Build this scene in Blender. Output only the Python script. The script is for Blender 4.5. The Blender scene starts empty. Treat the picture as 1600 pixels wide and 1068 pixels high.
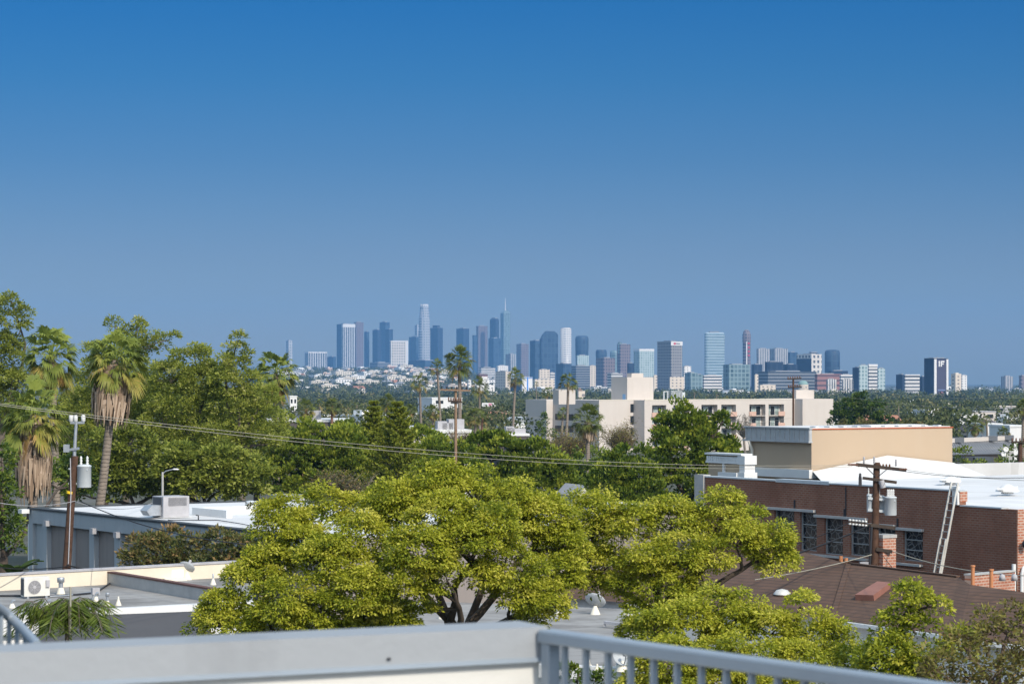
import bpy, math, random
import numpy as np
from mathutils import Vector as V, Matrix
R = math.radians
random.seed(7)
RNG = np.random.default_rng(11)
SC = bpy.context.scene
COL = SC.collection
F, CZ, HZ = 4000.0, 14.0, 588.0          # focal length in photo pixels, camera height, horizon row

# ------------------------------------------------------------------ helpers
def at(px, py, Y):
    return V(((px - 800) / F * Y, Y, CZ - (py - HZ) / F * Y))
def xat(px, Y): return (px - 800) / F * Y
def zat(py, Y): return CZ - (py - HZ) / F * Y
def pos(p): return V((p[0], p[1], p[2]))
def walk(p, d, px):
    """distance t along direction d (2-D) from p until the column px is met"""
    u = (px - 800) / F
    return (u * p[1] - p[0]) / (d[0] - u * d[1])
GRID = R(32)
E1 = (math.cos(GRID), math.sin(GRID)); E2 = (-math.sin(GRID), math.cos(GRID))

def lerp_tab(tab, x):
    if x <= tab[0][0]: return tab[0][1]
    for (a, va), (b, vb) in zip(tab, tab[1:]):
        if x <= b: return va + (vb - va) * (x - a) / (b - a)
    return tab[-1][1]
BASE = [(0, 0), (110, 0), (300, -2), (700, -5.5), (1500, -13), (3000, -20), (6000, -24), (9000, -24), (16000, -36)]
RISE = [(0, 0), (3200, 0), (4000, 4), (5000, 15), (7000, 38), (9000, 60), (11000, 66), (16000, 60)]
def sstep(a, b, x):
    t = min(1, max(0, (x - a) / (b - a))); return t * t * (3 - 2 * t)
def ground_z(x, y):
    Y = max(y, 0.0); u = x / max(Y, 200.0)
    return lerp_tab(BASE, Y) + lerp_tab(RISE, Y) * sstep(0.02, -0.035, u)

def tag(o, label=None, cat=None, group=None, kind=None):
    if label: o['label'] = label
    if cat: o['category'] = cat
    if group: o['group'] = group
    if kind: o['kind'] = kind
    return o
def thing(name, loc, label, cat, group=None, rz=0.0):
    o = bpy.data.objects.new(name, None); COL.objects.link(o)
    o.empty_display_size = 0.3
    o.location = loc; o.rotation_euler = (0, 0, rz)
    return tag(o, label, cat, group)

class MB:
    def __init__(s): s.v = []; s.f = []; s.m = []; s.s = []
    def add(s, vs, fs, mi=0, smooth=False):
        n = len(s.v); s.v.extend([tuple(p) for p in vs])
        for f in fs: s.f.append([i + n for i in f]); s.m.append(mi); s.s.append(smooth)
        return s
    def poly(s, pts, mi=0): return s.add(pts, [list(range(len(pts)))], mi)
    def box(s, x0, x1, y0, y1, z0, z1, mi=0, M=None):
        vs = [V((x, y, z)) for z in (z0, z1) for (x, y) in ((x0, y0), (x1, y0), (x1, y1), (x0, y1))]
        if M is not None: vs = [M @ p for p in vs]
        return s.add(vs, [(3, 2, 1, 0), (4, 5, 6, 7), (0, 1, 5, 4), (1, 2, 6, 5), (2, 3, 7, 6), (3, 0, 4, 7)], mi)
    def cbox(s, c, d, mi=0, rz=0.0):
        M = Matrix.Translation(V(c)) @ Matrix.Rotation(rz, 4, 'Z')
        return s.box(-d[0]/2, d[0]/2, -d[1]/2, d[1]/2, -d[2]/2, d[2]/2, mi, M)
    def beam(s, a, b, w, h, mi=0):
        """rectangular bar from a to b"""
        a, b = V(a), V(b); d = (b - a); L = d.length; q = d.to_track_quat('X', 'Z')
        M = Matrix.Translation(a) @ q.to_matrix().to_4x4()
        return s.box(0, L, -w/2, w/2, -h/2, h/2, mi, M)
    def prism(s, pts, z0, z1, mi=0, top=None):
        n = len(pts); vs = [(p[0], p[1], z0) for p in pts] + [(p[0], p[1], z1) for p in pts]
        fs = [(i, (i + 1) % n, (i + 1) % n + n, i + n) for i in range(n)]
        s.add(vs, fs, mi); s.add(vs, [list(range(n, 2 * n))], mi if top is None else top)
        return s.add(vs, [list(range(n - 1, -1, -1))], mi)
    def tube(s, pts, r, n=6, mi=0, cap=True):
        pts = [V(p) for p in pts]; k = len(pts)
        rs = r if isinstance(r, (list, tuple)) else [r] * k
        vs = []; up = V((0, 0, 1)); prev = None
        for i, p in enumerate(pts):
            d = (pts[min(i + 1, k - 1)] - pts[max(i - 1, 0)])
            d = d.normalized() if d.length > 1e-9 else V((0, 0, 1))
            if prev is None:
                a = d.cross(V((0, 1, 0)) if abs(d.y) < 0.9 else V((1, 0, 0))).normalized()
            else:
                a = (prev - d * prev.dot(d)); a = a.normalized() if a.length > 1e-6 else d.orthogonal().normalized()
            prev = a; b = d.cross(a)
            for j in range(n):
                t = 2 * math.pi * j / n
                vs.append(p + (a * math.cos(t) + b * math.sin(t)) * rs[i])
        fs = [(i*n + j, i*n + (j+1) % n, (i+1)*n + (j+1) % n, (i+1)*n + j) for i in range(k-1) for j in range(n)]
        s.add(vs, fs, mi, n > 4)
        if cap: s.add(vs, [list(range(n - 1, -1, -1)), list(range((k-1)*n, k*n))], mi)
        return s
    def lathe(s, prof, c=(0, 0, 0), n=14, mi=0, M=None, cap=False):
        vs = []
        for (r, z) in prof:
            for j in range(n):
                t = 2 * math.pi * j / n; vs.append(V((r * math.cos(t), r * math.sin(t), z)))
        if M is not None: vs = [M @ p for p in vs]
        vs = [p + V(c) for p in vs]; k = len(prof)
        s.add(vs, [(i*n + j, i*n + (j+1) % n, (i+1)*n + (j+1) % n, (i+1)*n + j) for i in range(k-1) for j in range(n)], mi, True)
        if cap: s.add(vs, [list(range(n - 1, -1, -1)), list(range((k-1)*n, k*n))], mi)
        return s
    def mesh(s, name, mats, off=(0, 0, 0)):
        me = bpy.data.meshes.new(name)
        ox, oy, oz = off
        me.from_pydata([(a - ox, b - oy, c - oz) for a, b, c in s.v], [], s.f)
        for m in (mats if isinstance(mats, (list, tuple)) else [mats]): me.materials.append(m)
        me.polygons.foreach_set('material_index', s.m); me.polygons.foreach_set('use_smooth', s.s)
        me.update(); return me
    def build(s, name, mats, parent=None, off=(0, 0, 0), bevel=0.0):
        o = bpy.data.objects.new(name, s.mesh(name, mats, off)); COL.objects.link(o)
        if parent is not None: o.parent = parent
        else: o.location = off
        if bevel:
            b = o.modifiers.new('bevel', 'BEVEL'); b.width = bevel; b.segments = 2; b.limit_method = 'ANGLE'
        return o

def np_mesh(name, verts, nper, tint, mat):
    """verts (N*nper,3): N separate faces of nper corners, one tint value per face"""
    me = bpy.data.meshes.new(name); nv = len(verts); nf = nv // nper
    me.vertices.add(nv); me.vertices.foreach_set('co', np.asarray(verts, np.float32).ravel())
    me.loops.add(nv); me.loops.foreach_set('vertex_index', np.arange(nv, dtype=np.int32))
    me.polygons.add(nf); me.polygons.foreach_set('loop_start', np.arange(0, nv, nper, dtype=np.int32))
    me.polygons.foreach_set('loop_total', np.full(nf, nper, np.int32))
    a = me.attributes.new('tint', 'FLOAT', 'FACE'); a.data.foreach_set('value', np.asarray(tint, np.float32))
    me.materials.append(mat); me.update(); return me
def link_mesh(name, me, parent=None, loc=(0, 0, 0)):
    o = bpy.data.objects.new(name, me); COL.objects.link(o); o.parent = parent; o.location = loc; return o

# ------------------------------------------------------------------ materials
MATS = {}
class NT:
    def __init__(s, name):
        m = bpy.data.materials.new(name); m.use_nodes = True; s.m = m; s.t = m.node_tree; s.t.nodes.clear()
        s.out = s.n('ShaderNodeOutputMaterial'); MATS[name] = m
    def n(s, t, **k):
        x = s.t.nodes.new(t)
        for a, b in k.items(): setattr(x, a, b)
        return x
    def l(s, a, b): s.t.links.new(a, b)
    def val(s, sock, v):
        if hasattr(v, 'links') or isinstance(v, bpy.types.NodeSocket): s.l(v, sock)
        else: sock.default_value = v
    def math(s, op, a, b=0.0, c=None):
        x = s.n('ShaderNodeMath', operation=op); s.val(x.inputs[0], a); s.val(x.inputs[1], b)
        if c is not None: s.val(x.inputs[2], c)
        return x.outputs[0]
    def mix(s, f, a, b):
        x = s.n('ShaderNodeMix', data_type='RGBA'); s.val(x.inputs[0], f)
        for i, c in ((6, a), (7, b)):
            if isinstance(c, bpy.types.NodeSocket): s.l(c, x.inputs[i])
            else: x.inputs[i].default_value = (*c[:3], 1)
        return x.outputs[2]
    def noise(s, scale, detail=3, vec=None, rough=0.5):
        x = s.n('ShaderNodeTexNoise'); x.inputs['Scale'].default_value = scale; x.inputs['Detail'].default_value = detail
        x.inputs['Roughness'].default_value = rough
        s.l(vec if vec is not None else s.obj(), x.inputs['Vector']); return x.outputs['Fac']
    def obj(s):
        if not hasattr(s, '_o'): s._o = s.n('ShaderNodeTexCoord').outputs['Object']
        return s._o
    def ramp(s, f, stops):
        x = s.n('ShaderNodeValToRGB'); s.l(f, x.inputs[0]); e = x.color_ramp.elements
        while len(e) < len(stops): e.new(0.5)
        for i, (p, c) in enumerate(stops): e[i].position = p; e[i].color = (*c[:3], 1)
        return x.outputs[0]
    def bsdf(s, col, rough=0.7, metal=0.0, spec=0.3, bump=None, bdist=0.02):
        b = s.n('ShaderNodeBsdfPrincipled'); s.val(b.inputs['Roughness'], rough); b.inputs['Metallic'].default_value = metal
        b.inputs['Specular IOR Level'].default_value = spec
        if isinstance(col, bpy.types.NodeSocket): s.l(col, b.inputs['Base Color'])
        else: b.inputs['Base Color'].default_value = (*col[:3], 1)
        if bump is not None:
            u = s.n('ShaderNodeBump'); u.inputs['Distance'].default_value = bdist; u.inputs['Strength'].default_value = 0.6
            s.l(bump, u.inputs['Height']); s.l(u.outputs[0], b.inputs['Normal'])
        s.l(b.outputs[0], s.out.inputs['Surface']); return s.m

def mul(c, k): return tuple(min(1, x * k) for x in c[:3])
def plain(name, col, rough=0.7, metal=0.0, var=0.12, scale=2.0, spec=0.3, fine=None):
    """a worn, slightly mottled surface"""
    if name in MATS: return MATS[name]
    t = NT(name); f = t.noise(scale, 5, rough=0.65)
    c = t.ramp(f, [(0.3, mul(col, 1 - var)), (0.7, mul(col, 1 + var))])
    if fine:
        g = t.noise(fine, 2); c = t.mix(t.math('MULTIPLY', g, 0.35), c, mul(col, 0.72))
    return t.bsdf(c, rough, metal, spec)
def streaked(name, col, dirt, rough=0.8, amount=0.5, sx=3.0):
    """stucco or painted wall with faint vertical dirt streaks"""
    if name in MATS: return MATS[name]
    t = NT(name); mp = t.n('ShaderNodeMapping'); t.l(t.obj(), mp.inputs[0]); mp.inputs['Scale'].default_value = (sx, sx, 0.12 * sx)
    f = t.noise(1.0, 5, mp.outputs[0], 0.6); g = t.noise(0.35, 4)
    f = t.math('MULTIPLY', t.ramp(f, [(0.48, (0, 0, 0)), (0.75, (1, 1, 1))]), amount)
    c = t.mix(f, t.mix(g, mul(col, 0.95), mul(col, 1.06)), dirt)
    return t.bsdf(c, rough, bump=t.noise(25, 2), bdist=0.004)
def roofmat(name, col, dirt, lap, seam, amount=0.5, pond=0.5):
    """membrane roof: laps every few feet, ponding stains, patches"""
    t = NT(name); x = t.n('ShaderNodeSeparateXYZ'); t.l(t.obj(), x.inputs[0])
    wob = t.math('MULTIPLY', t.noise(0.6, 2), 0.12)
    fr = t.math('FRACT', t.math('ADD', t.math('DIVIDE', t.math('ADD', t.math('MULTIPLY', x.outputs[0], math.cos(seam)), t.math('MULTIPLY', x.outputs[1], math.sin(seam))), lap), wob))
    line = t.math('MULTIPLY', t.math('LESS_THAN', fr, 0.06), 0.5)
    st = t.n('ShaderNodeTexWhiteNoise', noise_dimensions='1D'); t.l(t.math('FLOOR', t.math('ADD', t.math('DIVIDE', t.math('ADD', t.math('MULTIPLY', x.outputs[0], math.cos(seam)), t.math('MULTIPLY', x.outputs[1], math.sin(seam))), lap), wob)), st.inputs['W'])
    c = t.mix(st.outputs['Value'], mul(col, 0.92), mul(col, 1.05)); c = t.mix(line, c, dirt)
    a = t.ramp(t.noise(0.22, 5, rough=0.62), [(0.50, (0, 0, 0)), (0.60, (1, 1, 1))]); c = t.mix(t.math('MULTIPLY', a, pond), c, dirt)
    b = t.ramp(t.noise(1.6, 5, rough=0.7), [(0.5, (0, 0, 0)), (0.75, (1, 1, 1))]); c = t.mix(t.math('MULTIPLY', b, amount), c, mul(dirt, 1.2))
    return t.bsdf(c, 0.85)
def leafmat(name, stops, trans=0.35, rough=0.5):
    t = NT(name); a = t.n('ShaderNodeAttribute', attribute_name='tint')
    c = t.ramp(a.outputs['Fac'], stops)
    b = t.n('ShaderNodeBsdfPrincipled'); t.l(c, b.inputs['Base Color']); b.inputs['Roughness'].default_value = rough
    b.inputs['Specular IOR Level'].default_value = 0.25
    tr = t.n('ShaderNodeBsdfTranslucent'); t.l(c, tr.inputs[0])
    mx = t.n('ShaderNodeMixShader'); mx.inputs[0].default_value = trans
    t.l(b.outputs[0], mx.inputs[1]); t.l(tr.outputs[0], mx.inputs[2]); t.l(mx.outputs[0], t.out.inputs['Surface'])
    return t.m
def uv(t):
    x = t.n('ShaderNodeSeparateXYZ'); t.l(t.obj(), x.inputs[0])
    return t.math('ADD', x.outputs[0], x.outputs[1]), x.outputs[2]
def brick(name, c1, c2, mortar, scale=1.0):
    if name in MATS: return MATS[name]
    t = NT(name); u, v = uv(t); cb = t.n('ShaderNodeCombineXYZ'); t.l(u, cb.inputs[0]); t.l(v, cb.inputs[1])
    b = t.n('ShaderNodeTexBrick'); t.l(cb.outputs[0], b.inputs['Vector'])
    b.inputs['Color1'].default_value = (*c1, 1); b.inputs['Color2'].default_value = (*c2, 1); b.inputs['Mortar'].default_value = (*mortar, 1)
    b.inputs['Scale'].default_value = 1.0; b.inputs['Mortar Size'].default_value = 0.02 * scale
    b.inputs['Brick Width'].default_value = 0.25 * scale; b.inputs['Row Height'].default_value = 0.09 * scale
    f = t.noise(0.5, 5, rough=0.65); c = t.mix(t.ramp(f, [(0.35, (0, 0, 0)), (0.7, (0.6,) * 3)]), b.outputs['Color'], mul(c1, 0.5))
    f2 = t.noise(1.7, 4, rough=0.7); c = t.mix(t.ramp(f2, [(0.55, (0, 0, 0)), (0.75, (0.5,) * 3)]), c, mul(c2, 1.25))
    g = t.noise(9, 2); c = t.mix(t.math('MULTIPLY', g, 0.3), c, mul(c2, 1.35))
    return t.bsdf(c, 0.85)
def facade(name, wall, glass, su, sv, fu, fv, rough=0.25, ou=0.0, noise=0.35, spec=0.5):
    """storeys of windows: glass where fract(u/su)<fu and fract(v/sv)<fv, panes varying a little"""
    if name in MATS: return MATS[name]
    t = NT(name); u, v = uv(t)
    uu = t.math('DIVIDE', t.math('ADD', u, 5000.0 + ou), su); vv = t.math('DIVIDE', t.math('ADD', v, 5000.0), sv)
    a = t.math('LESS_THAN', t.math('FRACT', uu), fu); b = t.math('LESS_THAN', t.math('FRACT', vv), fv)
    m = t.math('MULTIPLY', a, b)
    cell = t.n('ShaderNodeCombineXYZ'); t.l(t.math('FLOOR', uu), cell.inputs[0]); t.l(t.math('FLOOR', vv), cell.inputs[1])
    w = t.n('ShaderNodeTexWhiteNoise', noise_dimensions='2D'); t.l(cell.outputs[0], w.inputs['Vector'])
    gl = t.mix(t.math('MULTIPLY', w.outputs['Value'], noise), glass, mul(tuple(0.5 * (p + q) for p, q in zip(wall, glass)), 1.2))
    nn = t.noise(0.02, 3); wl = t.mix(nn, mul(wall, 0.85), mul(wall, 1.12))
    return t.bsdf(t.mix(m, wl, gl), t.math('SUBTRACT', 0.8, t.math('MULTIPLY', m, 0.8 - rough)), spec=spec)
# ------------------------------------------------------------------ plants
def rand_dirs(n, zmin=-1.0, zmax=1.0, rng=RNG):
    z = rng.uniform(zmin, zmax, n); t = rng.uniform(0, 2 * np.pi, n); r = np.sqrt(1 - z * z)
    return np.stack([r * np.cos(t), r * np.sin(t), z], 1)
def norm(a): return a / np.maximum(np.linalg.norm(a, axis=1, keepdims=True), 1e-9)

def leaf_cards(P, A, L, W, rng=RNG, face=None):
    """leaf blades: rooted at P, pointing along A, length L, half width W (a pointed, slightly folded lozenge)"""
    n = len(P); A = norm(A)
    ref = norm(rng.normal(size=(n, 3))) if face is None else norm(face + rng.normal(size=(n, 3)) * 0.45)
    S = norm(np.cross(A, ref))
    L = np.broadcast_to(np.asarray(L, float), (n,))[:, None]; W = np.broadcast_to(np.asarray(W, float), (n,))[:, None]
    mid = P + A * L * 0.45
    return np.stack([P, mid + S * W, P + A * L, mid - S * W], 1).reshape(-1, 3)

def lobe_points(lobes, puff, dens, rng, inner=0.12):
    """tuft centres spread over the outside of a set of ellipsoid lobes"""
    pts = []; out = []
    Ls = np.array(lobes, float)
    for i, (x, y, z, rx, ry, rz) in enumerate(lobes):
        n = max(4, int(dens * rng.uniform(0.6, 1.25) * 4 * (rx * rz + rx * ry + ry * rz) / (3 * puff * puff)))
        d = rand_dirs(n, -0.75, 1.0, rng)
        rad = np.where(rng.random(n) < inner, rng.uniform(0.35, 0.8, n), rng.uniform(0.74, 1.16, n))
        p = np.array([x, y, z]) + d * np.array([rx, ry, rz]) * rad[:, None]
        keep = np.ones(n, bool)
        for j, (a, b, c, r1, r2, r3) in enumerate(lobes):
            if j == i: continue
            q = (p - np.array([a, b, c])) / np.array([r1, r2, r3])
            keep &= (q * q).sum(1) > 0.55
        pts.append(p[keep]); out.append(d[keep])
    return np.concatenate(pts), np.concatenate(out)

def tufts(C, D, rad, per, ll, lw, droop, rng, tint=(0.5, 0.25), up=0.5, jitter=0.3):
    """a rounded tuft of leaves at every centre C with outward direction D"""
    n = len(C); k = per
    rr = rad * rng.uniform(0.65, 1.2, n)
    d = rand_dirs(n * k, -0.35, 1.0, rng)
    ax = norm(D + np.array([0, 0, up]))
    axr = np.repeat(ax, k, 0)
    # swing the hemisphere to the tuft's own axis
    d = norm(d + axr * 0.55)
    s = rng.uniform(0.45, 1.0, n * k)[:, None]
    P = np.repeat(C, k, 0) + d * s * np.repeat(rr, k)[:, None] * np.array([1, 1, 0.85])
    A = d + rng.normal(size=d.shape) * jitter; A[:, 2] -= droop
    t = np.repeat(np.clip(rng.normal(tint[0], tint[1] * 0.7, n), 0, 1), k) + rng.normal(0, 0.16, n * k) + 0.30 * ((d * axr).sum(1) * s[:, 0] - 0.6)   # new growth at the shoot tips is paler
    v = leaf_cards(P, A, ll * rng.uniform(0.5, 1.5, n * k), lw * rng.uniform(0.6, 1.5, n * k), rng, face=d)
    return v, np.clip(t, 0, 1)

def bend(a, b, k=6, sag=0.15, rng=random):
    """a crooked limb from a to b"""
    a, b = V(a), V(b); L = (b - a).length
    o = V((rng.uniform(-1, 1), rng.uniform(-1, 1), rng.uniform(-.2, .6))) * L * sag
    pts = []
    for i in range(k + 1):
        t = i / k
        w = V((rng.uniform(-1, 1), rng.uniform(-1, 1), rng.uniform(-1, 1))) * L * 0.018 * (0 < i < k)
        pts.append(a.lerp(b, t) + o * math.sin(math.pi * t) + w)
    return pts
def limbs(mb, base, fork, targets, r0, twigs=None, rng=random, sides=7):
    """trunk from base to fork, a few main limbs, side limbs off those, twigs to the nearest tufts"""
    mb.tube(bend(base, fork, 6, 0.05, rng), [r0 * (1.15 - 0.3 * i / 6) for i in range(7)], 9)
    T = [V(t) for t in targets]; k = min(len(T), max(3, len(T) // 4 + 1)); prim = [max(range(len(T)), key=lambda i: (T[i] - V(fork)).length)]
    while len(prim) < min(k, len(T)):
        prim.append(max((i for i in range(len(T)) if i not in prim), key=lambda i: min((T[i] - T[j]).length for j in prim)))
    ends = []
    for i in prim:
        p = bend(fork, T[i], 8, 0.13, rng); r = r0 * rng.uniform(0.36, 0.5)
        mb.tube(p, [r * (1 - 0.8 * j / 8) + 0.012 for j in range(9)], sides); ends.append(p)
    for i in range(len(T)):
        if i in prim: continue
        best = min((q for e in ends[:k] for q in e[1:7]), key=lambda q: (q - T[i]).length)
        p = bend(best, T[i], 6, 0.14, rng); r = r0 * rng.uniform(0.14, 0.22)
        mb.tube(p, [r * (1 - 0.75 * j / 6) + 0.01 for j in range(7)], 6); ends.append(p)
    if twigs is not None:
        for q in twigs:
            q = V(q); best = min((p for e in ends for p in e[2:]), key=lambda p: (p - q).length)
            if (best - q).length > 0.3:
                mb.tube(bend(best, q, 4, 0.16, rng), [r0 * 0.075, r0 * 0.06, r0 * 0.05, r0 * 0.04, r0 * 0.025], 4)

def px_lobes(spec, Y, ky=1.0, kz=0.9):
    out = []
    for s in spec:
        px, py, r = s[:3]; yy = Y + (s[3] if len(s) > 3 else 0)
        p = at(px, py, yy); rr = r / F * yy
        out.append((p.x, p.y, p.z, rr, rr * ky, rr * kz))
    return out

def leafy_tree(name, label, cat, lobes, base, fork, leaf, bark, puff=0.45, dens=1.0, per=50, ll=0.12, lw=0.03, droop=0.5,
               r0=0.22, seed=1, group=None, ntwig=60, tint=(0.5, 0.22), up=0.5, inner=0.12, extra=None):
    rng = np.random.default_rng(seed); rr = random.Random(seed)
    t = thing(name, base, label, cat, group)
    C, D = lobe_points(lobes, puff, dens, rng, inner)
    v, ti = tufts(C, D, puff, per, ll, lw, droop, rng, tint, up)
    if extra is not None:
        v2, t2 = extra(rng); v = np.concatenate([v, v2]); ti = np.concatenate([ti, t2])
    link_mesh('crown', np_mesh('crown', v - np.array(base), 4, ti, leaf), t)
    mb = MB(); sel = C[rng.choice(len(C), min(ntwig, len(C)), replace=False)] if ntwig else None
    limbs(mb, base, fork, [(l[0], l[1], l[2] - 0.2 * l[5]) for l in lobes], r0, sel, rr)
    mb.build('trunk', bark, t, base)
    return t

# ---- fan palms
def fan_crown(n, r, rng, lo=-0.95, hi=0.98, seg=13, droop=0.28, spread=R(80), dead=0.25):
    """n fan fronds of a palm with crown radius r round the origin"""
    vs = []; ts = []
    for i in range(n):
        e = lo + (hi - lo) * ((i + 0.5) / n) ** 0.82 + rng.uniform(-.06, .06)       # sine of the frond's rise
        e = max(-0.99, min(0.99, e)); az = i * 2.39996 + rng.uniform(-.35, .35)
        el = math.asin(e); d = np.array([math.cos(el) * math.cos(az), math.cos(el) * math.sin(az), e])
        side = np.array([-math.sin(az), math.cos(az), 0.0]); nrm = np.cross(d, side)
        roll = rng.uniform(-.6, .6); s2 = side * math.cos(roll) + nrm * math.sin(roll); n2 = np.cross(d, s2)
        L = r * rng.uniform(0.78, 1.18); pet = 0.56 * L; base = d * pet + np.array([0, 0, -0.10 * L * math.cos(el)])
        w = 0.012 * r
        vs += [s2 * w, base + s2 * w, base - s2 * w, -s2 * w]; tone = (e - lo) / (hi - lo)
        tt = np.clip(0.25 + 0.75 * tone + rng.normal(0, 0.2), 0.16, 1.0) if tone > dead * 0.5 else rng.uniform(0, 0.2)
        ts.append(min(1, tt * 0.9))
        fold = rng.uniform(0.15, 0.45)
        for k in range(seg):
            a = spread * (2 * (k + 0.5) / seg - 1) + rng.uniform(-.04, .04)
            dd = d * math.cos(a) + s2 * math.sin(a) + n2 * fold * (abs(math.sin(a)) - 0.4)
            dd /= np.linalg.norm(dd); ln = (L - pet) * (1.0 - 0.25 * (a / spread) ** 2) * rng.uniform(0.9, 1.1)
            ws = np.cross(dd, n2); ws = ws / max(np.linalg.norm(ws), 1e-6) * ln * 0.064
            mid = base + dd * ln * 0.6 - np.array([0, 0, droop * ln * 0.12])
            tip = base + dd * ln - np.array([0, 0, droop * ln * rng.uniform(0.7, 1.5)])
            vs += [base + ws * 0.15, mid + ws, mid - ws, base - ws * 0.15, mid + ws, tip + ws * 0.12, tip - ws * 0.12, mid - ws]
            q = np.clip(tt + rng.normal(0, 0.05), 0, 1); ts += [q, np.clip(q - 0.04, 0, 1)]
    return np.array(vs), np.array(ts)
def skirt_cards(r, h, rng, n=620):
    """dead fronds hanging round the trunk; the origin is the top of the skirt"""
    vs = []; ts = []
    for i in range(n):
        t = rng.uniform(0, 2 * math.pi); z = -h * rng.uniform(0, 0.72); q = -z / h
        rad = r * (0.55 + 0.5 * min(1, q * 2.2)) * (1.0 - 0.35 * max(0, q - 0.5)) * rng.uniform(0.8, 1.05)
        d = np.array([math.cos(t), math.sin(t), 0]); s = np.array([-math.sin(t), math.cos(t), 0])
        ln = h * rng.uniform(0.2, 0.42); w = r * rng.uniform(0.05, 0.13)
        a = d * rad + np.array([0, 0, z]); b = d * rad * rng.uniform(0.75, 1.04) + s * rng.normal(0, 0.05) * r + np.array([0, 0, z - ln])
        vs += [a + s * w, b + s * w * 0.25, b - s * w * 0.25, a - s * w]; ts.append(rng.uniform(0, 1))
    return np.array(vs), np.array(ts)
def trunk_pts(a, b, k=8, lean=0.02, rng=random):
    a, b = V(a), V(b); L = (b - a).length; o = V((rng.uniform(-1, 1), rng.uniform(-1, 1), 0)) * L * lean
    return [a.lerp(b, i / k) + o * math.sin(math.pi * i / k) for i in range(k + 1)]
FANS = {}
def fan_variant(kind, i):
    key = (kind, i)
    if key not in FANS:
        rng = np.random.default_rng(100 + 17 * i + len(kind))
        if kind == 'full': v, t = fan_crown(60, 1.0, rng, lo=-0.85, seg=12)
        elif kind == 'near': v, t = fan_crown(64, 1.0, rng, lo=-0.92, hi=0.99, seg=17, droop=0.35, spread=R(68))
        elif kind == 'slim': v, t = fan_crown(38, 1.0, rng, lo=-0.7, seg=10, droop=0.35)
        else: v, t = fan_crown(22, 1.0, rng, lo=-0.7, seg=7)
        FANS[key] = np_mesh('fan_crown', v, 4, t, MATS['palm_leaf' if kind == 'near' else 'palm_leaf_dark'])
    return FANS[key]
def palm(label, px, py, r, bx, by, Y, tw=0.32, kind='full', var=0, skirt=None, group=None, trunk_mat=None, lean=0.015, sx=1.0):
    """fan palm: crown centre at column px,row py with radius r (photo pixels); the trunk passes column bx at row by"""
    top = at(px, py, Y); low = at(bx, by, Y); rr = r / F * Y; rng = random.Random(int(px * 7 + py))
    gz = ground_z(top.x, Y) - 0.3
    t = (top.z - gz) / max(top.z - low.z, 0.1); base = V((top.x + (low.x - top.x) * min(t, 2.2), Y, gz))
    if kind == 'tiny': base = V((top.x, Y, gz))
    o = thing('fan_palm', base, label, 'palm tree', group)
    mb = MB(); pts = trunk_pts((0, 0, 0), top - base, 9, lean, rng)
    mb.tube(pts, [tw * (0.62 - 0.22 * i / 9) for i in range(10)], 9 if kind in ('near', 'full') else 5)
    mb.build('trunk', MATS[trunk_mat or 'palm_trunk'], o)
    c = link_mesh('crown', fan_variant(kind, var), o, top - base); c.scale = (rr * sx, rr * sx, rr * 1.22); c.rotation_euler = (0, 0, rng.uniform(0, 6.28))
    if skirt:
        w, h = skirt[0] / F * Y, skirt[1] / F * Y
        d = (pts[-1] - pts[-3]).normalized()
        v, ti = skirt_cards(w, h, np.random.default_rng(int(px)))
        s = link_mesh('dead_frond_skirt', np_mesh('dead_frond_skirt', v, 4, ti, MATS['palm_skirt']), o, top - base - d * rr * 0.12)
        s.rotation_euler = V((0, 0, 1)).rotation_difference(d).to_euler()
    return o

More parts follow.
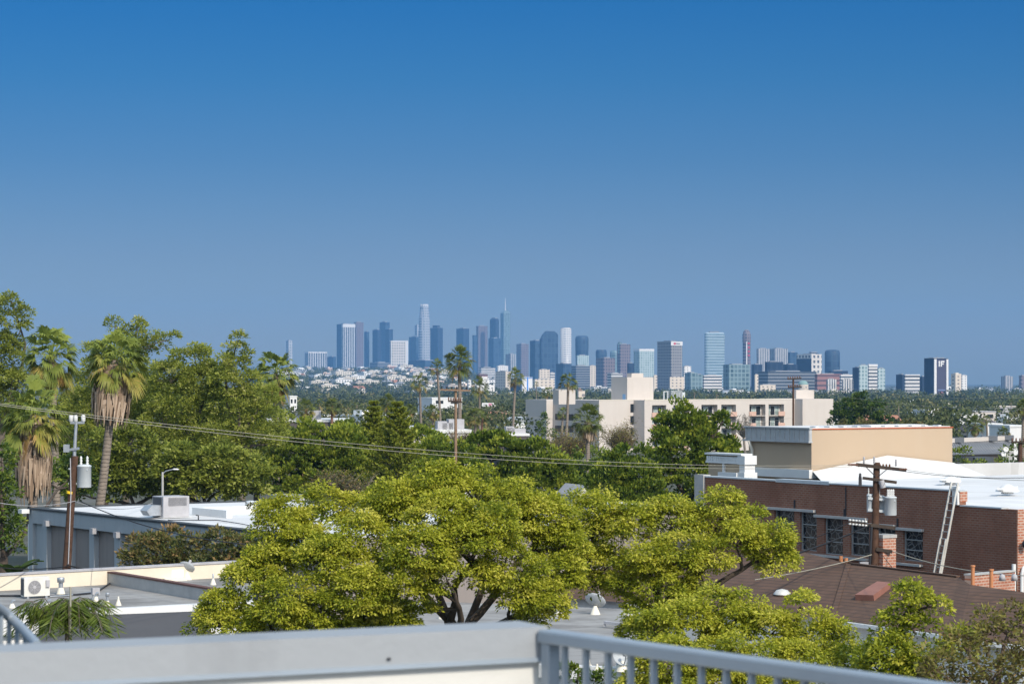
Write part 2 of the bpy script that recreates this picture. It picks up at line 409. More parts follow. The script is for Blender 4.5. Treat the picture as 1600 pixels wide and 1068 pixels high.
# ---- star-shaped whorled pine
def whorl_pine(label, px, top, bottom, rpx, Y, seed=3, group=None):
    rng = np.random.default_rng(seed); tp = at(px, top, Y); gz = ground_z(tp.x, Y)
    bz = zat(bottom, Y); H = tp.z - bz; Rm = rpx / F * Y; base = V((tp.x, Y, gz))
    o = thing('star_pine', base, label, 'pine tree', group)
    P = []; A = []; mb = MB()
    mb.tube([(0, 0, 0), (0, 0, (tp.z - gz) * 0.5), (0, 0, tp.z - gz)], [0.3, 0.2, 0.03], 8)
    nt = 19
    for k in range(nt):
        f = k / (nt - 1); z = tp.z - gz - 0.25 - H * f ** 0.93; rad = Rm * (0.07 + 0.93 * f ** 0.8)
        nb = 5 if f < 0.4 else 6; ph = rng.uniform(0, 6.28)
        for j in range(nb):
            az = ph + j * 6.283 / nb + rng.uniform(-.18, .18); L = rad * rng.uniform(0.8, 1.12)
            d = np.array([math.cos(az), math.sin(az), 0.0]); s = np.array([-d[1], d[0], 0])
            rise = 0.34 - 0.42 * f
            pts = [np.array([0, 0, z]) + d * L * q + np.array([0, 0, 1]) * (rise * L * q + 0.28 * L * q ** 3) for q in np.linspace(0, 1, 6)]
            mb.tube(pts, [0.06, 0.05, 0.045, 0.035, 0.025, 0.012], 4)
            # side shoots, upturned at the tips
            for q in np.linspace(0.28, 1.0, 9):
                i0 = min(4, int(q * 5)); w = q * 5 - i0; b = pts[i0] * (1 - w) + pts[i0 + 1] * w
                for sg in (-1, 1):
                    sl = 0.30 * L * (1.15 - q) + 0.16
                    ax = norm((d * 0.75 + s * sg * 0.9 + np.array([0, 0, 0.3]))[None])[0]
                    m = 15; u = rng.random(m)[:, None]
                    pp = b + ax * u * sl + np.array([0, 0, 1.0]) * (u ** 2) * sl * 0.35
                    P.append(pp); A.append(ax * 0.6 + np.array([0, 0, 0.75]) + rng.normal(size=(m, 3)) * 0.55)
    P = np.concatenate(P); A = np.concatenate(A)
    v = leaf_cards(P, A, rng.uniform(0.16, 0.34, len(P)), 0.045, rng)
    link_mesh('crown', np_mesh('crown', v, 4, np.clip(rng.normal(0.5, 0.22, len(P)), 0, 1), MATS['pine_needles']), o)
    mb.build('trunk', MATS['bark_grey'], o)
    return o

def bare_tree(name, label, cat, px, py, rpx, hpx, Y, mat, seed=1, n=26, leaf=None, group=None):
    """a twiggy tree: rising forked limbs with fine twigs, a few leaves"""
    rr = random.Random(seed); rng = np.random.default_rng(seed); c = at(px, py, Y); r = rpx / F * Y; h = hpx / F * Y
    gz = ground_z(c.x, Y); base = V((c.x, Y, gz)); o = thing(name, base, label, cat, group)
    mb = MB(); fork = V((0, 0, max(1.0, c.z - h * 0.6 - gz))); mb.tube(bend((0, 0, 0), fork, 4, 0.04, rr), [0.22, 0.2, 0.18, 0.16, 0.15], 7)
    tips = []
    for i in range(n):
        d = V((rr.uniform(-1, 1), rr.uniform(-1, 1), rr.uniform(-0.25, 1.0)))
        d = V((d.x * r, d.y * r, d.z * h)); e = V((0, 0, c.z - gz)) + d * rr.uniform(0.6, 1.0)
        p = bend(fork, e, 6, 0.16, rr); mb.tube(p, [0.09, 0.08, 0.065, 0.05, 0.04, 0.03, 0.02], 4)
        for q in p[2:]:
            for _ in range(4):
                t = q + V((rr.uniform(-1, 1), rr.uniform(-1, 1), rr.uniform(-.3, 1))) * r * 0.3
                mb.tube([q, q.lerp(t, 0.5) + V((rr.uniform(-1, 1), rr.uniform(-1, 1), 0)) * r * 0.04, t], [0.03, 0.022, 0.013], 3, cap=False); tips.append(t)
    mb.build('trunk', mat, o)
    if leaf is not None:
        T = np.array([tuple(t) for t in tips]); k = 9; P = np.repeat(T, k, 0) + rng.normal(size=(len(T) * k, 3)) * r * 0.09
        v = leaf_cards(P, rng.normal(size=P.shape), r * 0.055, r * 0.018, rng)
        link_mesh('crown', np_mesh('crown', v, 4, rng.random(len(P)), leaf), o)
    return o

def shrub(name, label, cat, spec, Y, leaf, bark, puff=0.35, per=40, ll=0.12, lw=0.035, seed=1, group=None, tint=(0.5, 0.25), kz=0.9, dens=1.0, droop=0.1):
    lobes = px_lobes(spec, Y, 0.9, kz); cx = sum(l[0] for l in lobes) / len(lobes)
    base = V((cx, Y, ground_z(cx, Y))); zc = min(l[2] for l in lobes)
    return leafy_tree(name, label, cat, lobes, base, V((cx, Y, max(base.z + 0.5, zc - 1.0))), leaf, bark, puff, dens, per, ll, lw, droop, 0.09, seed, group, 24, tint)
# ------------------------------------------------------------------ material library
M = MATS
leafmat('leaf_lime', [(0.0, (.11, .155, .014)), (0.35, (.285, .32, .024)), (0.7, (.47, .47, .042)), (1.0, (.62, .575, .10))], 0.42)
leafmat('leaf_dark', [(0.0, (.03, .06, .010)), (0.4, (.075, .125, .016)), (0.8, (.16, .21, .026)), (1.0, (.26, .29, .05))], 0.25)
leafmat('leaf_ficus', [(0.0, (.05, .085, .012)), (0.4, (.13, .185, .02)), (0.75, (.28, .32, .035)), (1.0, (.42, .43, .06))], 0.3)
leafmat('leaf_sycamore', [(0.0, (.11, .14, .025)), (0.4, (.275, .315, .05)), (0.8, (.43, .455, .085)), (1.0, (.56, .54, .20))], 0.5)
leafmat('leaf_reddish', [(0.0, (.11, .075, .035)), (0.4, (.17, .15, .04)), (0.7, (.25, .25, .05)), (1.0, (.34, .22, .10))], 0.3)
leafmat('leaf_shrub', [(0.0, (.06, .085, .025)), (0.45, (.13, .14, .04)), (0.75, (.22, .165, .06)), (1.0, (.32, .20, .09))], 0.25)
leafmat('pine_needles', [(0.0, (.07, .095, .012)), (0.5, (.205, .24, .026)), (1.0, (.41, .41, .055))], 0.2)
leafmat('palm_leaf', [(0.0, (.46, .28, .10)), (0.15, (.40, .33, .08)), (0.35, (.26, .28, .055)), (0.7, (.18, .23, .04)), (1.0, (.30, .35, .07))], 0.35)
leafmat('palm_leaf_dark', [(0.0, (.34, .21, .08)), (0.15, (.26, .21, .055)), (0.35, (.15, .165, .035)), (0.7, (.085, .115, .024)), (1.0, (.17, .20, .045))], 0.25)
leafmat('palm_skirt', [(0.0, (.22, .15, .10)), (0.5, (.40, .29, .20)), (1.0, (.55, .42, .31))], 0.1, 0.8)
leafmat('fern_leaf', [(0.0, (.05, .08, .012)), (0.6, (.13, .18, .025)), (1.0, (.24, .27, .06))], 0.35)
leafmat('leaf_far', [(0.0, (.03, .042, .018)), (0.4, (.065, .082, .028)), (0.75, (.115, .13, .04)), (1.0, (.20, .18, .075))], 0.15, 0.8)
plain('bark_dark', (.085, .065, .05), 0.9, var=0.4, scale=4)
plain('bark_grey', (.14, .115, .09), 0.9, var=0.3, scale=3)
plain('bark_pale', (.22, .19, .16), 0.9, var=0.3, scale=2)
plain('twig_brown', (.16, .115, .09), 0.9, var=0.2)
def trunkmat(name, c):
    t = NT(name); x = t.n('ShaderNodeSeparateXYZ'); t.l(t.obj(), x.inputs[0])
    w = t.math('FRACT', t.math('ADD', t.math('MULTIPLY', x.outputs[2], 4.5), t.math('MULTIPLY', t.noise(3, 3), 1.2)))
    col = t.mix(t.math('LESS_THAN', w, 0.25), t.mix(t.noise(2.2, 4), mul(c, 0.7), mul(c, 1.3)), mul(c, 0.5))
    return t.bsdf(col, 0.9)
trunkmat('palm_trunk', (.25, .205, .165)); trunkmat('palm_trunk_red', (.24, .13, .09))
plain('wood_pole', (.085, .045, .028), 0.85, var=0.35, scale=5)
plain('wood_pole_light', (.26, .17, .11), 0.85, var=0.25, scale=4)
plain('wood_arm', (.06, .045, .035), 0.9, var=0.3)
plain('galvanised', (.42, .44, .46), 0.45, 0.6, 0.12, 3)
plain('transformer_grey', (.50, .53, .54), 0.45, 0.0, 0.06)
plain('dark_metal', (.045, .045, .05), 0.5, 0.3)
plain('black_cable', (.012, .012, .013), 0.6)
plain('pale_cable', (.33, .31, .25), 0.6)
plain('ceramic', (.62, .62, .60), 0.25)
plain('ceramic_brown', (.16, .07, .04), 0.3)
plain('yellow_band', (.85, .55, .02), 0.6)
plain('aluminium', (.62, .60, .55), 0.45, 0.3)
plain('white_paint', (.70, .695, .675), 0.55, var=0.05, scale=1.2)
plain('cream_paint', (.76, .70, .58), 0.75, var=0.05, scale=1.0)
plain('steel_blue_metal', (.32, .37, .42), 0.5, 0.25, 0.06, 1.5)
streaked('cap_flashing', (.30, .314, .326), (.17, .175, .18), 0.55, 0.6, 2.2)
plain('rail_paint', (.27, .31, .35), 0.45, 0.15, 0.06, 3)
streaked('deck_stucco', (.62, .605, .56), (.55, .53, .48), 0.9, 0.25)
plain('deck_floor', (.35, .34, .33), 0.9)
roofmat('roof_grey', (.31, .30, .285), (.13, .12, .11), 1.0, R(122), 0.4, 0.6)
roofmat('roof_white', (.66, .655, .645), (.47, .46, .44), 1.9, R(78), 0.3, 0.35)
streaked('blue_stucco', (.36, .385, .40), (.2, .21, .23), 0.85, 0.25)
streaked('taupe_stucco', (.27, .235, .215), (.13, .12, .12), 0.9, 0.3)
plain('edge_dark', (.05, .055, .06), 0.7)
streaked('white_wall', (.70, .69, .67), (.5, .48, .45), 0.85, 0.2)
plain('parapet_cream', (.70, .62, .49), 0.85, var=0.06, scale=0.8)
plain('shadow_grey', (.075, .075, .08), 0.9, var=0.08, scale=0.6)  # dark tone imitating the shadow on the white front wall
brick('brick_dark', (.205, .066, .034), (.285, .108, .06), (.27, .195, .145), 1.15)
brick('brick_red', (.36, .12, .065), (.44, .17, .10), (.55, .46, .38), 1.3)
streaked('tan_stucco', (.45, .34, .235), (.46, .36, .26), 0.85, 0.4, 1.2)
plain('cornice_metal', (.40, .41, .41), 0.6, 0.0, 0.1, 3)
plain('red_trim', (.40, .09, .03), 0.7)
plain('concrete', (.42, .41, .39), 0.9, var=0.1)
plain('window_frame', (.30, .30, .29), 0.6)
plain('terracotta', (.52, .22, .10), 0.8)
def pattern_glass():
    t = NT('leaded_glass'); v = t.n('ShaderNodeTexVoronoi', feature='DISTANCE_TO_EDGE'); t.l(t.obj(), v.inputs['Vector']); v.inputs['Scale'].default_value = 3.2
    c = t.mix(t.math('LESS_THAN', v.outputs['Distance'], 0.05), (.012, .014, .017), (.14, .14, .135))
    return t.bsdf(c, 0.25, spec=0.3)
pattern_glass()
plain('dark_glass', (.02, .025, .03), 0.08, spec=0.6)
plain('curtain_glass', (.33, .40, .38), 0.15, var=0.4, scale=0.9, spec=0.5)
def shingle():
    t = NT('brown_shingle'); x = t.n('ShaderNodeSeparateXYZ'); t.l(t.obj(), x.inputs[0])
    nz = t.noise(1.2, 2)
    w = t.math('FRACT', t.math('ADD', t.math('MULTIPLY', x.outputs[2], 13.0), t.math('MULTIPLY', nz, 0.5)))
    cb = t.n('ShaderNodeCombineXYZ'); t.l(t.math('FLOOR', t.math('MULTIPLY', x.outputs[2], 13.0)), cb.inputs[0])
    t.l(t.math('FLOOR', t.math('MULTIPLY', t.math('SUBTRACT', x.outputs[0], x.outputs[1]), 2.6)), cb.inputs[1])
    wn = t.n('ShaderNodeTexWhiteNoise', noise_dimensions='2D'); t.l(cb.outputs[0], wn.inputs['Vector'])
    c = t.mix(wn.outputs['Value'], (.085, .049, .032), (.118, .066, .043))
    c = t.mix(t.math('LESS_THAN', w, 0.22), c, (.058, .036, .026))
    c = t.mix(t.math('MULTIPLY', t.ramp(t.noise(0.4, 4), [(0.4, (0, 0, 0)), (0.7, (1, 1, 1))]), 0.3), c, (.14, .09, .066))
    return t.bsdf(c, 0.92)
shingle()
plain('skylight_brown', (.27, .12, .085), 0.6)
plain('dish_grey', (.40, .42, .43), 0.5)
plain('unit_grey', (.40, .39, .40), 0.6); plain('unit_beige', (.66, .64, .58), 0.6); plain('grille_dark', (.10, .10, .105), 0.6)
streaked('condo_wall', (.57, .515, .465), (.52, .45, .39), 0.9, 0.4, 0.7)
plain('condo_pink', (.58, .38, .30), 0.9)
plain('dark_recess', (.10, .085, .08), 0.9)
plain('pale_frame', (.70, .70, .68), 0.6)
plain('sign_blue', (.25, .42, .62), 0.6)

# ------------------------------------------------------------------ ground, sky, light, air, camera
def ground_sheet():
    mb = MB(); ys = [-60, 0, 30, 60, 90, 120, 160, 220, 300, 400, 520, 660, 820, 1000, 1250, 1500, 1800, 2200, 2600, 3000, 3500, 4000, 4500, 5000, 5600,
                     6200, 7000, 8000, 9000, 10000, 11000, 12500, 14000, 15500]
    us = np.linspace(-0.55, 0.55, 61)
    vs = [(u * (max(y, 0) + 400), y, ground_z(u * (max(y, 0) + 400), y)) for y in ys for u in us]; n = len(us)
    fs = [(i*n + j, i*n + j + 1, (i+1)*n + j + 1, (i+1)*n + j) for i in range(len(ys) - 1) for j in range(n - 1)]
    mb.add(vs, fs, 0, True)
    t = NT('ground_city'); f = t.noise(0.012, 6, rough=0.7)
    c = t.ramp(f, [(0.35, (.045, .055, .03)), (0.5, (.075, .075, .05)), (0.62, (.13, .125, .11)), (0.75, (.2, .19, .17))])
    t.bsdf(c, 0.95)
    return tag(mb.build('ground', M['ground_city']), kind='structure')
ground_sheet()

SUN_AZ, SUN_EL = R(147), R(37)             # azimuth clockwise from the viewing direction
sd = V((math.sin(SUN_AZ) * math.cos(SUN_EL), math.cos(SUN_AZ) * math.cos(SUN_EL), math.sin(SUN_EL)))
sun = bpy.data.objects.new('sun', bpy.data.lights.new('sun', 'SUN')); COL.objects.link(sun)
sun.data.energy = 2.45; sun.data.angle = R(0.53); sun.data.color = (1.0, 0.93, 0.82)
sun.rotation_euler = sd.to_track_quat('Z', 'Y').to_euler()

w = bpy.data.worlds.new('World'); SC.world = w; w.use_nodes = True; nt = w.node_tree; nt.nodes.clear()
def wn(t, **k):
    x = nt.nodes.new(t)
    for a, b in k.items(): setattr(x, a, b)
    return x
sky = wn('ShaderNodeTexSky', sky_type='NISHITA'); sky.sun_disc = False; sky.sun_elevation = SUN_EL; sky.sun_rotation = SUN_AZ
sky.air_density = 1.0; sky.dust_density = 0.4; sky.ozone_density = 3.0
tc = wn('ShaderNodeTexCoord'); sx = wn('ShaderNodeSeparateXYZ'); nt.links.new(tc.outputs['Generated'], sx.inputs[0])
mr = wn('ShaderNodeMapRange'); nt.links.new(sx.outputs[2], mr.inputs[0]); mr.inputs[1].default_value = 0.0; mr.inputs[2].default_value = 0.5
cr = wn('ShaderNodeValToRGB'); nt.links.new(mr.outputs[0], cr.inputs[0]); e = cr.color_ramp.elements
SKY = [(0.0, (0.2042, 0.2294, 0.277)), (0.022, (0.1962, 0.2177, 0.285)), (0.094, (0.1384, 0.1761, 0.2721)), (0.169, (0.0713, 0.1486, 0.2628)), (0.231, (0.0325, 0.1397, 0.2669)), (0.292, (0.0102, 0.1286, 0.2737)), (0.34, (0.0106, 0.1253, 0.2704)), (0.5, (1.2, 1.06, 0.9)), (1.0, (2.5, 2.0, 1.42))]
while len(e) < len(SKY): e.new(0.5)
for i, (p, c) in enumerate(SKY): e[i].position = p; e[i].color = (*c, 1)
mx = wn('ShaderNodeMix', data_type='RGBA', blend_type='MULTIPLY'); mx.inputs[0].default_value = 1.0
nt.links.new(sky.outputs[0], mx.inputs[6]); nt.links.new(cr.outputs[0], mx.inputs[7])
bg = wn('ShaderNodeBackground'); nt.links.new(mx.outputs[2], bg.inputs[0]); bg.inputs[1].default_value = 0.15
wo = wn('ShaderNodeOutputWorld'); nt.links.new(bg.outputs[0], wo.inputs[0])

def air():
    mb = MB(); mb.box(-9800, 9800, -120, 15800, -40, 450)
    t = NT('haze_air'); p = t.n('ShaderNodeVolumePrincipled'); p.inputs['Color'].default_value = (.21, .475, .86, 1); p.inputs['Density'].default_value = 5.3e-5
    p.inputs['Anisotropy'].default_value = 0.0
    t.l(p.outputs[0], t.out.inputs['Volume'])
    return tag(mb.build('haze', M['haze_air']), kind='stuff')
air()

cam = bpy.data.objects.new('camera', bpy.data.cameras.new('camera')); COL.objects.link(cam); SC.camera = cam
cam.location = (0, 0, CZ); cam.rotation_euler = (R(90), 0, 0)
cam.data.sensor_width = 36; cam.data.lens = 36 * F / 1600; cam.data.shift_y = 54 / 1600
cam.data.clip_start = 0.2; cam.data.clip_end = 60000
cam.data.dof.use_dof = True; cam.data.dof.focus_distance = 220; cam.data.dof.aperture_fstop = 8.0
SC.view_settings.view_transform = 'Standard'; SC.view_settings.look = 'None'; SC.view_settings.exposure = 0.57; SC.view_settings.gamma = 1
SC.cycles.use_denoising = True
SC.cycles.max_bounces = 6; SC.cycles.diffuse_bounces = 3; SC.cycles.glossy_bounces = 2; SC.cycles.transmission_bounces = 3; SC.cycles.volume_bounces = 1
SC.cycles.transparent_max_bounces = 8; SC.cycles.use_adaptive_sampling = False
# ------------------------------------------------------------------ own building: roof deck, parapet, railings
PC = (0.094, 8.0)                                    # outer corner of the deck
PD = (-1.546 / 1.714, -0.74 / 1.714)                 # parapet runs this way from the corner
ZR = CZ - 0.781
def own_building():
    far = (PC[0] + PD[0] * 9, PC[1] + PD[1] * 9); rd = (math.sin(R(35.5)), -math.cos(R(35.5)))
    near = (PC[0] + rd[0] * 9, PC[1] + rd[1] * 9)
    t = thing('apartment_house', (0, 2, 0), 'the building with the roof deck the picture is taken from, stucco walls below the railing', 'building')
    mb = MB(); pts = [PC, far, (far[0], -6), (near[0] + 1, -6), near]
    mb.prism([(p[0] - 0, p[1] - 0.12) for p in pts][::-1], 0, CZ - 1.95, 0, 1)
    mb.build('wall', [M['deck_stucco'], M['deck_floor']], t, (0, 2, 0))
own_building()
def parapet():
    n = V((PD[1], -PD[0], 0));  n = n if n.y > 0 else -n          # outward, away from the camera
    a = V((PC[0], PC[1], 0)); b = a + V((PD[0], PD[1], 0)) * 6
    t = thing('parapet_wall', a + V((0, 0, CZ - 1.9)), 'cream stucco parapet under a pale blue-grey metal cap, across the bottom', 'parapet wall')
    def slab(mb, off0, off1, z0, z1, ex=0.0):
        p = [a + n * off0 - V((PD[0], PD[1], 0)) * ex, b + n * off0, b + n * off1, a + n * off1 - V((PD[0], PD[1], 0)) * ex]
        mb.prism([(q.x, q.y) for q in p], z0, z1)
    m1 = MB(); slab(m1, 0.02, 0.19, CZ - 2.3, ZR - 0.05, 0.0); m1.build('stucco_wall', M['deck_stucco'], t, t.location)
    m2 = MB(); slab(m2, 0.0, 0.21, ZR - 0.098, ZR, 0.022); m2.build('metal_cap', M['cap_flashing'], t, t.location, 0.006)
    m3 = MB(); slab(m3, -0.008, 0.012, ZR - 0.108, ZR - 0.094, 0.028); m3.build('drip_edge', M['steel_blue_metal'], t, t.location)
    m4 = MB(); c = a + V((PD[0], PD[1], 0)) * 0.52 - n * 0.003; m4.lathe([(0.0, -0.004), (0.006, -0.003), (0.007, 0.002), (0.0, 0.004)], (c.x, c.y, ZR - 0.075), 8); m4.build('fastener', M['dark_metal'], t, t.location)
parapet()
def railing():
    rd = V((math.sin(R(35.5)), -math.cos(R(35.5)), 0)); a = V((xat(851, 8.0), 8.0, 0))
    t = thing('deck_railing', V((a.x, a.y, CZ - 1.9)), 'blue-grey metal railing with square balusters running from the parapet corner toward the viewer', 'railing')
    ang = math.atan2(rd.y, rd.x); L = 6.0; off = t.location
    mb = MB(); p = a + rd * 0.03; mb.cbox((p.x, p.y, CZ - 1.38), (0.045, 0.045, 1.12), 0, ang); mb.build('post', M['rail_paint'], t, off, 0.004)
    p = a + rd * 2.62; mb = MB(); mb.cbox((p.x, p.y, CZ - 1.38), (0.045, 0.045, 1.12), 0, ang); mb.build('post', M['rail_paint'], t, off, 0.004)
    mb = MB(); q = a - rd * 0.0; mb.beam((q.x, q.y, ZR - 0.028), (q + rd * L)[:2] + (ZR - 0.028,), 0.062, 0.042); mb.build('top_rail', M['rail_paint'], t, off, 0.008)
    mb = MB(); mb.beam((q.x, q.y, CZ - 1.8), (q + rd * L)[:2] + (CZ - 1.8,), 0.04, 0.03); mb.build('bottom_rail', M['rail_paint'], t, off)
    for i in range(1, 26):
        p = a + rd * (-0.005 + 0.11 * i); mb = MB(); mb.cbox((p.x, p.y, CZ - 1.31), (0.018, 0.018, 0.98), 0, ang); mb.build('baluster', M['rail_paint'], t, off, 0.002)
railing()
def stair_rail():
    # curved handrail of a stair going down beyond the parapet
    c = V((-2.62, 9.3, 0)); t = thing('stair_railing', V((c.x, c.y, CZ - 3)), 'curved blue-grey stair handrail with thin balusters, bottom corner beside the parapet', 'railing')
    pts = []
    for i in range(15):
        q = i / 14; pts.append(at(-30 + 88 * q, 938 + 62 * q ** 1.6 + 8 * q, 9.0 + 0.55 * math.sin(q * 3.0)))
    mb = MB(); mb.tube(pts, 0.019, 8); mb.build('handrail', M['rail_paint'], t, t.location)
    for i in range(1, 14, 2):
        mb = MB(); mb.tube([pts[i], pts[i] - V((0, 0, 0.95))], 0.009, 6); mb.build('baluster', M['rail_paint'], t, t.location)
    mb = MB(); mb.tube([p - V((0, 0, 0.95)) for p in pts], 0.02, 6); mb.build('stringer', M['rail_paint'], t, t.location)
stair_rail()

# ------------------------------------------------------------------ rooftop fittings
def vent_cone(px, py, Y, h, r, label, pipe=0.5, tilt=0.0, name='roof_vent', cat='roof vent', group=None):
    p = at(px, py, Y); t = thing(name, p, label, cat, group)
    mb = MB(); mb.lathe([(r, 0), (r * 0.96, 0.02), (r * 0.32, h * (1 - pipe)), (r * 0.3, h * (1 - pipe) + 0.02)], n=12, cap=True); mb.build('flashing_cone', M['cream_paint'], t)
    mb = MB(); mb.lathe([(r * 0.24, h * (1 - pipe) - 0.02), (r * 0.24, h), (r * 0.18, h + 0.01)], n=10, cap=True); mb.build('pipe', M['galvanised'] if pipe > 0.4 else M['cream_paint'], t)
    return t
def elbow_vent(px, py, Y, h, r, label):
    p = at(px, py, Y); t = thing('roof_vent', p, label, 'roof vent', 'vents on the flat roofs')
    mb = MB(); mb.lathe([(r, 0), (r * 0.9, 0.03), (r * 0.5, h * 0.6)], n=12, cap=True); mb.build('flashing_cone', M['cream_paint'], t)
    mb = MB(); mb.tube([(0, 0, h * 0.4), (0, 0, h * 0.8), (r * 0.35, 0, h), (r * 0.9, 0, h * 0.98)], r * 0.42, 9); mb.build('elbow_pipe', M['galvanised'], t)
def flue(px, py, Y, h, r, label):
    p = at(px, py, Y); t = thing('flue_pipe', p, label, 'flue')
    mb = MB(); mb.lathe([(r * 1.25, 0), (r * 1.2, 0.03), (r * 0.75, h * 0.4)], n=12, cap=True); mb.build('flashing_cone', M['cream_paint'], t)
    mb = MB(); mb.lathe([(r * 0.62, h * 0.36), (r * 0.62, h * 0.74)], n=12, cap=True); mb.build('pipe', M['galvanised'], t)
    mb = MB(); mb.lathe([(r * 0.6, h * 0.7), (r, h * 0.72), (r, h * 0.97), (r * 0.9, h)], n=12, cap=True); mb.build('cap', M['galvanised'], t)
def sat_dish(px, py, Y, hpx, label, face=(-0.3, -0.6, 0.55), dpx=22, back=False):
    """dish on a mast; px,py is the foot, hpx the mast height and dpx the dish diameter in photo pixels"""
    p = at(px, py, Y); t = thing('satellite_dish', p, label, 'satellite dish'); k = Y / F; h = hpx * k; d = dpx * k / 2
    mb = MB(); mb.lathe([(0.2, 0), (0.19, 0.02), (0.06, 0.32)], n=12, cap=True); mb.build('foot_cone', M['cream_paint'], t)
    mb = MB(); mb.tube([(0, 0, 0.2), (0, 0, h * 0.75), (0.02, 0.05, h)], 0.028, 8); mb.build('mast', M['galvanised'], t)
    q = V(face).normalized().to_track_quat('Z', 'Y').to_matrix().to_4x4()
    c = V((0, 0, h + d * 0.45)); Mx = Matrix.Translation(c) @ q
    mb = MB(); prof = [(d * i / 6, d * 0.34 * (i / 6) ** 2 - d * 0.25) for i in range(7)]
    mb.lathe([(max(r, 0.001), z) for r, z in prof] + [(d * 1.02, d * 0.1)] + [(max(r, 0.001) * 1.0, z - 0.03) for r, z in prof[::-1]], n=20, M=Mx)
    mb.build('reflector', M['dish_grey'], t)
    f = Mx @ V((0, -d * 0.15, d * 1.15)); mb = MB(); mb.tube([Mx @ V((0, -d, -0.02)), Mx @ V((0, -d * 0.7, d * 0.7)), f], 0.018, 6); mb.build('feed_arm', M['galvanised'], t)
    mb = MB(); mb.tube([f, f + (c - f).normalized() * 0.16], [0.06, 0.045], 8); mb.build('receiver', M['unit_grey'], t)
    return t
def condenser(px, py, Y, wpx, hpx, label, rz=GRID, name='condenser_unit', depth=0.35, fan=True):
    p = at(px, py, Y); k = Y / F; w, h = wpx * k / math.cos(rz), hpx * k
    t = thing(name, p, label, 'air conditioner', rz=rz)
    mb = MB(); mb.box(-w/2, w/2, 0, depth, 0.07, h); mb.build('cabinet', M['unit_beige'], t, bevel=0.015)
    for s in (-1, 1):
        mb = MB(); mb.box(s * w * 0.36 - 0.04, s * w * 0.36 + 0.04, -0.02, depth + 0.02, 0, 0.07); mb.build('foot', M['galvanised'], t)
    mb = MB(); mb.box(-w/2 - 0.012, -w/2 - 0.002, 0.03, depth - 0.03, 0.12, h - 0.06); mb.build('coil_panel', M['grille_dark'], t)
    if fan:
        mb = MB(); c = V((-w * 0.1, -0.004, h * 0.53)); r = h * 0.31
        Mx = Matrix.Translation(c) @ Matrix.Rotation(R(90), 4, 'X')
        mb.lathe([(0.001, 0.01), (r, 0.01), (r, -0.02)], n=24, mi=0, M=Mx)
        for q in np.linspace(0.25, 1.0, 7): mb.lathe([(r * q - 0.008, 0.018), (r * q + 0.008, 0.018)], n=24, mi=1, M=Mx)
        for a in range(8):
            d = V((math.cos(a * math.pi / 4), 0, math.sin(a * math.pi / 4))); mb.beam(c + d * r * 0.25 + V((0, -0.016, 0)), c + d * r + V((0, -0.016, 0)), 0.01, 0.008, 1)
        mb.lathe([(0.001, 0.03), (r * 0.25, 0.022)], n=16, mi=1, M=Mx)
        mb.build('fan_grille', [M['grille_dark'], M['unit_grey']], t)
        mb = MB(); mb.box(w * 0.33, w * 0.47, -0.07, -0.003, h * 0.52, h * 0.84); mb.build('electric_box', M['unit_grey'], t)
    return t

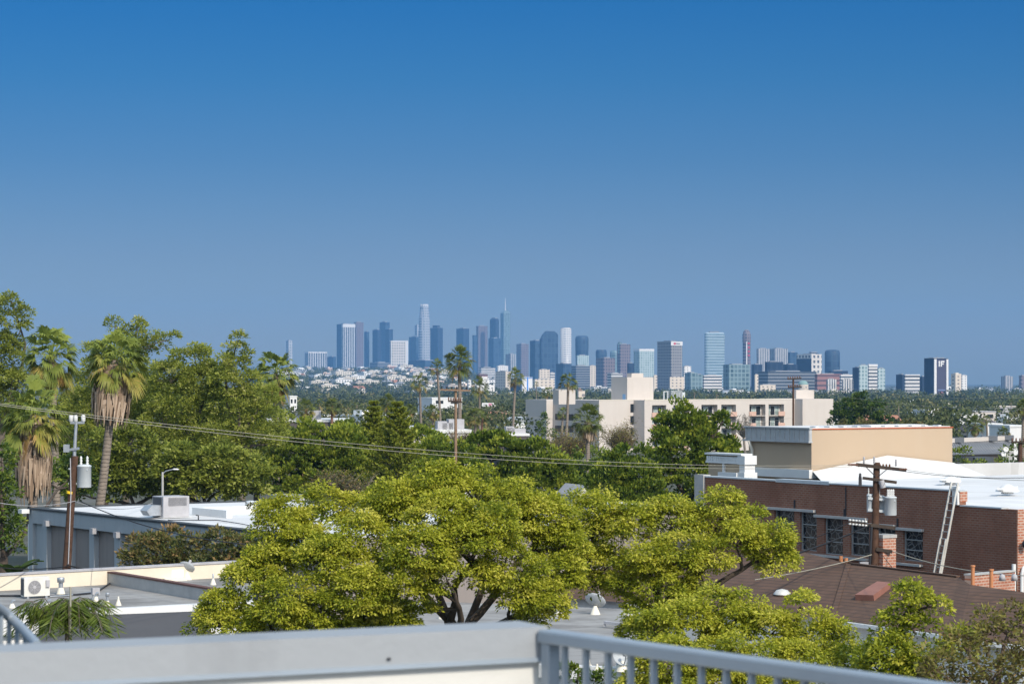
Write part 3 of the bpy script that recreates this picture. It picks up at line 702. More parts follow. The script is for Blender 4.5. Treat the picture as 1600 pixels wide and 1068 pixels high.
# ------------------------------------------------------------------ low flat-roofed building, bottom left
ZA = 6.0                                             # its roof level
def ya(py, z=ZA): return (CZ - z) * F / (py - HZ)    # depth of a point of that level seen in row py
def left_flat_building():
    A = V((xat(-60, ya(926)), ya(926), ZA)); B = V((xat(396, ya(899)), ya(899), ZA))
    Cn = V((xat(396, ya(941)), ya(941), ZA)); D = V((xat(-60, ya(966)), ya(966), ZA))
    t = thing('flat_roof_building', V((-10, 92, 0)), 'low grey flat roof with cream far parapet and white front edge, below the blue-grey building', 'building')
    off = t.location
    mb = MB(); ring = [(D.x, D.y), (Cn.x, Cn.y), (B.x, B.y), (A.x, A.y)]; mb.prism(ring, 0, ZA, 0, 1); mb.build('wall', [M['white_wall'], M['roof_grey']], t, off)
    d = (B - A).normalized(); n = V((-d.y, d.x, 0)); mb = MB()
    mb.prism([(p.x, p.y) for p in (A, B, B + n * 0.25, A + n * 0.25)], ZA - 0.5, ZA + 0.56); mb.build('far_parapet', M['parapet_cream'], t, off)
    mb = MB(); mb.prism([(p.x, p.y) for p in (A - n * 0.04, B - n * 0.04, B + n * 0.29, A + n * 0.29)], ZA + 0.562, ZA + 0.64); mb.build('coping', M['unit_grey'], t, off)
    e = (Cn - D).normalized(); n2 = V((-e.y, e.x, 0)); mb = MB()
    mb.prism([(p.x, p.y) for p in (D - n2 * 0.25, Cn - n2 * 0.25, Cn + n2 * 0.1, D + n2 * 0.1)], ZA - 0.62, ZA + 0.08); mb.build('front_edge', M['white_paint'], t, off)
    mb = MB(); q = Cn - n2 * 0.0; g = V((E2[0], E2[1], 0)); h = V((E1[0], E1[1], 0))
    # end return of the far parapet, sloping down
    mb.prism([(p.x, p.y) for p in (B, B + h * 0.25, B + h * 0.25 - g * 2.4, B - g * 2.4)], ZA, ZA + 0.5); mb.build('end_parapet', M['parapet_cream'], t, off)
    # divider between the two roof levels, and the low white wall beyond it
    p0 = at(345, 943, ya(943)); ln = walk(p0, E2, 163); p1 = p0 + V((E2[0], E2[1], 0)) * ln
    mb = MB(); mb.prism([(p.x, p.y) for p in (p0, p0 + h * 0.22, p1 + h * 0.22, p1)], ZA, ZA + 0.44); mb.build('roof_divider', M['concrete'], t, off)
    mb = MB(); mb.prism([(p.x, p.y) for p in (p0 - h * 0.04, p0 + h * 0.26, p1 + h * 0.26, p1 - h * 0.04)], ZA + 0.442, ZA + 0.5); mb.build('divider_cap', M['red_brown'] if 'red_brown' in M else plain('red_brown', (.13, .06, .045), 0.7), t, off)
    lw = walk(p1, E1, 287); p2 = p1 + h * lw
    mb = MB(); mb.prism([(p.x, p.y) for p in (p1 + h * 0.27, p2, p2 + g * 0.2, p1 + h * 0.27 + g * 0.2)], ZA, ZA + 0.42); mb.build('low_wall', M['white_paint'], t, off)
    mb = MB(); mb.prism([(p.x, p.y) for p in (p2 - h * 0.95 - g * 0.3, p2 - g * 0.3, p2 - g * 0.01, p2 - h * 0.95 - g * 0.01)], ZA, ZA + 0.12); mb.build('curb', M['cream_paint'], t, off)
    # added dark slab standing in for the cast shadow under the front edge
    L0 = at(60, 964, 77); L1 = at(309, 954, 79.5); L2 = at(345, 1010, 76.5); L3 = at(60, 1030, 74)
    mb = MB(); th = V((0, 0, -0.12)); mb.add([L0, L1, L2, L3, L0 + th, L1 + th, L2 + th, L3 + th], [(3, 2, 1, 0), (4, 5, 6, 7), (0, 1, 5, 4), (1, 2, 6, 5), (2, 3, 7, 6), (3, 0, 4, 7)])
    mb.build('shadow_slab', M['shadow_grey'], t, off)
left_flat_building()
condenser(58, 934, ya(934), 36, 33, 'beige air conditioner with round fan grille standing on the grey flat roof')
flue(95, 928, ya(928), 0.62, 0.135, 'galvanised flue with a wide cap on a cream cone, beside the fan unit')
flue(168, 946, ya(946), 0.46, 0.07, 'thin galvanised flue pipe near the front edge of the grey roof')
vent_cone(185, 945, ya(945), 0.3, 0.11, 'small cream vent cone just past the thin flue, near the front edge', 0.3)
vent_cone(333, 913, ya(913), 0.42, 0.125, 'cream cone vent with a thin spike, alone beyond the satellite dish', 0.45)
elbow_vent(17, 916, ya(916), 0.2, 0.1, 'small elbow vent at the foot of the cream parapet')
elbow_vent(75, 940 + 8, ya(948), 0.24, 0.12, 'elbow vent behind the drooping palm fronds')
elbow_vent(19, 949, ya(949), 0.25, 0.12, 'elbow vent on a cream cone in the front corner of the grey roof')
vent_cone(62, 951, ya(951), 0.27, 0.05, 'thin white pipe standing between two elbow vents', 0.7)
elbow_vent(150, 939, ya(939), 0.3, 0.11, 'square-headed vent beside the tip of the palm fronds')
sat_dish(292, 905, ya(905), 14, 'grey satellite dish seen from behind against the cream parapet', (0.25, 0.6, 0.7), 25)
def conduit(name, label, pts, r, mat, cat='cable'):
    o = V(pts[0]); mb = MB(); mb.tube(pts, r, 6); ob = mb.build(name, mat, None, tuple(o)); return tag(ob, label, cat)
conduit('roof_conduit', 'dark conduit lying across the grey roof past the fan unit', [at(x, y, ya(y + 2)) for x, y in ((-20, 930), (38, 930), (80, 930), (120, 928), (150, 925), (163, 916), (176, 908))], 0.035, M['dark_metal'])

conduit('roof_conduit', 'pale conduit running low from the fan unit to the small grey roof box', [at(x, y, ya(y + 2)) for x, y in ((78, 931), (100, 930), (125, 927), (146, 924))], 0.028, M['galvanised'])
def roof_junction():
    Y = ya(936); p = at(149, 936, Y); t = thing('junction_box', p, 'small grey box on two short legs on the flat roof, where the conduits meet', 'junction box', rz=GRID)
    mb = MB(); mb.box(-.14, .14, -.08, .08, .18, .42); mb.build('cabinet', M['unit_grey'], t)
    for u in (-.1, .1): mb = MB(); mb.box(u - .02, u + .02, -.02, .02, 0, .18); mb.build('leg', M['galvanised'], t)
roof_junction()
roof_mark = MB(); c_ = at(232, 908, ya(908)); roof_mark.lathe([(.34, 0), (.33, .05), (.001, .06)], n=14)
tag(roof_mark.build('roof_drain', M['dark_metal'], None, tuple(c_)), 'flat dark round drain cover on the roof by the cream parapet', 'roof drain')
# ------------------------------------------------------------------ blue-grey building behind it
ZB = 7.6
def blue_building():
    O = V((xat(385, 106.7), 106.7, 0)); ang = R(34.5); d = (-math.sin(ang), math.cos(ang)); x = (math.cos(ang), math.sin(ang))
    t = thing('blue_grey_building', O, 'blue-grey commercial building with dark recessed wall panels and a white flat roof', 'building', rz=ang)
    # local: y runs away along the wall, x into the building
    def ty(px): return walk((O.x, O.y), d, px)
    yL = ty(45); y0 = -6.0; D = 14
    mb = MB(); mb.box(0.25, D, y0, yL - 0.02, 0, ZB - 0.06); mb.build('wall', M['taupe_stucco'], t)
    mb = MB(); mb.box(0.3, D - 0.05, y0 + 0.05, yL - 0.3, ZB - 0.058, ZB - 0.03); mb.build('roof', M['roof_white'], t)
    mb = MB(); mb.box(0, 0.4, y0, yL, ZB - 0.72, ZB - 0.06); mb.build('fascia', M['blue_stucco'], t)
    mb = MB(); mb.box(-0.06, 0.5, y0, yL + 0.06, ZB - 0.058, ZB + 0.02); mb.box(0.5, D, yL - 0.25, yL + 0.06, ZB - 0.058, ZB + 0.02); mb.build('roof_edge', M['edge_dark'], t)
    pil = [(45, 51), (66, 73), (103, 111), (139.5, 147), (178.5, 188), (220, 228.5), (262, 270), (308, 316), (352, 362)]
    for a, b in pil:
        mb = MB(); ya_, yb = ty(b), ty(a); mb.box(0.0, 0.25 - 0.002, ya_, yb, 0, ZB - 0.722); mb.build('pilaster', M['blue_stucco'], t)
    mb = MB(); mb.box(0.19, 0.248, ty(66), ty(51), 0, ZB - 0.722); mb.build('end_panel', M['blue_stucco'], t)
    for px, py in ((76, 817), (149, 829), (186, 835)):
        y = ty(px); z = zat(py, O.y + d[1] * y); mb = MB(); mb.box(-0.22, 0.0, y - 0.16, y + 0.16, z - 0.13, z + 0.13); mb.cbox((0.1, y, z + 0.02), (0.3, 0.1, 0.1)); mb.build('wall_lamp', M['unit_grey'], t)
    mb = MB(); mb.box(-0.5, -0.1, yL - 0.3, yL + 0.15, ZB - 0.25, ZB - 0.05); mb.build('flood_lamp', M['white_paint'], t)
    mb = MB(); mb.box(0.02, 0.3, yL + 0.02, yL + 0.16, ZB - 3.0, ZB - 0.8); mb.build('downpipe', M['white_paint'], t)
    # low white kerbs on the roof
    def roofpt(px, py): Y = (CZ - ZB) * F / (py - HZ); q = V((xat(px, Y), Y, 0)) - O; return (q.x * x[0] + q.y * x[1], q.x * d[0] + q.y * d[1])
    a = roofpt(300, 803); b = roofpt(358, 808); mb = MB()
    mb.box(a[0], a[0] + 0.3, b[1], a[1], ZB - 0.028, ZB + 0.32); mb.box(a[0] + 0.3, a[0] + 4.5, a[1] - 0.3, a[1], ZB - 0.028, ZB + 0.32); mb.build('roof_kerb', M['white_paint'], t)
    return t
BB = blue_building()
def yb(py): return (CZ - ZB) * F / (py - HZ)
def rooftop_unit():
    Y = yb(808); p = at(267, 808, Y); k = Y / F; t = thing('rooftop_unit', p + V((0, 0, 0.02)), 'grey boxy air conditioning unit with louvres on the white roof', 'air conditioner', rz=R(34.5))
    w, d, h = 1.2, 1.0, 0.94
    mb = MB(); mb.box(-w*0.36, w*0.74, -0.1, d, 0, h); mb.build('cabinet', M['unit_grey'], t, bevel=0.02)
    mb = MB(); mb.box(-w*0.14, w*0.62, -0.115, -0.102, h * 0.55, h * 0.93)
    for i in range(7): mb.box(-w*0.14, w*0.62, -0.135, -0.116, h * (0.57 + i * 0.052), h * (0.59 + i * 0.052), 1)
    mb.build('louvre', [M['grille_dark'], M['unit_grey']], t)
    mb = MB(); mb.box(-w*0.375, -w*0.362, 0.05, d * 0.9, h * 0.5, h * 0.94); mb.build('side_louvre', M['grille_dark'], t)
    mb = MB(); mb.add([(-w*0.37, 0.1, 0.08), (-1.0, 0.1, 0.08), (-1.15, 0.1, 0.3), (-0.9, 0.1, 0.55), (-w*0.37, 0.1, 0.55), (-w*0.37, 0.8, 0.08), (-1.0, 0.8, 0.08), (-1.15, 0.8, 0.3), (-0.9, 0.8, 0.55), (-w*0.37, 0.8, 0.55)],
                      [(4, 3, 2, 1, 0), (5, 6, 7, 8, 9), (0, 1, 6, 5), (1, 2, 7, 6), (2, 3, 8, 7), (3, 4, 9, 8)]); mb.build('duct', M['galvanised'], t)
    mb = MB(); mb.box(-w*0.45, w*0.8, -0.25, d + 0.1, -0.02, 0.0 - 0.002); mb.build('base_frame', M['white_paint'], t)
rooftop_unit()
def roof_box(px, py, Y, w, h, label, mat, name='roof_vent', dome=True):
    p = at(px, py, Y); t = thing(name, p, label, 'roof vent'); mb = MB(); mb.cbox((0, 0, h * 0.3), (w * 0.8, w * 0.8, h * 0.6), 0, GRID); mb.build('curb', M['white_paint'], t)
    mb = MB(); mb.lathe([(w * 0.55, h * 0.6), (w * 0.6, h * 0.68), (w * 0.5, h * 0.9), (w * 0.2, h)], n=14, cap=True); mb.build('hood', mat, t)
roof_box(392, 793, yb(793), 0.5, 0.36, 'round grey hooded vent on the white roof, by the lime-green crown', M['transformer_grey'])
conduit('roof_cable', 'thin dark cable lying over the white roof', [at(x, y, yb(y + 1)) for x, y in ((262, 812), (290, 812), (340, 812), (372, 817), (400, 822))], 0.02, M['dark_metal'])
conduit('roof_pipe', 'pale jointed pipe stub on the white roof beside the conditioner', [at(310, 812, yb(813)), at(310, 805, yb(813)), at(306, 804, yb(813))], 0.03, M['dark_metal'], 'pipe')
mb = MB(); p = at(453, 780, yb(780)); mb.cbox((p.x, p.y, ZB + 0.12), (1.6, 1.2, 0.3), 0, GRID)
tag(mb.build('roof_hatch', M['unit_grey'], None, (p.x, p.y, ZB)), 'long low grey hatch at the far side of the white roof', 'roof hatch')
def street_lamp(px, top, by, Y, label):
    p = at(px, by, Y); gz = ground_z(p.x, Y); t = thing('street_lamp', V((p.x, p.y, gz)), label, 'street lamp'); k = Y / F; h = zat(top, Y) - gz
    mb = MB(); mb.tube([(0, 0, 0), (0, 0, h)], [0.08, 0.06], 8); mb.build('post', M['concrete'], t)
    mb = MB(); mb.tube([(0, 0, h - 0.1), (0.18, 0, h + 0.05), (0.55, 0, h + 0.14)], 0.03, 6); mb.build('arm', M['galvanised'], t)
    mb = MB(); mb.lathe([(0.001, -0.05), (0.1, -0.04), (0.13, 0.0), (0.08, 0.06), (0.001, 0.07)], n=12, M=Matrix.Translation((0.7, 0, h + 0.14)) @ Matrix.Diagonal((1.6, 0.8, 0.8, 1))); mb.build('lamp_head', M['white_paint'], t)
street_lamp(254, 737, 778, 138, 'concrete street lamp with a white head behind the white roof')
# ------------------------------------------------------------------ brick building with the white roof and the tan penthouse
BO = V((xat(1589, 108), 108, 0))                     # near corner; local x = along the sunlit face, y = away along the shaded wall
def by(px): return walk((BO.x, BO.y), E2, px)
def bw(x, y): return V((BO.x + E1[0] * x + E2[0] * y, BO.y + E1[1] * x + E2[1] * y, 0))
def bz(py, y, x=0.0): return zat(py, bw(x, y).y)
ZW, ZP, ZL = 8.55, 9.08, 8.38                         # roof, high parapet, low parapet
def brick_building():
    t = thing('brick_building', BO, 'dark red brick building with leaded windows, white flat roof and a tan stucco penthouse', 'building', rz=GRID)
    yF = by(1102); yS = by(1500); Wd = 46
    # shaded long wall with window openings: piers, band above and band below
    wins = []
    for a, b, top, bot in ((1210, 1241, 796, 858), (1250, 1276, 800, 860), (1288, 1317, 809, 866), (1328, 1358, 815, 868), (1370, 1399, 822, 872), (1411, 1442, 828, 876)):
        y0, y1 = by(b), by(a); ym = (y0 + y1) / 2; wins.append((y0, y1, bz(bot, ym), bz(top, ym)))
    wins.sort(); zb = min(w_[2] for w_ in wins); zt = max(w_[3] for w_ in wins)
    mb = MB(); T = 0.35
    mb.box(0, T, yS, yF, zt, ZP - 0.06); mb.box(0, T, 0, yF, 0, zb)
    edges = [0] + [q for w_ in wins for q in w_[:2]] + [yF]
    for i in range(0, len(edges), 2): mb.box(0, T, edges[i], edges[i + 1], zb, zt)
    mb.box(0, T, 0, yS, zt, ZL)
    for y0, y1, z0, z1 in wins:
        if z1 < zt - 0.01: mb.box(0, T, y0, y1, z1, zt)
        if z0 > zb + 0.01: mb.box(0, T, y0, y1, zb, z0)
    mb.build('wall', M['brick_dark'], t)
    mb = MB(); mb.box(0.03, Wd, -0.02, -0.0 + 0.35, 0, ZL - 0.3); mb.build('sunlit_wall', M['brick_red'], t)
    mb = MB(); mb.box(0.02, 0.6, -0.032, 0.0 - .021, ZL - 0.62, ZL + 0.02); mb.build('corner_course', M['brick_red'], t)
    mb = MB(); mb.box(-0.01, T + 0.06, yS - 0.02, yS + 0.35, ZP - 0.5, ZP - 0.055); mb.build('parapet_end', M['brick_red'], t)
    mb = MB(); mb.box(-0.06, T + 0.02, yS - 0.03, by(1296), ZP - 0.058, ZP + 0.0); mb.box(-0.05, T + 0.06, by(1296) - 0.02, by(1213), ZP - 0.1, ZP + 0.06); mb.box(-0.06, T + 0.02, by(1213), yF, ZP - 0.058, ZP + 0.01)
    mb.box(-0.05, T + 0.03, 0.9, yS - 0.03, ZL + 0.002, ZL + 0.06); mb.build('coping', M['transformer_grey'], t)
    mb = MB(); mb.box(-0.12, 0.32, yF, yF + 0.75, 0, ZP + 0.06); mb.build('end_pier', M['concrete'], t)
    for y0, y1, z0, z1 in wins:
        f = MB(); f.box(0.10, 0.16, y0, y0 + 0.05, z0, z1); f.box(0.10, 0.16, y1 - 0.07, y1, z0, z1)
        for k in range(4):
            z = z0 + (z1 - z0) * k / 3.0 - (0.04 if k == 3 else 0); f.box(0.09, 0.155, y0 + 0.05, y1 - 0.07, z, z + 0.04)
        fo = f.build('window', M['window_frame'], t)
        g = MB(); g.box(0.17, 0.19, y0, y1, z0, z1); g.build('pane', M['leaded_glass'], fo)
    for a, b, py in ((1199, 1275, 795.5), (1275, 1356, 808), (1358, 1400, 820), (1399, 1444, 826.5)):
        y0, y1 = by(b), by(a); z = bz(py, (y0 + y1) / 2); mb = MB(); mb.box(-0.16, 0.03, y0, y1, z - 0.06, z + 0.06); mb.build('lintel', M['concrete'], t)
    for a, b, py in ((1252, 1358, 866), (1399, 1442, 878)):
        y0, y1 = by(b), by(a); z = bz(py, (y0 + y1) / 2) - 0.07; mb = MB(); mb.box(-0.2, 0.03, y0, y1, z - 0.07, z + 0.03); mb.build('window_sill', M['concrete'], t)
    for px, py in ((1242, 788), (1320, 802), (1403, 817)):
        y = by(px); z = bz(py, y); mb = MB(); mb.box(-0.05, -0.002, y - 0.04, y + 0.04, z - 0.2, z + 0.22); mb.build('anchor_plate', M['dark_metal'], t)
    for px in (1112, 1128):
        y = by(px); mb = MB(); mb.box(-0.01, 0.02, y - 0.3, y + 0.3, bz(776, y), bz(764, y)); mb.build('small_window', M['leaded_glass'], t)
    mb = MB(); y = by(1322); mb.cbox((-0.02, y, ZP - 0.9), (0.035, 0.05, 1.5)); mb.build('wall_conduit', M['dark_metal'], t)
    # roof sheet, gently rising toward the back, and the far kerb
    mb = MB(); yR = yF + 0.3
    mb.add([(T, 0.3, ZL - 0.25), (Wd, 0.3, ZL - 0.25), (Wd, 20, ZW), (T, 5, ZW - 0.1), (T, yR, ZW), (Wd, yR + 6, ZW)], [(0, 1, 2, 3), (3, 2, 5, 4)]); mb.build('roof', M['roof_white'], t)
    mb = MB(); p = at(1488, 728, 150); q = V((p.x - BO.x, p.y - BO.y, 0)); lx = q.x * E1[0] + q.y * E1[1]; ly = q.x * E2[0] + q.y * E2[1]
    mb.box(lx - 0.5, lx + 26, ly + 4.0, ly + 4.4, ZW - 1, ZW + 0.14); mb.build('far_kerb', M['roof_white'], t)
    # tan penthouse
    c = at(1268, 742, 142); q = V((c.x - BO.x, c.y - BO.y, 0)); px_ = q.x * E1[0] + q.y * E1[1]; py_ = q.x * E2[0] + q.y * E2[1]
    W = walk((c.x, c.y), E1, 1488); L = walk((c.x, c.y), E2, 1170); zt = zat(671, c.y); zl = zat(712, c.y)
    mb = MB(); mb.box(px_, px_ + W, py_, py_ + L, ZW - 1, zt); pent = mb.build('penthouse', M['tan_stucco'], t)
    mb = MB(); mb.box(px_ - 0.03, px_ + W + 0.04, py_ - 0.05, py_ + 0.1, zt + 0.002, zt + 0.06); mb.build('red_coping', M['red_trim'], pent)
    mb = MB(); mb.box(px_ + 0.1, px_ + W - 0.05, py_ + 0.12, py_ + L - 0.1, zt + 0.003, zt + 0.1)
    for i in range(10): mb.cbox((px_ + 0.6 + i * 1.0, py_ + 0.5, zt + 0.13), (0.22, 0.5, 0.08))
    mb.box(px_ + W * 0.45, px_ + W * 0.86, py_ + 0.6, py_ + 2.0, zt + 0.104, zt + 0.2); mb.build('penthouse_roof', M['roof_white'], pent)
    mb = MB(); hz = (18 / F) * c.y
    mb.box(px_ - 0.16, px_ - 0.003, py_ - 0.04, py_ + L + 0.12, zt - hz, zt + 0.03); mb.box(px_ - 0.24, px_ - 0.003, py_ - 0.1, py_ + L + 0.2, zt + 0.032, zt + 0.11)
    mb.box(px_ - 0.28, px_ - 0.003, py_ - 0.1, py_ + L + 0.25, zt - hz - 0.09, zt - hz - 0.002)
    k = int(L / 0.42)
    for i in range(k + 1): mb.box(px_ - 0.2, px_ - 0.162, py_ + i * L / k - 0.02, py_ + i * L / k + 0.05, zt - hz + 0.002, zt + 0.028)
    mb.build('cornice', M['cornice_metal'], pent)
    mb = MB(); dy = py_ + L - 0.45; mb.tube([(px_ - 0.25, dy + 0.1, zt - hz - 0.1), (px_ - 0.22, dy, zt - hz - 0.35), (px_ - 0.1, dy, zt - hz - 0.6), (px_ - 0.1, dy, ZW)], 0.085, 8); mb.build('downspout', M['cream_paint'], pent)
    mb = MB()                                       # white flashing and the snow-white cricket against the tan wall
    mb.box(px_ - 0.25, px_ - 0.004, py_ - 0.1, py_ + L, ZW - 0.2, ZW + 0.28); mb.box(px_, px_ + W, py_ - 0.09, py_ - 0.004, ZW - 0.2, ZW + 0.2)
    s = W * 0.52; mb.add([(px_, py_ - 0.1, ZW + 0.2), (px_ + s, py_ - 0.1, ZW + 1.0), (px_ + W, py_ - 0.1, ZW + 0.5), (px_ + W + 0.3, py_ - 3.4, ZW - 0.4), (px_ + s * 0.3, py_ - 4.6, ZW - 0.45), (px_ - 0.3, py_ - 1.4, ZW - 0.4)],
            [(0, 5, 4), (0, 4, 1), (1, 4, 3), (1, 3, 2)]); mb.build('roof_flashing', M['white_paint'], t)
    # little parapet pavilion to the far side
    c2 = at(1161, 752, 139); q = V((c2.x - BO.x, c2.y - BO.y, 0)); ax = q.x * E1[0] + q.y * E1[1]; ay = q.x * E2[0] + q.y * E2[1]
    L2 = walk((c2.x, c2.y), E2, 1107); z2 = zat(711, c2.y); z1 = zat(719, c2.y)
    mb = MB(); mb.box(ax, ax + 0.5, ay, ay + L2, ZW - 1, z2 - 0.02); pv = mb.build('raised_parapet', M['tan_stucco'], t)
    mb = MB(); mb.box(ax - 0.1, ax - 0.003, ay + 0.3, ay + L2 + 0.05, z1 - 0.08, z2 - 0.1); mb.box(ax - 0.2, ax + 0.55, ay - 0.1, ay + L2 + 0.1, z2 - 0.018, z2 + 0.08); mb.box(ax - 0.16, ax - 0.003, ay + 0.3, ay + L2 + 0.06, z1 - 0.2, z1 - 0.083)
    k = 16
    for i in range(k): mb.box(ax - 0.15, ax - 0.102, ay + 0.3 + i * (L2 - 0.3) / k, ay + 0.42 + i * (L2 - 0.3) / k, z1 - 0.078, z2 - 0.1)
    mb.box(ax - 0.12, ax - 0.003, ay + L2 * 0.5, ay + L2 * 0.5 + 0.14, ZW - 0.1, z1 - 0.2)
    mb.build('parapet_cornice', M['white_paint'], pv)
    mb = MB(); mb.box(ax - 0.18, ax + 0.7, ay - 0.35, ay + 0.28, ZW - 0.2, ZW + 0.25); mb.box(ax - 0.1, ax + 0.6, ay - 0.28, ay + 0.2, ZW + 0.25, z2 - 0.5); mb.box(ax - 0.16, ax + 0.66, ay - 0.36, ay + 0.29, z2 - 0.5, z2 - 0.02); mb.box(ax - 0.25, ax - 0.003, ay + 0.28, ay + L2 * 0.62, ZW - 0.2, ZW + 0.22)
    mb.build('white_pier', M['white_paint'], pv)
    # white corner pipes
    for dx, r in ((0.0, 0.10), (0.0, 0.075)):
        pass
    mb = MB(); mb.tube([(-0.16, 0.02, 0), (-0.16, 0.02, 6.1)], 0.09, 8); mb.build('corner_pipe', M['white_paint'], t)
    mb = MB(); mb.tube([(0.12, -0.18, 0), (0.12, -0.18, 5.7), (0.2, -0.18, 5.95), (0.6, -0.18, 6.0)], 0.075, 8); mb.build('corner_pipe', M['white_paint'], t)
    mb = MB(); mb.lathe([(0.001, -0.12), (0.13, -0.08), (0.17, 0.1), (0.1, 0.2), (0.001, 0.22)], (0.22, -0.3, 6.9), 12); mb.build('corner_lamp', M['dark_metal'], t)
    return t
brick_building()
def brick_rubble(px, py, w, n, label):
    p = at(px, py, (CZ - ZP) * F / (py - HZ)); mb = MB(); r = random.Random(px)
    for i in range(n): mb.cbox((r.uniform(-w, w), r.uniform(-.2, .2), 0.06 + 0.09 * (i % 2)), (0.22, 0.11, 0.08), 0, r.uniform(0, 3))
    tag(mb.build('brick_pile', M['brick_red'], None, (0, 0, 0)), label, 'bricks'); o = bpy.data.objects[-1] if False else None
    return p
for px, py, n, lab in ((1224, 742, 9, 'loose red bricks left on the parapet of the brick building'), (1285, 740, 3, 'a few loose bricks on the white roof below the tan wall')):
    y = by(px); p = bw(0.2 if n > 5 else 4.5, y if n > 5 else y + 2); z = ZP + 0.06 if n > 5 else ZW; mb = MB(); r = random.Random(px)
    for i in range(n): mb.cbox((r.uniform(-.1, .1) + E2[0] * (i - n / 2) * 0.22, E2[1] * (i - n / 2) * 0.22, 0.05 + 0.085 * (i % 2)), (0.24, 0.12, 0.085), 0, r.uniform(0.2, 1.2))
    tag(mb.build('brick_pile', M['brick_red'], None, (p.x, p.y, z)), lab, 'bricks')
def cowl(px, py, label, s=1.0):
    Y = (CZ - ZW) * F / (py - HZ); p = at(px, py, Y); t = thing('roof_cowl', p, label, 'roof vent', rz=GRID)
    mb = MB(); mb.lathe([(0.34 * s, 0), (0.3 * s, 0.12 * s)], n=12, cap=True); mb.build('collar', M['white_paint'], t)
    mb = MB(); mb.lathe([(0.62 * s, 0.12 * s), (0.6 * s, 0.2 * s), (0.3 * s, 0.4 * s), (0.12 * s, 0.5 * s), (0.001, 0.5 * s)], n=10, cap=True); mb.build('hood', M['white_paint'], t)
    for sg in (-1, 1):
        mb = MB(); mb.beam((0.3 * s * sg, 0.1, 0.24 * s), (1.05 * s * sg, 0.5 * sg, 0.3 * s), 0.3 * s, 0.12 * s); mb.build('side_duct', M['white_paint'], t)
cowl(1485, 756, 'white conical roof cowl nearer the brick parapet end, above the ladder top', 0.9)
cowl(1574, 771, 'white conical roof cowl with a side duct out on the open white roof', 0.9)
def ladder():
    y = by(1497); top = bw(-0.1, y + 0.1); top.z = ZP + 0.35; bot = bw(-1.45, y + 0.35); bot.z = 3.0
    t = thing('ladder', bot, 'long aluminium ladder leaning against the brick wall up to the white roof', 'ladder'); off = t.location
    s = V((E2[0], E2[1], 0)) * 0.21; d = top - bot
    ang = math.atan2(E2[1], E2[0])
    for sg in (-1, 1):
        mb = MB(); mb.beam(bot + s * sg, top + s * sg, 0.05, 0.085); mb.build('side_rail', M['aluminium'], t, off)
        mb = MB(); o = V((-E1[0], -E1[1], 0)) * 0.07; mb.beam(bot + s * sg * 0.86 + o, bot + d * 0.62 + s * sg * 0.86 + o, 0.04, 0.07); mb.build('lower_side_rail', M['aluminium'], t, off)
    n = int(d.length / 0.3)
    for i in range(1, n):
        p = bot + d * i / n; mb = MB(); mb.beam(p - s, p + s, 0.035, 0.035); mb.build('rung', M['aluminium'], t, off)
    mb = MB(); p = top - d * 0.045 + V((0.05 * E1[0], 0.05 * E1[1], -0.1)); mb.cbox((p.x + 0.06, p.y, p.z - 0.2), (0.12, 0.34, 0.8), 0, GRID); mb.build('padding', M['white_paint'], t, off)
ladder()

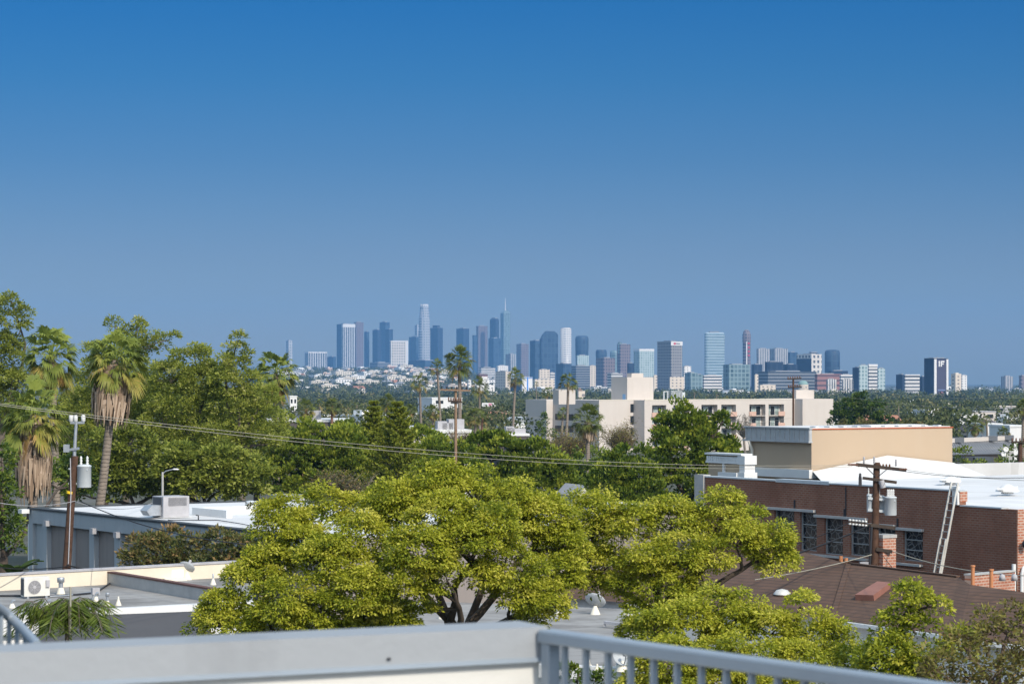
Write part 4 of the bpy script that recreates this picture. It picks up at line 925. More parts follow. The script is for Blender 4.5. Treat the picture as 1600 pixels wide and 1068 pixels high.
# ------------------------------------------------------------------ brown shingled house in front of it
def plane_pt(px, py, a, b, c):
    n = (b - a).cross(c - a); o = V((0, 0, CZ)); d = at(px, py, 1.0) - o; return o + d * ((a - o).dot(n) / d.dot(n))
def brown_house():
    R1 = at(1326, 880, 104); R2 = at(1497, 901, 98.5); B1 = at(1300, 966, 94.7); B0 = at(868, 932, 104.6)
    t = thing('brown_roof_house', V((12, 96, 0)), 'house with a wide brown shingle roof in front of the brick wall', 'house'); off = t.location
    E2_ = plane_pt(1478, 990, R1, R2, B1)
    T0 = plane_pt(865, 905, B0, B1, R1); R0 = plane_pt(1256, 862, B0, B1, R1); T1 = plane_pt(1010, 872, B0, B1, R1)
    mb = MB(); mb.poly([B0, B1, R1, R0, T1, T0])
    mb.poly([B1, E2_, R2, R1])
    S1 = at(1517, 913, 96.5); S2 = at(1496, 996, 88.6); mb.poly([E2_, S2, S1, R2])
    U1 = at(1640, 930, 93.5); U2 = plane_pt(1640, 1010, S1, U1, S2); mb.poly([S2, U2, U1, S1])
    dn = V((1.2, 2.2, -1.6)); mb.poly([R0, R1, R1 + dn, R0 + dn]); mb.poly([R1, R2, R2 + dn, R1 + dn]); mb.poly([S1, U1, U1 + dn, S1 + dn]); mb.poly([R2, S1, S1 + dn, R2 + dn]); mb.poly([T1, R0, R0 + dn, T1 + dn]); mb.poly([T0, T1, T1 + dn, T0 + dn])
    roof = mb.build('roof', M['brown_shingle'], t, off)
    mb = MB()
    for a, b in ((B0, B1), (B1, E2_), (E2_, S2), (S2, U2)):
        ia = V((0.25, 0.5, 0)); mb.poly([a + ia, b + ia, V((b.x + .25, b.y + .5, 0)), V((a.x + .25, a.y + .5, 0))])
    mb.build('wall', M['white_wall'], t, off)
    for a, b in ((B1, E2_), (S2, U2)):
        mb = MB(); o = V((-0.03, -0.1, -0.1)); mb.beam(a + o, b + o, 0.12, 0.14); mb.build('gutter', M['white_paint'], t, off)
    q = plane_pt(1326, 884, R1, R2, B1)
    # hip cap
    mb = MB(); mb.beam(R1 + V((0, 0, .02)), B1 + V((0, 0, .02)), 0.2, 0.04); mb.beam(R1 + V((0, 0, .03)), R2 + V((0, 0, .03)), 0.2, 0.05); mb.build('ridge_cap', M['brown_shingle'], t, off)
    # flat raised skylight on the slope
    a, b, c, d = (plane_pt(x, y, R1, R2, B1) for x, y in ((1337, 937), (1366, 938), (1392, 918), (1372, 916)))
    n = (R2 - R1).cross(B1 - R1).normalized(); n = n if n.z > 0 else -n; h = n * 0.22
    mb = MB(); mb.add([a, b, c, d, a + h, b + h, c + h, d + h], [(4, 5, 6, 7), (0, 1, 5, 4), (1, 2, 6, 5), (2, 3, 7, 6), (3, 0, 4, 7)]); mb.build('skylight', M['skylight_brown'], t, off)
    p = plane_pt(1222, 928, B0, B1, R1); mb = MB(); mb.lathe([(0.34, 0), (0.33, 0.05), (0.22, 0.17), (0.001, 0.22)], tuple(p), 12); mb.build('roof_vent', M['aluminium'], t, off)
    # chimney
    c = at(1376, 895, 106); top = zat(840, 106)
    mb = MB(); Mx = Matrix.Translation((c.x + 0.42, c.y, 0)) @ Matrix.Rotation(GRID, 4, 'Z'); mb.box(-0.42, 0.28, 0, 0.72, 3, top, 0, Mx); ch = mb.build('chimney', M['brick_red'], t, off)
    mb = MB(); mb.box(-0.45, 0.31, -0.03, 0.75, top + 0.002, top + 0.14, 0, Mx); mb.build('cap', M['concrete'], ch, off)
    for px, py in ((1314, 876), (1322, 879)):
        g = plane_pt(px, py, R1, R2, B1); mb = MB(); mb.lathe([(0.08, -0.1), (0.08, 0.2)], tuple(g), 8, cap=True); mb.build('vent_pipe', M['terracotta'], t, off)
    return t
brown_house()
def low_brick_wall():
    a = at(1517, 905, 99.2); b = at(1586, 915, 101.2); top = zat(898, 99.5); t = thing('brick_wall', V((a.x, a.y, 0)), 'small sunlit brick wall with two terracotta pipes beside the white corner pipes', 'wall'); off = t.location
    d = (b - a).normalized(); n = V((-d.y, d.x, 0)); d0 = a - d * 0.4
    mb = MB(); mb.prism([(p.x, p.y) for p in (a, b, b + n * 0.3, a + n * 0.3)], 0, top); mb.build('wall', M['brick_red'], t, off)
    mb = MB(); mb.prism([(p.x, p.y) for p in (a - n * .04, b - n * .04, b + n * 0.34, a + n * 0.34)], top + 0.002, top + 0.06); mb.build('coping', M['concrete'], t, off)
    for px, hpy, bpy_ in ((1520, 884, 906), (1549, 890, 914)):
        p = at(px, bpy_, 97.6); mb = MB(); mb.tube([(p.x, p.y, 3), (p.x, p.y, zat(hpy, 97.6))], 0.075, 8); mb.lathe([(0.1, 0), (0.1, 0.06)], (p.x, p.y, zat(hpy, 97.6) - 0.02), 8, cap=True); mb.build('clay_pipe', M['terracotta'], t, off)
    for px in (1566, 1585):
        p = at(px, 901, 98.6); mb = MB(); mb.lathe([(0.001, 0.12), (0.1, 0.08), (0.14, -0.14), (0.001, -0.1)], tuple(p), 10); mb.tube([p + V((0, 0.3, 0.1)), p + V((0, 0, 0.1))], 0.025, 6); mb.build('flood_lamp', M['unit_grey'], t, off)
low_brick_wall()

# ------------------------------------------------------------------ grey flat roof in the middle, mostly behind the trees
ZC = 5.0
def yc(py): return ya(py, ZC)
def centre_flat_building():
    a = at(560, 934, yc(934)); b = at(1010, 952, yc(952)); c = at(1018, 1048, yc(1048)); d = at(560, 1030, yc(1030))
    b = V((b.x, b.y, ZC)); L = 0
    t = thing('flat_roof_building', V((2, 85, 0)), 'low building with a pale grey flat roof behind the lime-green trees and the railing', 'building'); off = t.location
    mb = MB(); mb.prism([(p.x, p.y) for p in (d, c, b, a)], 0, ZC, 0, 1); mb.build('wall', [M['white_wall'], M['roof_grey']], t, off)
    e = (c - d).normalized(); n = V((-e.y, e.x, 0)); mb = MB(); mb.prism([(p.x, p.y) for p in (d - n * 0.2, c - n * 0.2, c + n * 0.05, d + n * 0.05)], ZC - 0.3, ZC + 0.1); mb.build('front_edge', M['white_paint'], t, off)
    mb = MB(); p = at(945, 978, yc(980)); q = at(1000, 985, yc(985)); mb.beam(p + V((0, 0, .15)), q + V((0, 0, .15)), 0.12, 0.1); mb.beam(p, p + V((0, 0, .2)), 0.08, 0.08); mb.build('pipe_rack', M['unit_grey'], t, off)
    return t
centre_flat_building()
sat_dish(930, 959, yc(959), 14, 'grey satellite dish tilted up on a cream foot, above the railing', (0.3, 0.6, 0.7), 33)
sat_dish(972, 1048, yc(1048), 16, 'dark satellite dish half hidden behind the railing balusters', (0.2, -0.6, 0.35), 30)
vent_cone(874, 961, yc(961), 0.5, 0.2, 'cream cone vent at the edge of the lime tree by the parapet corner', 0.4)
vent_cone(926, 1010, yc(1010), 0.22, 0.15, 'short cream cone vent seen through the railing', 0.2)
vent_cone(921, 1042, yc(1042), 0.24, 0.1, 'thin cream cone vent behind the third baluster', 0.4)
vent_cone(933, 1047, yc(1047), 0.2, 0.12, 'cream cone vent with a rusty cap, low behind the balusters', 0.3)
elbow_vent(966, 1046, yc(1046), 0.26, 0.16, 'grey box vent beside the dark dish, behind the balusters')
condenser(992, 977, yc(977), 34, 34, 'white air conditioner with a dark coil side half hidden by the hooked tree', R(-20), fan=False)
vent_cone(690, 966, yc(966), 0.4, 0.13, 'cream cone vent under the big lime crown between its limbs', 0.4)

# small sheds and roofs glimpsed behind the big crown
def plain_shed(name, label, px0, px1, top, Y, h, roofmat, wallmat, depth=8, ang=GRID):
    a = at(px0, top, Y); w = walk((a.x, a.y), (math.cos(ang), math.sin(ang)), px1); gz = ground_z(a.x, Y)
    t = thing(name, V((a.x, a.y, gz)), label, 'building', rz=ang); H = a.z - gz
    mb = MB(); mb.box(0, w, 0, depth, 0, H - 0.3); mb.build('wall', wallmat, t)
    mb = MB(); mb.box(-0.1, w + 0.1, -0.1, depth + 0.1, H - 0.298, H); mb.build('roof', roofmat, t)
    return t
plain_shed('low_shop', 'low pale building glimpsed through gaps in the big lime-green crown', 560, 860, 862, 125, 5, M['white_paint'], M['cream_paint'], 6)
plain_shed('low_shop', 'white roofed building between the lime crowns and the brick wall', 850, 1085, 800, 150, 5, M['roof_white'], M['taupe_stucco'], 8)
# ------------------------------------------------------------------ poles and wires
def insulator(mb, p, h=0.2, r=0.05, mi=0, n=8):
    mb.lathe([(r * .5, 0), (r, h * .2), (r * .6, h * .35), (r, h * .5), (r * .6, h * .65), (r * .9, h * .8), (r * .3, h)], tuple(p), n, mi)
def transformer(t, c, r, h, bush=2, name='transformer'):
    mb = MB(); mb.lathe([(r * .96, 0), (r, 0.02), (r, h * .93), (r * 1.05, h * .94), (r * 1.05, h * .98), (r * .8, h * 1.03), (0.001, h * 1.05)], tuple(c), 20, cap=True)
    mb.cbox((c[0] + r * .55, c[1] - r * .86, c[2] + h * .8), (.05, .05, .06)); o = mb.build(name, M['transformer_grey'], t)
    for i in range(bush):
        b = MB(); x = c[0] + r * (-.45 + .9 * i / max(1, bush - 1)); insulator(b, (x, c[1], c[2] + h * 1.0), h * .42, r * .22); b.build('bushing', M['ceramic'], o)
    return o
def left_pole():
    Y = 100; p = at(104, 890, Y); tp = at(122, 668, Y); gz = 0; base = V((p.x - 0.5, Y, gz)); t = thing('utility_pole', base, 'leaning brown utility pole with one grey transformer and a yellow band, before the blue-grey wall', 'utility pole')
    L = lambda px, py: at(px, py, Y) - base
    mb = MB(); a = L(99, 960); mb.tube([V((a.x - .1, 0, 0)), L(104, 890), L(110, 800), L(117, 712)], [0.19, 0.17, 0.155, 0.14], 12); mb.build('pole', M['wood_pole'], t)
    mb = MB(); q = L(110.5, 769); mb.tube([q - V((0.008, 0, .05)), q + V((0.008, 0, .05))], 0.165, 12); mb.build('yellow_band', M['yellow_band'], t)
    mb = MB(); mb.tube([L(113.5, 738), L(116, 715), L(119, 660)], [0.07, 0.07, 0.06], 8); mb.beam(L(110, 660), L(132, 660), 0.09, 0.09); mb.build('steel_extension', M['galvanised'], t)
    for px in (111, 118, 130):
        mb = MB(); mb.lathe([(.04, 0), (.085, .03), (.085, .24), (.05, .28)], tuple(L(px, 659)), 10, cap=True); mb.build('insulator', M['ceramic'], t)
    mb = MB(); mb.beam(L(103, 703), L(124, 700) + V((0, -.1, 0)), .1, .1); mb.cbox(L(104, 700), (.22, .2, .3)); mb.beam(L(119, 715), L(113, 700), .06, .06); mb.build('bracket', M['galvanised'], t)
    mb = MB(); mb.beam(L(107, 732), L(122, 732), .08, .06); mb.beam(L(107, 755), L(122, 755), .08, .06); mb.build('hanger', M['white_paint'], t)
    transformer(t, L(131.5, 761), 0.275, 0.86)
    mb = MB(); mb.tube([L(111, 715) + V((0, -.16, 0)), L(112, 770) + V((0, -.17, 0)), L(108, 880) + V((0, -.19, 0))], 0.022, 5); mb.build('ground_wire', M['unit_grey'], t)
    return t
left_pole()
def cross_arm(t, a, b, off, w=.12, h=.14, mat='wood_arm', name='cross_arm'):
    mb = MB(); mb.beam(a - off, b - off, w, h); return mb.build(name, M[mat], t)
def right_pole():
    Y = 106; base = V((at(1366, 900, Y).x, Y, 0)); t = thing('utility_pole', base, 'brown utility pole with cross arms and grey transformers in front of the brick wall', 'utility pole')
    L = lambda px, py, dy=0: at(px, py, Y + dy) - base
    mb = MB(); b = L(1366, 900); mb.tube([V((b.x, 0, 0)), L(1366, 890), L(1370, 722)], [.2, .17, .135], 12); mb.build('pole', M['wood_pole'], t)
    arm = cross_arm(t, L(1337, 725), L(1415, 734), V((0, .16, 0)))
    mb = MB(); mb.beam(L(1352, 728, -.2), L(1368, 744, -.15), .05, .03); mb.beam(L(1388, 731, -.2), L(1372, 744, -.15), .05, .03); mb.build('arm_brace', M['dark_metal'], t)
    for x in list(range(1327, 1342, 3)):
        mb = MB(); q = L(x, 725, -.16); mb.lathe([(.015, -.06), (.075, -.04), (.075, .0), (.02, .03)], tuple(q), 8, M=Matrix.Identity(4)); mb.build('string_insulator', M['ceramic_brown'], t)
    for x in list(range(1406, 1418, 3)):
        mb = MB(); q = L(x, 732, -.16); mb.lathe([(.015, -.06), (.075, -.04), (.075, .0), (.02, .03)], tuple(q), 8); mb.build('string_insulator', M['ceramic_brown'], t)
    for x in (1342, 1346, 1350, 1354, 1375, 1380, 1385, 1390):
        mb = MB(); insulator(mb, L(x, 729, -.16), .12, .05); mb.build('pin_insulator', M['ceramic_brown'] if x > 1372 else M['wood_pole_light'], t)
    for x in (1350, 1366, 1400):
        mb = MB(); insulator(mb, L(x, 724 if x < 1390 else 728, -.16), .3, .055); mb.build('post_insulator', M['unit_grey'], t)
    cross_arm(t, L(1347, 746), L(1400, 753), V((0, .17, 0)), .1, .12)
    mb = MB(); mb.cbox(L(1344, 752, -.2), (.12, .12, .34)); insulator(mb, L(1344, 750, -.2), .3, .07); mb.build('fuse_cutout', M['dark_metal'], t)
    mb = MB(); mb.beam(L(1373, 754, -.2), L(1380, 762, -.2), .05, .05); mb.tube([L(1377, 750, -.22), L(1380, 762, -.25)], .12, 9); mb.build('fuse_holder', M['unit_grey'], t)
    mb = MB(); mb.beam(L(1356, 778), L(1390, 781), .1, .1); mb.beam(L(1356, 796), L(1390, 799), .1, .1); mb.build('transformer_bracket', M['transformer_grey'], t)
    transformer(t, L(1391.5, 804.5, -.1), .25, .76, 4)
    transformer(t, L(1359.5, 799.5, .15), .14, .72, 1)
    transformer(t, L(1376.5, 801, .3), .15, .7, 1)
    cross_arm(t, L(1356, 819), L(1398, 824), V((0, .17, 0)), .12, .14)
    for i in range(6):
        for dz in (0, 6):
            mb = MB(); q = L(1328 + i * 5, 812 + dz + i * .5, -.2); mb.lathe([(.001, -.05), (.06, -.03), (.06, .03), (.001, .05)], tuple(q), 8); mb.build('spool_insulator', M['ceramic'], t)
    mb = MB(); mb.beam(L(1326, 815, -.2), L(1358, 819, -.2), .06, .05); mb.build('insulator_rack', M['wood_arm'], t)
    cross_arm(t, L(1368, 857), L(1393, 861), V((0, .17, 0)), .12, .14)
    mb = MB(); mb.tube([L(1362, 822, -.22), L(1359, 880, -.22), V((b.x - .2, -.22, 1))], .055, 6); mb.build('riser_pipe', M['dark_metal'], t)
    mb = MB(); mb.cbox(L(1350, 880, -.3), (.35, .2, .14)); mb.build('splice_box', M['unit_grey'], t)
    return t
right_pole()
def small_pole(label, px, top, by_, Y, arms, mat='wood_pole_light', r=.14, extra=None):
    p = at(px, top, Y); gz = ground_z(p.x, Y); base = V((p.x, Y, gz)); t = thing('utility_pole', base, label, 'utility pole')
    mb = MB(); mb.tube([(0, 0, 0), (0, 0, p.z - gz)], [r * 1.3, r], 8); mb.build('pole', M[mat], t)
    for (x0, x1, y0, y1, m) in arms:
        a = at(x0, y0, Y) - base; b = at(x1, y1, Y) - base; o = cross_arm(t, a, b, V((0, r + .06, 0)), .12, .13, m)
        n = 6; 
        for i in range(n):
            q = a.lerp(b, (i + .3) / n) - V((0, r + .06, 0)); mb = MB(); insulator(mb, q + V((0, 0, .06)), .24, .07, n=6); mb.build('insulator', M['ceramic_brown'] if m == 'wood_arm' else M['dark_metal'], t)
    return t
small_pole('light brown utility pole with a yellow-marked cross arm among the slim palms', 712, 606, 690, 205, [(688, 735, 608.5, 610, 'wood_pole_light'), (700, 722, 626, 628, 'wood_arm')], r=.11)
small_pole('dark-armed utility pole before the cream apartment block', 1239.5, 590, 668, 300, [(1230, 1252, 592, 590.5, 'wood_arm'), (1231, 1252, 605, 604, 'wood_arm')], 'wood_pole', .11)
small_pole('stubby utility pole with a brown cross arm by the grey ribbed roof', 1594, 690, 735, 190, [(1579, 1615, 690, 690, 'wood_arm')], 'wood_pole', .16)
small_pole('thin grey pole with transformer can behind the dark round trees', 847, 685, 720, 260, [(843, 851, 690, 690, 'wood_arm')], 'bark_grey', .1)

WIRES = 'overhead lines between the poles'
def wire(a, b, sag, r, mat, label, name='power_line', cat='cable', n=20, group=None):
    pts = [a.lerp(b, i / n) - V((0, 0, sag * 4 * (i / n) * (1 - i / n))) for i in range(n + 1)]
    mb = MB(); mb.tube([p - a for p in pts], r, 5); o = mb.build(name, M[mat], None); o.location = a; return tag(o, label, cat, group)
PA = at(1329, 726, 105.8); PB = at(1331, 728.5, 105.6)
wire(at(-70, 621, 62), PA, 0.55, .0085, 'pale_cable', 'upper of the twin pale power lines from the palms to the pole before the bricks', n=40)
wire(at(-70, 623, 61.7), PB, 0.63, .0085, 'pale_cable', 'lower of the twin pale power lines from the palms to the pole before the bricks', n=40)
B_ = at(1360, 820, 105.8)
wire(at(1395, 733, 105.8), at(1680, 742, 80), .2, .012, 'black_cable', 'dark wire running off to the edge from the top cross arm over the white roof')
wire(at(1418, 734, 105.8), at(1690, 752, 95), .12, .010, 'pale_cable', 'pale wire leaving the end of the top cross arm over the white roof')
wire(B_, at(1180, 884, 92), .1, .035, 'black_cable', 'thick black cable dropping from the pole past the leaded windows into the lime tree')
wire(at(1326, 816, 105.8), at(1120, 872, 95), .3, .018, 'black_cable', 'thin black cable from the white insulator rack into the lime tree')
wire(at(1395, 861, 105.6), at(1620, 899, 98), .25, .02, 'pale_cable', 'pale twisted service cable from the pole past the ladder to the corner pipes')
wire(at(1362, 866, 105.8), at(1180, 905, 98), .08, .02, 'pale_cable', 'pale service cable sloping from the pole down to the brown roof')
wire(at(1380, 868, 105.6), at(1418, 912, 100), .05, .012, 'black_cable', 'short black stay wire below the lowest cross arm')
wire(at(124, 782, 100), at(418, 852, 84), .35, .02, 'black_cable', 'dark service cable dropping from the leaning pole over the white roof to the shrubs')
wire(at(-40, 776, 90), at(118, 782, 100), .25, .014, 'unit_grey', 'pale wire entering from the edge to the leaning pole above the blue-grey roof')
wire(at(112, 782, 100), at(245, 783, 130), .35, .014, 'unit_grey', 'pale wire running from the leaning pole behind the white roof')
wire(at(-40, 880, 92), at(106, 884, 99.6), .15, .02, 'black_cable', 'dark cable along the foot of the blue-grey wall, entering from the edge')
wire(at(104, 882, 99.7), at(215, 893, 101), .12, .028, 'black_cable', 'dark cable bundle from the pole foot along the cream parapet')
wire(at(700, 628, 205), at(1239, 652, 300), 1.6, .012, 'pale_cable', 'faint pale line from the light brown pole to the dark-armed pole')
wire(at(1252, 606, 300), at(1660, 634, 240), 1.0, .012, 'pale_cable', 'faint line from the dark-armed pole across the far trees toward the edge')
wire(at(1250, 592, 300), at(1660, 618, 240), 1.0, .012, 'pale_cable', 'upper faint line from the dark-armed pole across the far trees toward the edge')
# ------------------------------------------------------------------ the near trees
def gtree(label, spec, Y, px, leaf='leaf_lime', bark='bark_dark', fork=(0, 0), cat='tree', name='leafy_tree', **k):
    lobes = px_lobes(spec, Y, k.pop('ky', 0.95), k.pop('kz', 0.85)); b = V((xat(px, Y), Y + 0.3, ground_z(xat(px, Y), Y)))
    f = at(fork[0], fork[1], Y + 0.2); sh = k.pop('shrink', .12) * k['puff']; lobes = [(a, c, d, max(e - sh, e * .45), max(g - sh, g * .45), max(h - sh, h * .45)) for a, c, d, e, g, h in lobes]
    return leafy_tree(name, label, cat, lobes, b, f, M[leaf], M[bark], **k)
NEAR = dict(puff=.34, per=200, ll=.076, lw=.02, droop=.7, dens=3.7, inner=.06, shrink=.32)
gtree('big lime-green tree with a broad domed crown in the middle, limbs showing below', [
    (440, 818, 46, 0), (505, 800, 45, .8), (468, 856, 40, -.5), (395, 905, 40, -1), (352, 950, 34, -1), (330, 975, 30, -1), (440, 945, 48, -2), (420, 880, 36, -.6),
    (560, 850, 50, -1), (575, 800, 36, .8), (620, 795, 50, 0), (682, 762, 44, 0), (745, 775, 48, .5), (800, 792, 44, .8), (845, 815, 46, .6), (880, 850, 40, .6), (868, 895, 38, 0),
    (655, 868, 50, -2.2), (735, 862, 50, -2), (800, 885, 48, -1.4), (838, 942, 34, -1), (560, 930, 52, -2), (515, 880, 46, -1.6), (620, 910, 44, -2.2), (690, 815, 48, -1.4),
    (765, 825, 46, -1.6), (370, 985, 40, -1.4), (430, 985, 44, -1.8), (585, 985, 40, -1.4), (530, 985, 40, -1.8), (655, 955, 26, -1.4), (800, 930, 32, -1.2), (860, 930, 26, -.6), (880, 810, 28, .8), (862, 948, 26, -.6), (832, 968, 24, -.8), (893, 905, 24, .2), (500, 960, 44, -2), (700, 905, 38, -2.2), (610, 965, 38, -1.6), (755, 905, 36, -1.5)], 60, 715, fork=(715, 1010), r0=.25, seed=21, ntwig=260, tint=(.56, .24), **NEAR)
gtree('lime-green tree with a hooked crown leaning over the brown roof toward the brick wall', [
    (930, 795, 36, .5), (905, 815, 30, .5), (895, 860, 30, .3), (915, 845, 36, .3), (1000, 985, 30, -.6), (1080, 935, 28, -.8), (900, 900, 26, .2), (925, 915, 22, .1), (945, 885, 34, 0), (985, 825, 44, 0), (1050, 815, 42, .4), (1095, 822, 34, .4), (1128, 795, 32, .4), (1168, 822, 36, .2), (1205, 852, 36, 0), (1212, 880, 30, 0),
    (1150, 850, 34, -.4), (1010, 880, 42, -.8), (1060, 870, 42, -.8), (975, 915, 30, -.6), (1040, 915, 36, -1), (1110, 870, 32, -.6), (1100, 905, 24, -.6), (1005, 950, 24, -.8)], 62, 1045, fork=(1030, 960), r0=.22, seed=33, ntwig=150, tint=(.58, .24), **NEAR)
gtree('low spreading lime-green tree in front, its top just over the railing', [
    (1022, 985, 40, 0), (1075, 972, 38, .3), (1140, 978, 38, .3), (1115, 940, 24, .5), (1170, 948, 26, .4), (1205, 985, 38, .2), (1262, 985, 38, .2), (1252, 945, 22, .4), (1300, 1005, 34, 0), (1050, 1035, 46, -.8),
    (1120, 1030, 46, -.8), (1190, 1040, 46, -.8), (1260, 1045, 44, -.8), (1325, 1040, 32, -.4), (1090, 1090, 50, -1), (1200, 1100, 50, -1), (1005, 1070, 30, -.6)], 48, 1150, fork=(1150, 1120), r0=.25, seed=45, ntwig=60, tint=(.58, .22),
    puff=.28, per=160, ll=.068, lw=.017, droop=.7, dens=3.4, shrink=.15)
gtree('small upright green tree with a forked top before the ridge of the brown roof', [
    (1425, 932, 24, 0), (1458, 945, 17, 0), (1405, 965, 22, 0), (1382, 990, 24, 0), (1430, 985, 24, -.2), (1400, 1020, 30, -.4), (1440, 1025, 28, -.4), (1370, 1040, 30, -.3), (1500, 993, 15, .2), (1420, 1070, 40, -.4), (1490, 1030, 22, 0)], 46, 1412, fork=(1405, 1050), r0=.17, seed=51,
    ntwig=40, tint=(.42, .25), puff=.25, per=110, ll=.08, lw=.019, droop=.6, dens=2.6)
gtree('thin reddish-green tree in the bottom corner with bare twigs', [
    (1470, 1045, 34, -.2), (1520, 1030, 34, 0), (1565, 1000, 32, .2), (1600, 985, 34, .2), (1560, 1045, 44, -.4), (1615, 1040, 40, -.2), (1480, 1085, 40, -.4), (1530, 995, 20, .3), (1500, 1060, 40, -.5), (1590, 965, 16, .4), (1540, 970, 10, .3), (1505, 1005, 22, .1)], 43, 1560, leaf='leaf_reddish', bark='twig_brown', fork=(1560, 1075), r0=.12, seed=57,
    ntwig=150, tint=(.5, .3), puff=.32, per=60, ll=.075, lw=.02, droop=.3, dens=2.6)
shrub('garden_shrub', 'dark leafy shrub tips low behind the railing balusters', 'shrub', [(885, 1062, 16), (905, 1050, 10), (930, 1068, 14), (950, 1060, 12)], 60, M['leaf_dark'], M['bark_dark'], puff=.25, per=30, ll=.12, seed=8)
# clipped shrubs before the blue-grey wall
shrub('garden_shrub', 'rounded brownish-green shrub against the blue-grey wall, the nearer to the lamps', 'shrub', [(225, 868, 30), (262, 858, 30), (300, 866, 30), (245, 885, 30), (290, 890, 28)], 106, M['leaf_shrub'], M['bark_dark'], puff=.4, per=46, ll=.16, lw=.045, seed=5, dens=2.6)
shrub('garden_shrub', 'rounded brownish-green shrub against the blue-grey wall, beside the lime-green crown', 'shrub', [(335, 858, 26), (372, 866, 28), (408, 872, 28), (350, 885, 26), (395, 895, 28), (320, 880, 22)], 105, M['leaf_shrub'], M['bark_dark'], puff=.4, per=46, ll=.16, lw=.045, seed=6, dens=2.6)
shrub('garden_shrub', 'small brownish treetop rising past the white roof edge at the lime-green crown', 'shrub', [(405, 800, 16), (415, 815, 16)], 104, M['leaf_shrub'], M['bark_pale'], puff=.3, per=30, ll=.12, seed=9)
def fern_palm():
    c = at(105, 975, 44); gz = 0; base = V((c.x, 44, gz)); t = thing('feather_palm', base, 'drooping feathery palm fronds just beyond the parapet, beside a slim cane', 'palm tree')
    rng = np.random.default_rng(4); P = []; A = []; mb = MB(); z0 = zat(958, 44)
    for i in range(46):
        az = rng.uniform(0, 6.28); L = rng.uniform(.35, .8); d = np.array([math.cos(az), math.sin(az), 0]); h = rng.uniform(.55, 1.25); x0 = rng.uniform(-.35, .35)
        pts = [np.array([x0, 0, z0 - .35]) + d * L * q * 1.05 + np.array([0, 0, 1]) * (h * 1.1 * q - h * 1.15 * q ** 3) + np.array([0, 0, .12]) for q in np.linspace(0, 1, 9)]
        mb.tube(pts, [.007] * 9, 4)
        s = np.array([-d[1], d[0], 0])
        for q in np.linspace(.2, 1, 26):
            k = min(7, int(q * 8)); f = q * 8 - k; b = pts[k] * (1 - f) + pts[k + 1] * f
            for sg in (-1, 1): P.append(b); A.append(s * sg * .8 + d * .5 + np.array([0, 0, -.55 + rng.normal(0, .15)]))
    P = np.array(P); A = np.array(A); v = leaf_cards(P, A, rng.uniform(.2, .36, len(P)), .011, rng)
    link_mesh('crown', np_mesh('crown', v, 4, np.clip(rng.normal(.5, .25, len(P)), 0, 1), M['fern_leaf']), t)
    mb.tube([(.0, 0, 0), (0.02, 0, z0 - .2)], [.09, .06], 8); mb.build('stem', M['bark_grey'], t)
    mb = MB(); q = at(110, 916, 43.6) - base; mb.tube([(q.x + .02, q.y, 0), q], [.03, .018], 6); mb.build('cane', M['pale_cable'], t)
fern_palm()
def banana():
    c = at(22, 880, 118); base = V((c.x, 118, 0)); t = thing('banana_plant', base, 'broad-leaved banana plant in the shade beside the end of the blue-grey wall', 'plant'); mb = MB(); rng = random.Random(2)
    for i in range(9):
        az = i * .75; L = rng.uniform(1.3, 2.0); d = V((math.cos(az), math.sin(az), 0)); s = V((-d.y, d.x, 0)); z0 = c.z - .8; row = []
        for k in range(7):
            q = k / 6; p = V((0, 0, z0)) + d * L * q * .7 + V((0, 0, L * (q - .55 * q * q))); w = .26 * math.sin(math.pi * min(1, q * .9 + .1)) ; row.append((p - s * w + V((0, 0, .06)), p, p + s * w + V((0, 0, .06))))
        for a, b in zip(row, row[1:]): mb.add([a[0], a[1], b[1], b[0]], [(0, 1, 2, 3)]); mb.add([a[1], a[2], b[2], b[1]], [(0, 1, 2, 3)])
    mb.build('crown', M['fern_leaf'], t); mb = MB(); mb.tube([(0, 0, 0), (0, 0, c.z - .7)], [.16, .1], 8); mb.build('stem', M['bark_grey'], t)
banana()
gtree('dark dense tree at the edge, below the fan palms beside the blue-grey wall', [(2, 720, 20), (2, 765, 22), (6, 800, 18), (2, 825, 26), (-20, 780, 34), (20, 852, 15), (70, 745, 26, 12), (110, 740, 28, 14), (130, 760, 22, 14)], 140, 0, leaf='leaf_dark', fork=(5, 870), r0=.3, seed=61, ntwig=40,
      puff=.6, per=34, ll=.24, lw=.07, droop=.3, dens=3.2, tint=(.6, .25))

# ---- the leafy mass behind the blue-grey building: pale, airy trees
AIRY = dict(puff=.58, per=64, ll=.2, lw=.05, droop=.25, up=.8, leaf='leaf_sycamore', bark='bark_grey')
gtree('airy pale green tree at the edge, its top against the sky above the fan palms', [(-10, 500, 26), (12, 485, 22), (28, 520, 18), (-5, 545, 34), (20, 560, 26), (30, 500, 12), (15, 600, 34), (-10, 640, 40), (18, 470, 9), (38, 490, 8)], 185, 5, fork=(5, 660), r0=.3, seed=71, ntwig=60, dens=2.6, tint=(.4, .25), **AIRY)
gtree('airy pale green tree with wispy top twigs right behind the leaning fan palm', [(205, 525, 18), (180, 510, 12), (228, 540, 22), (190, 560, 30), (225, 590, 34), (250, 540, 16), (265, 530, 9), (150, 600, 30), (240, 640, 38), (195, 640, 34), (130, 640, 30), (215, 508, 8), (110, 680, 34), (150, 560, 24)], 190, 205, fork=(205, 690), r0=.3, seed=72, ntwig=110, dens=2.4, tint=(.5, .25), **AIRY)
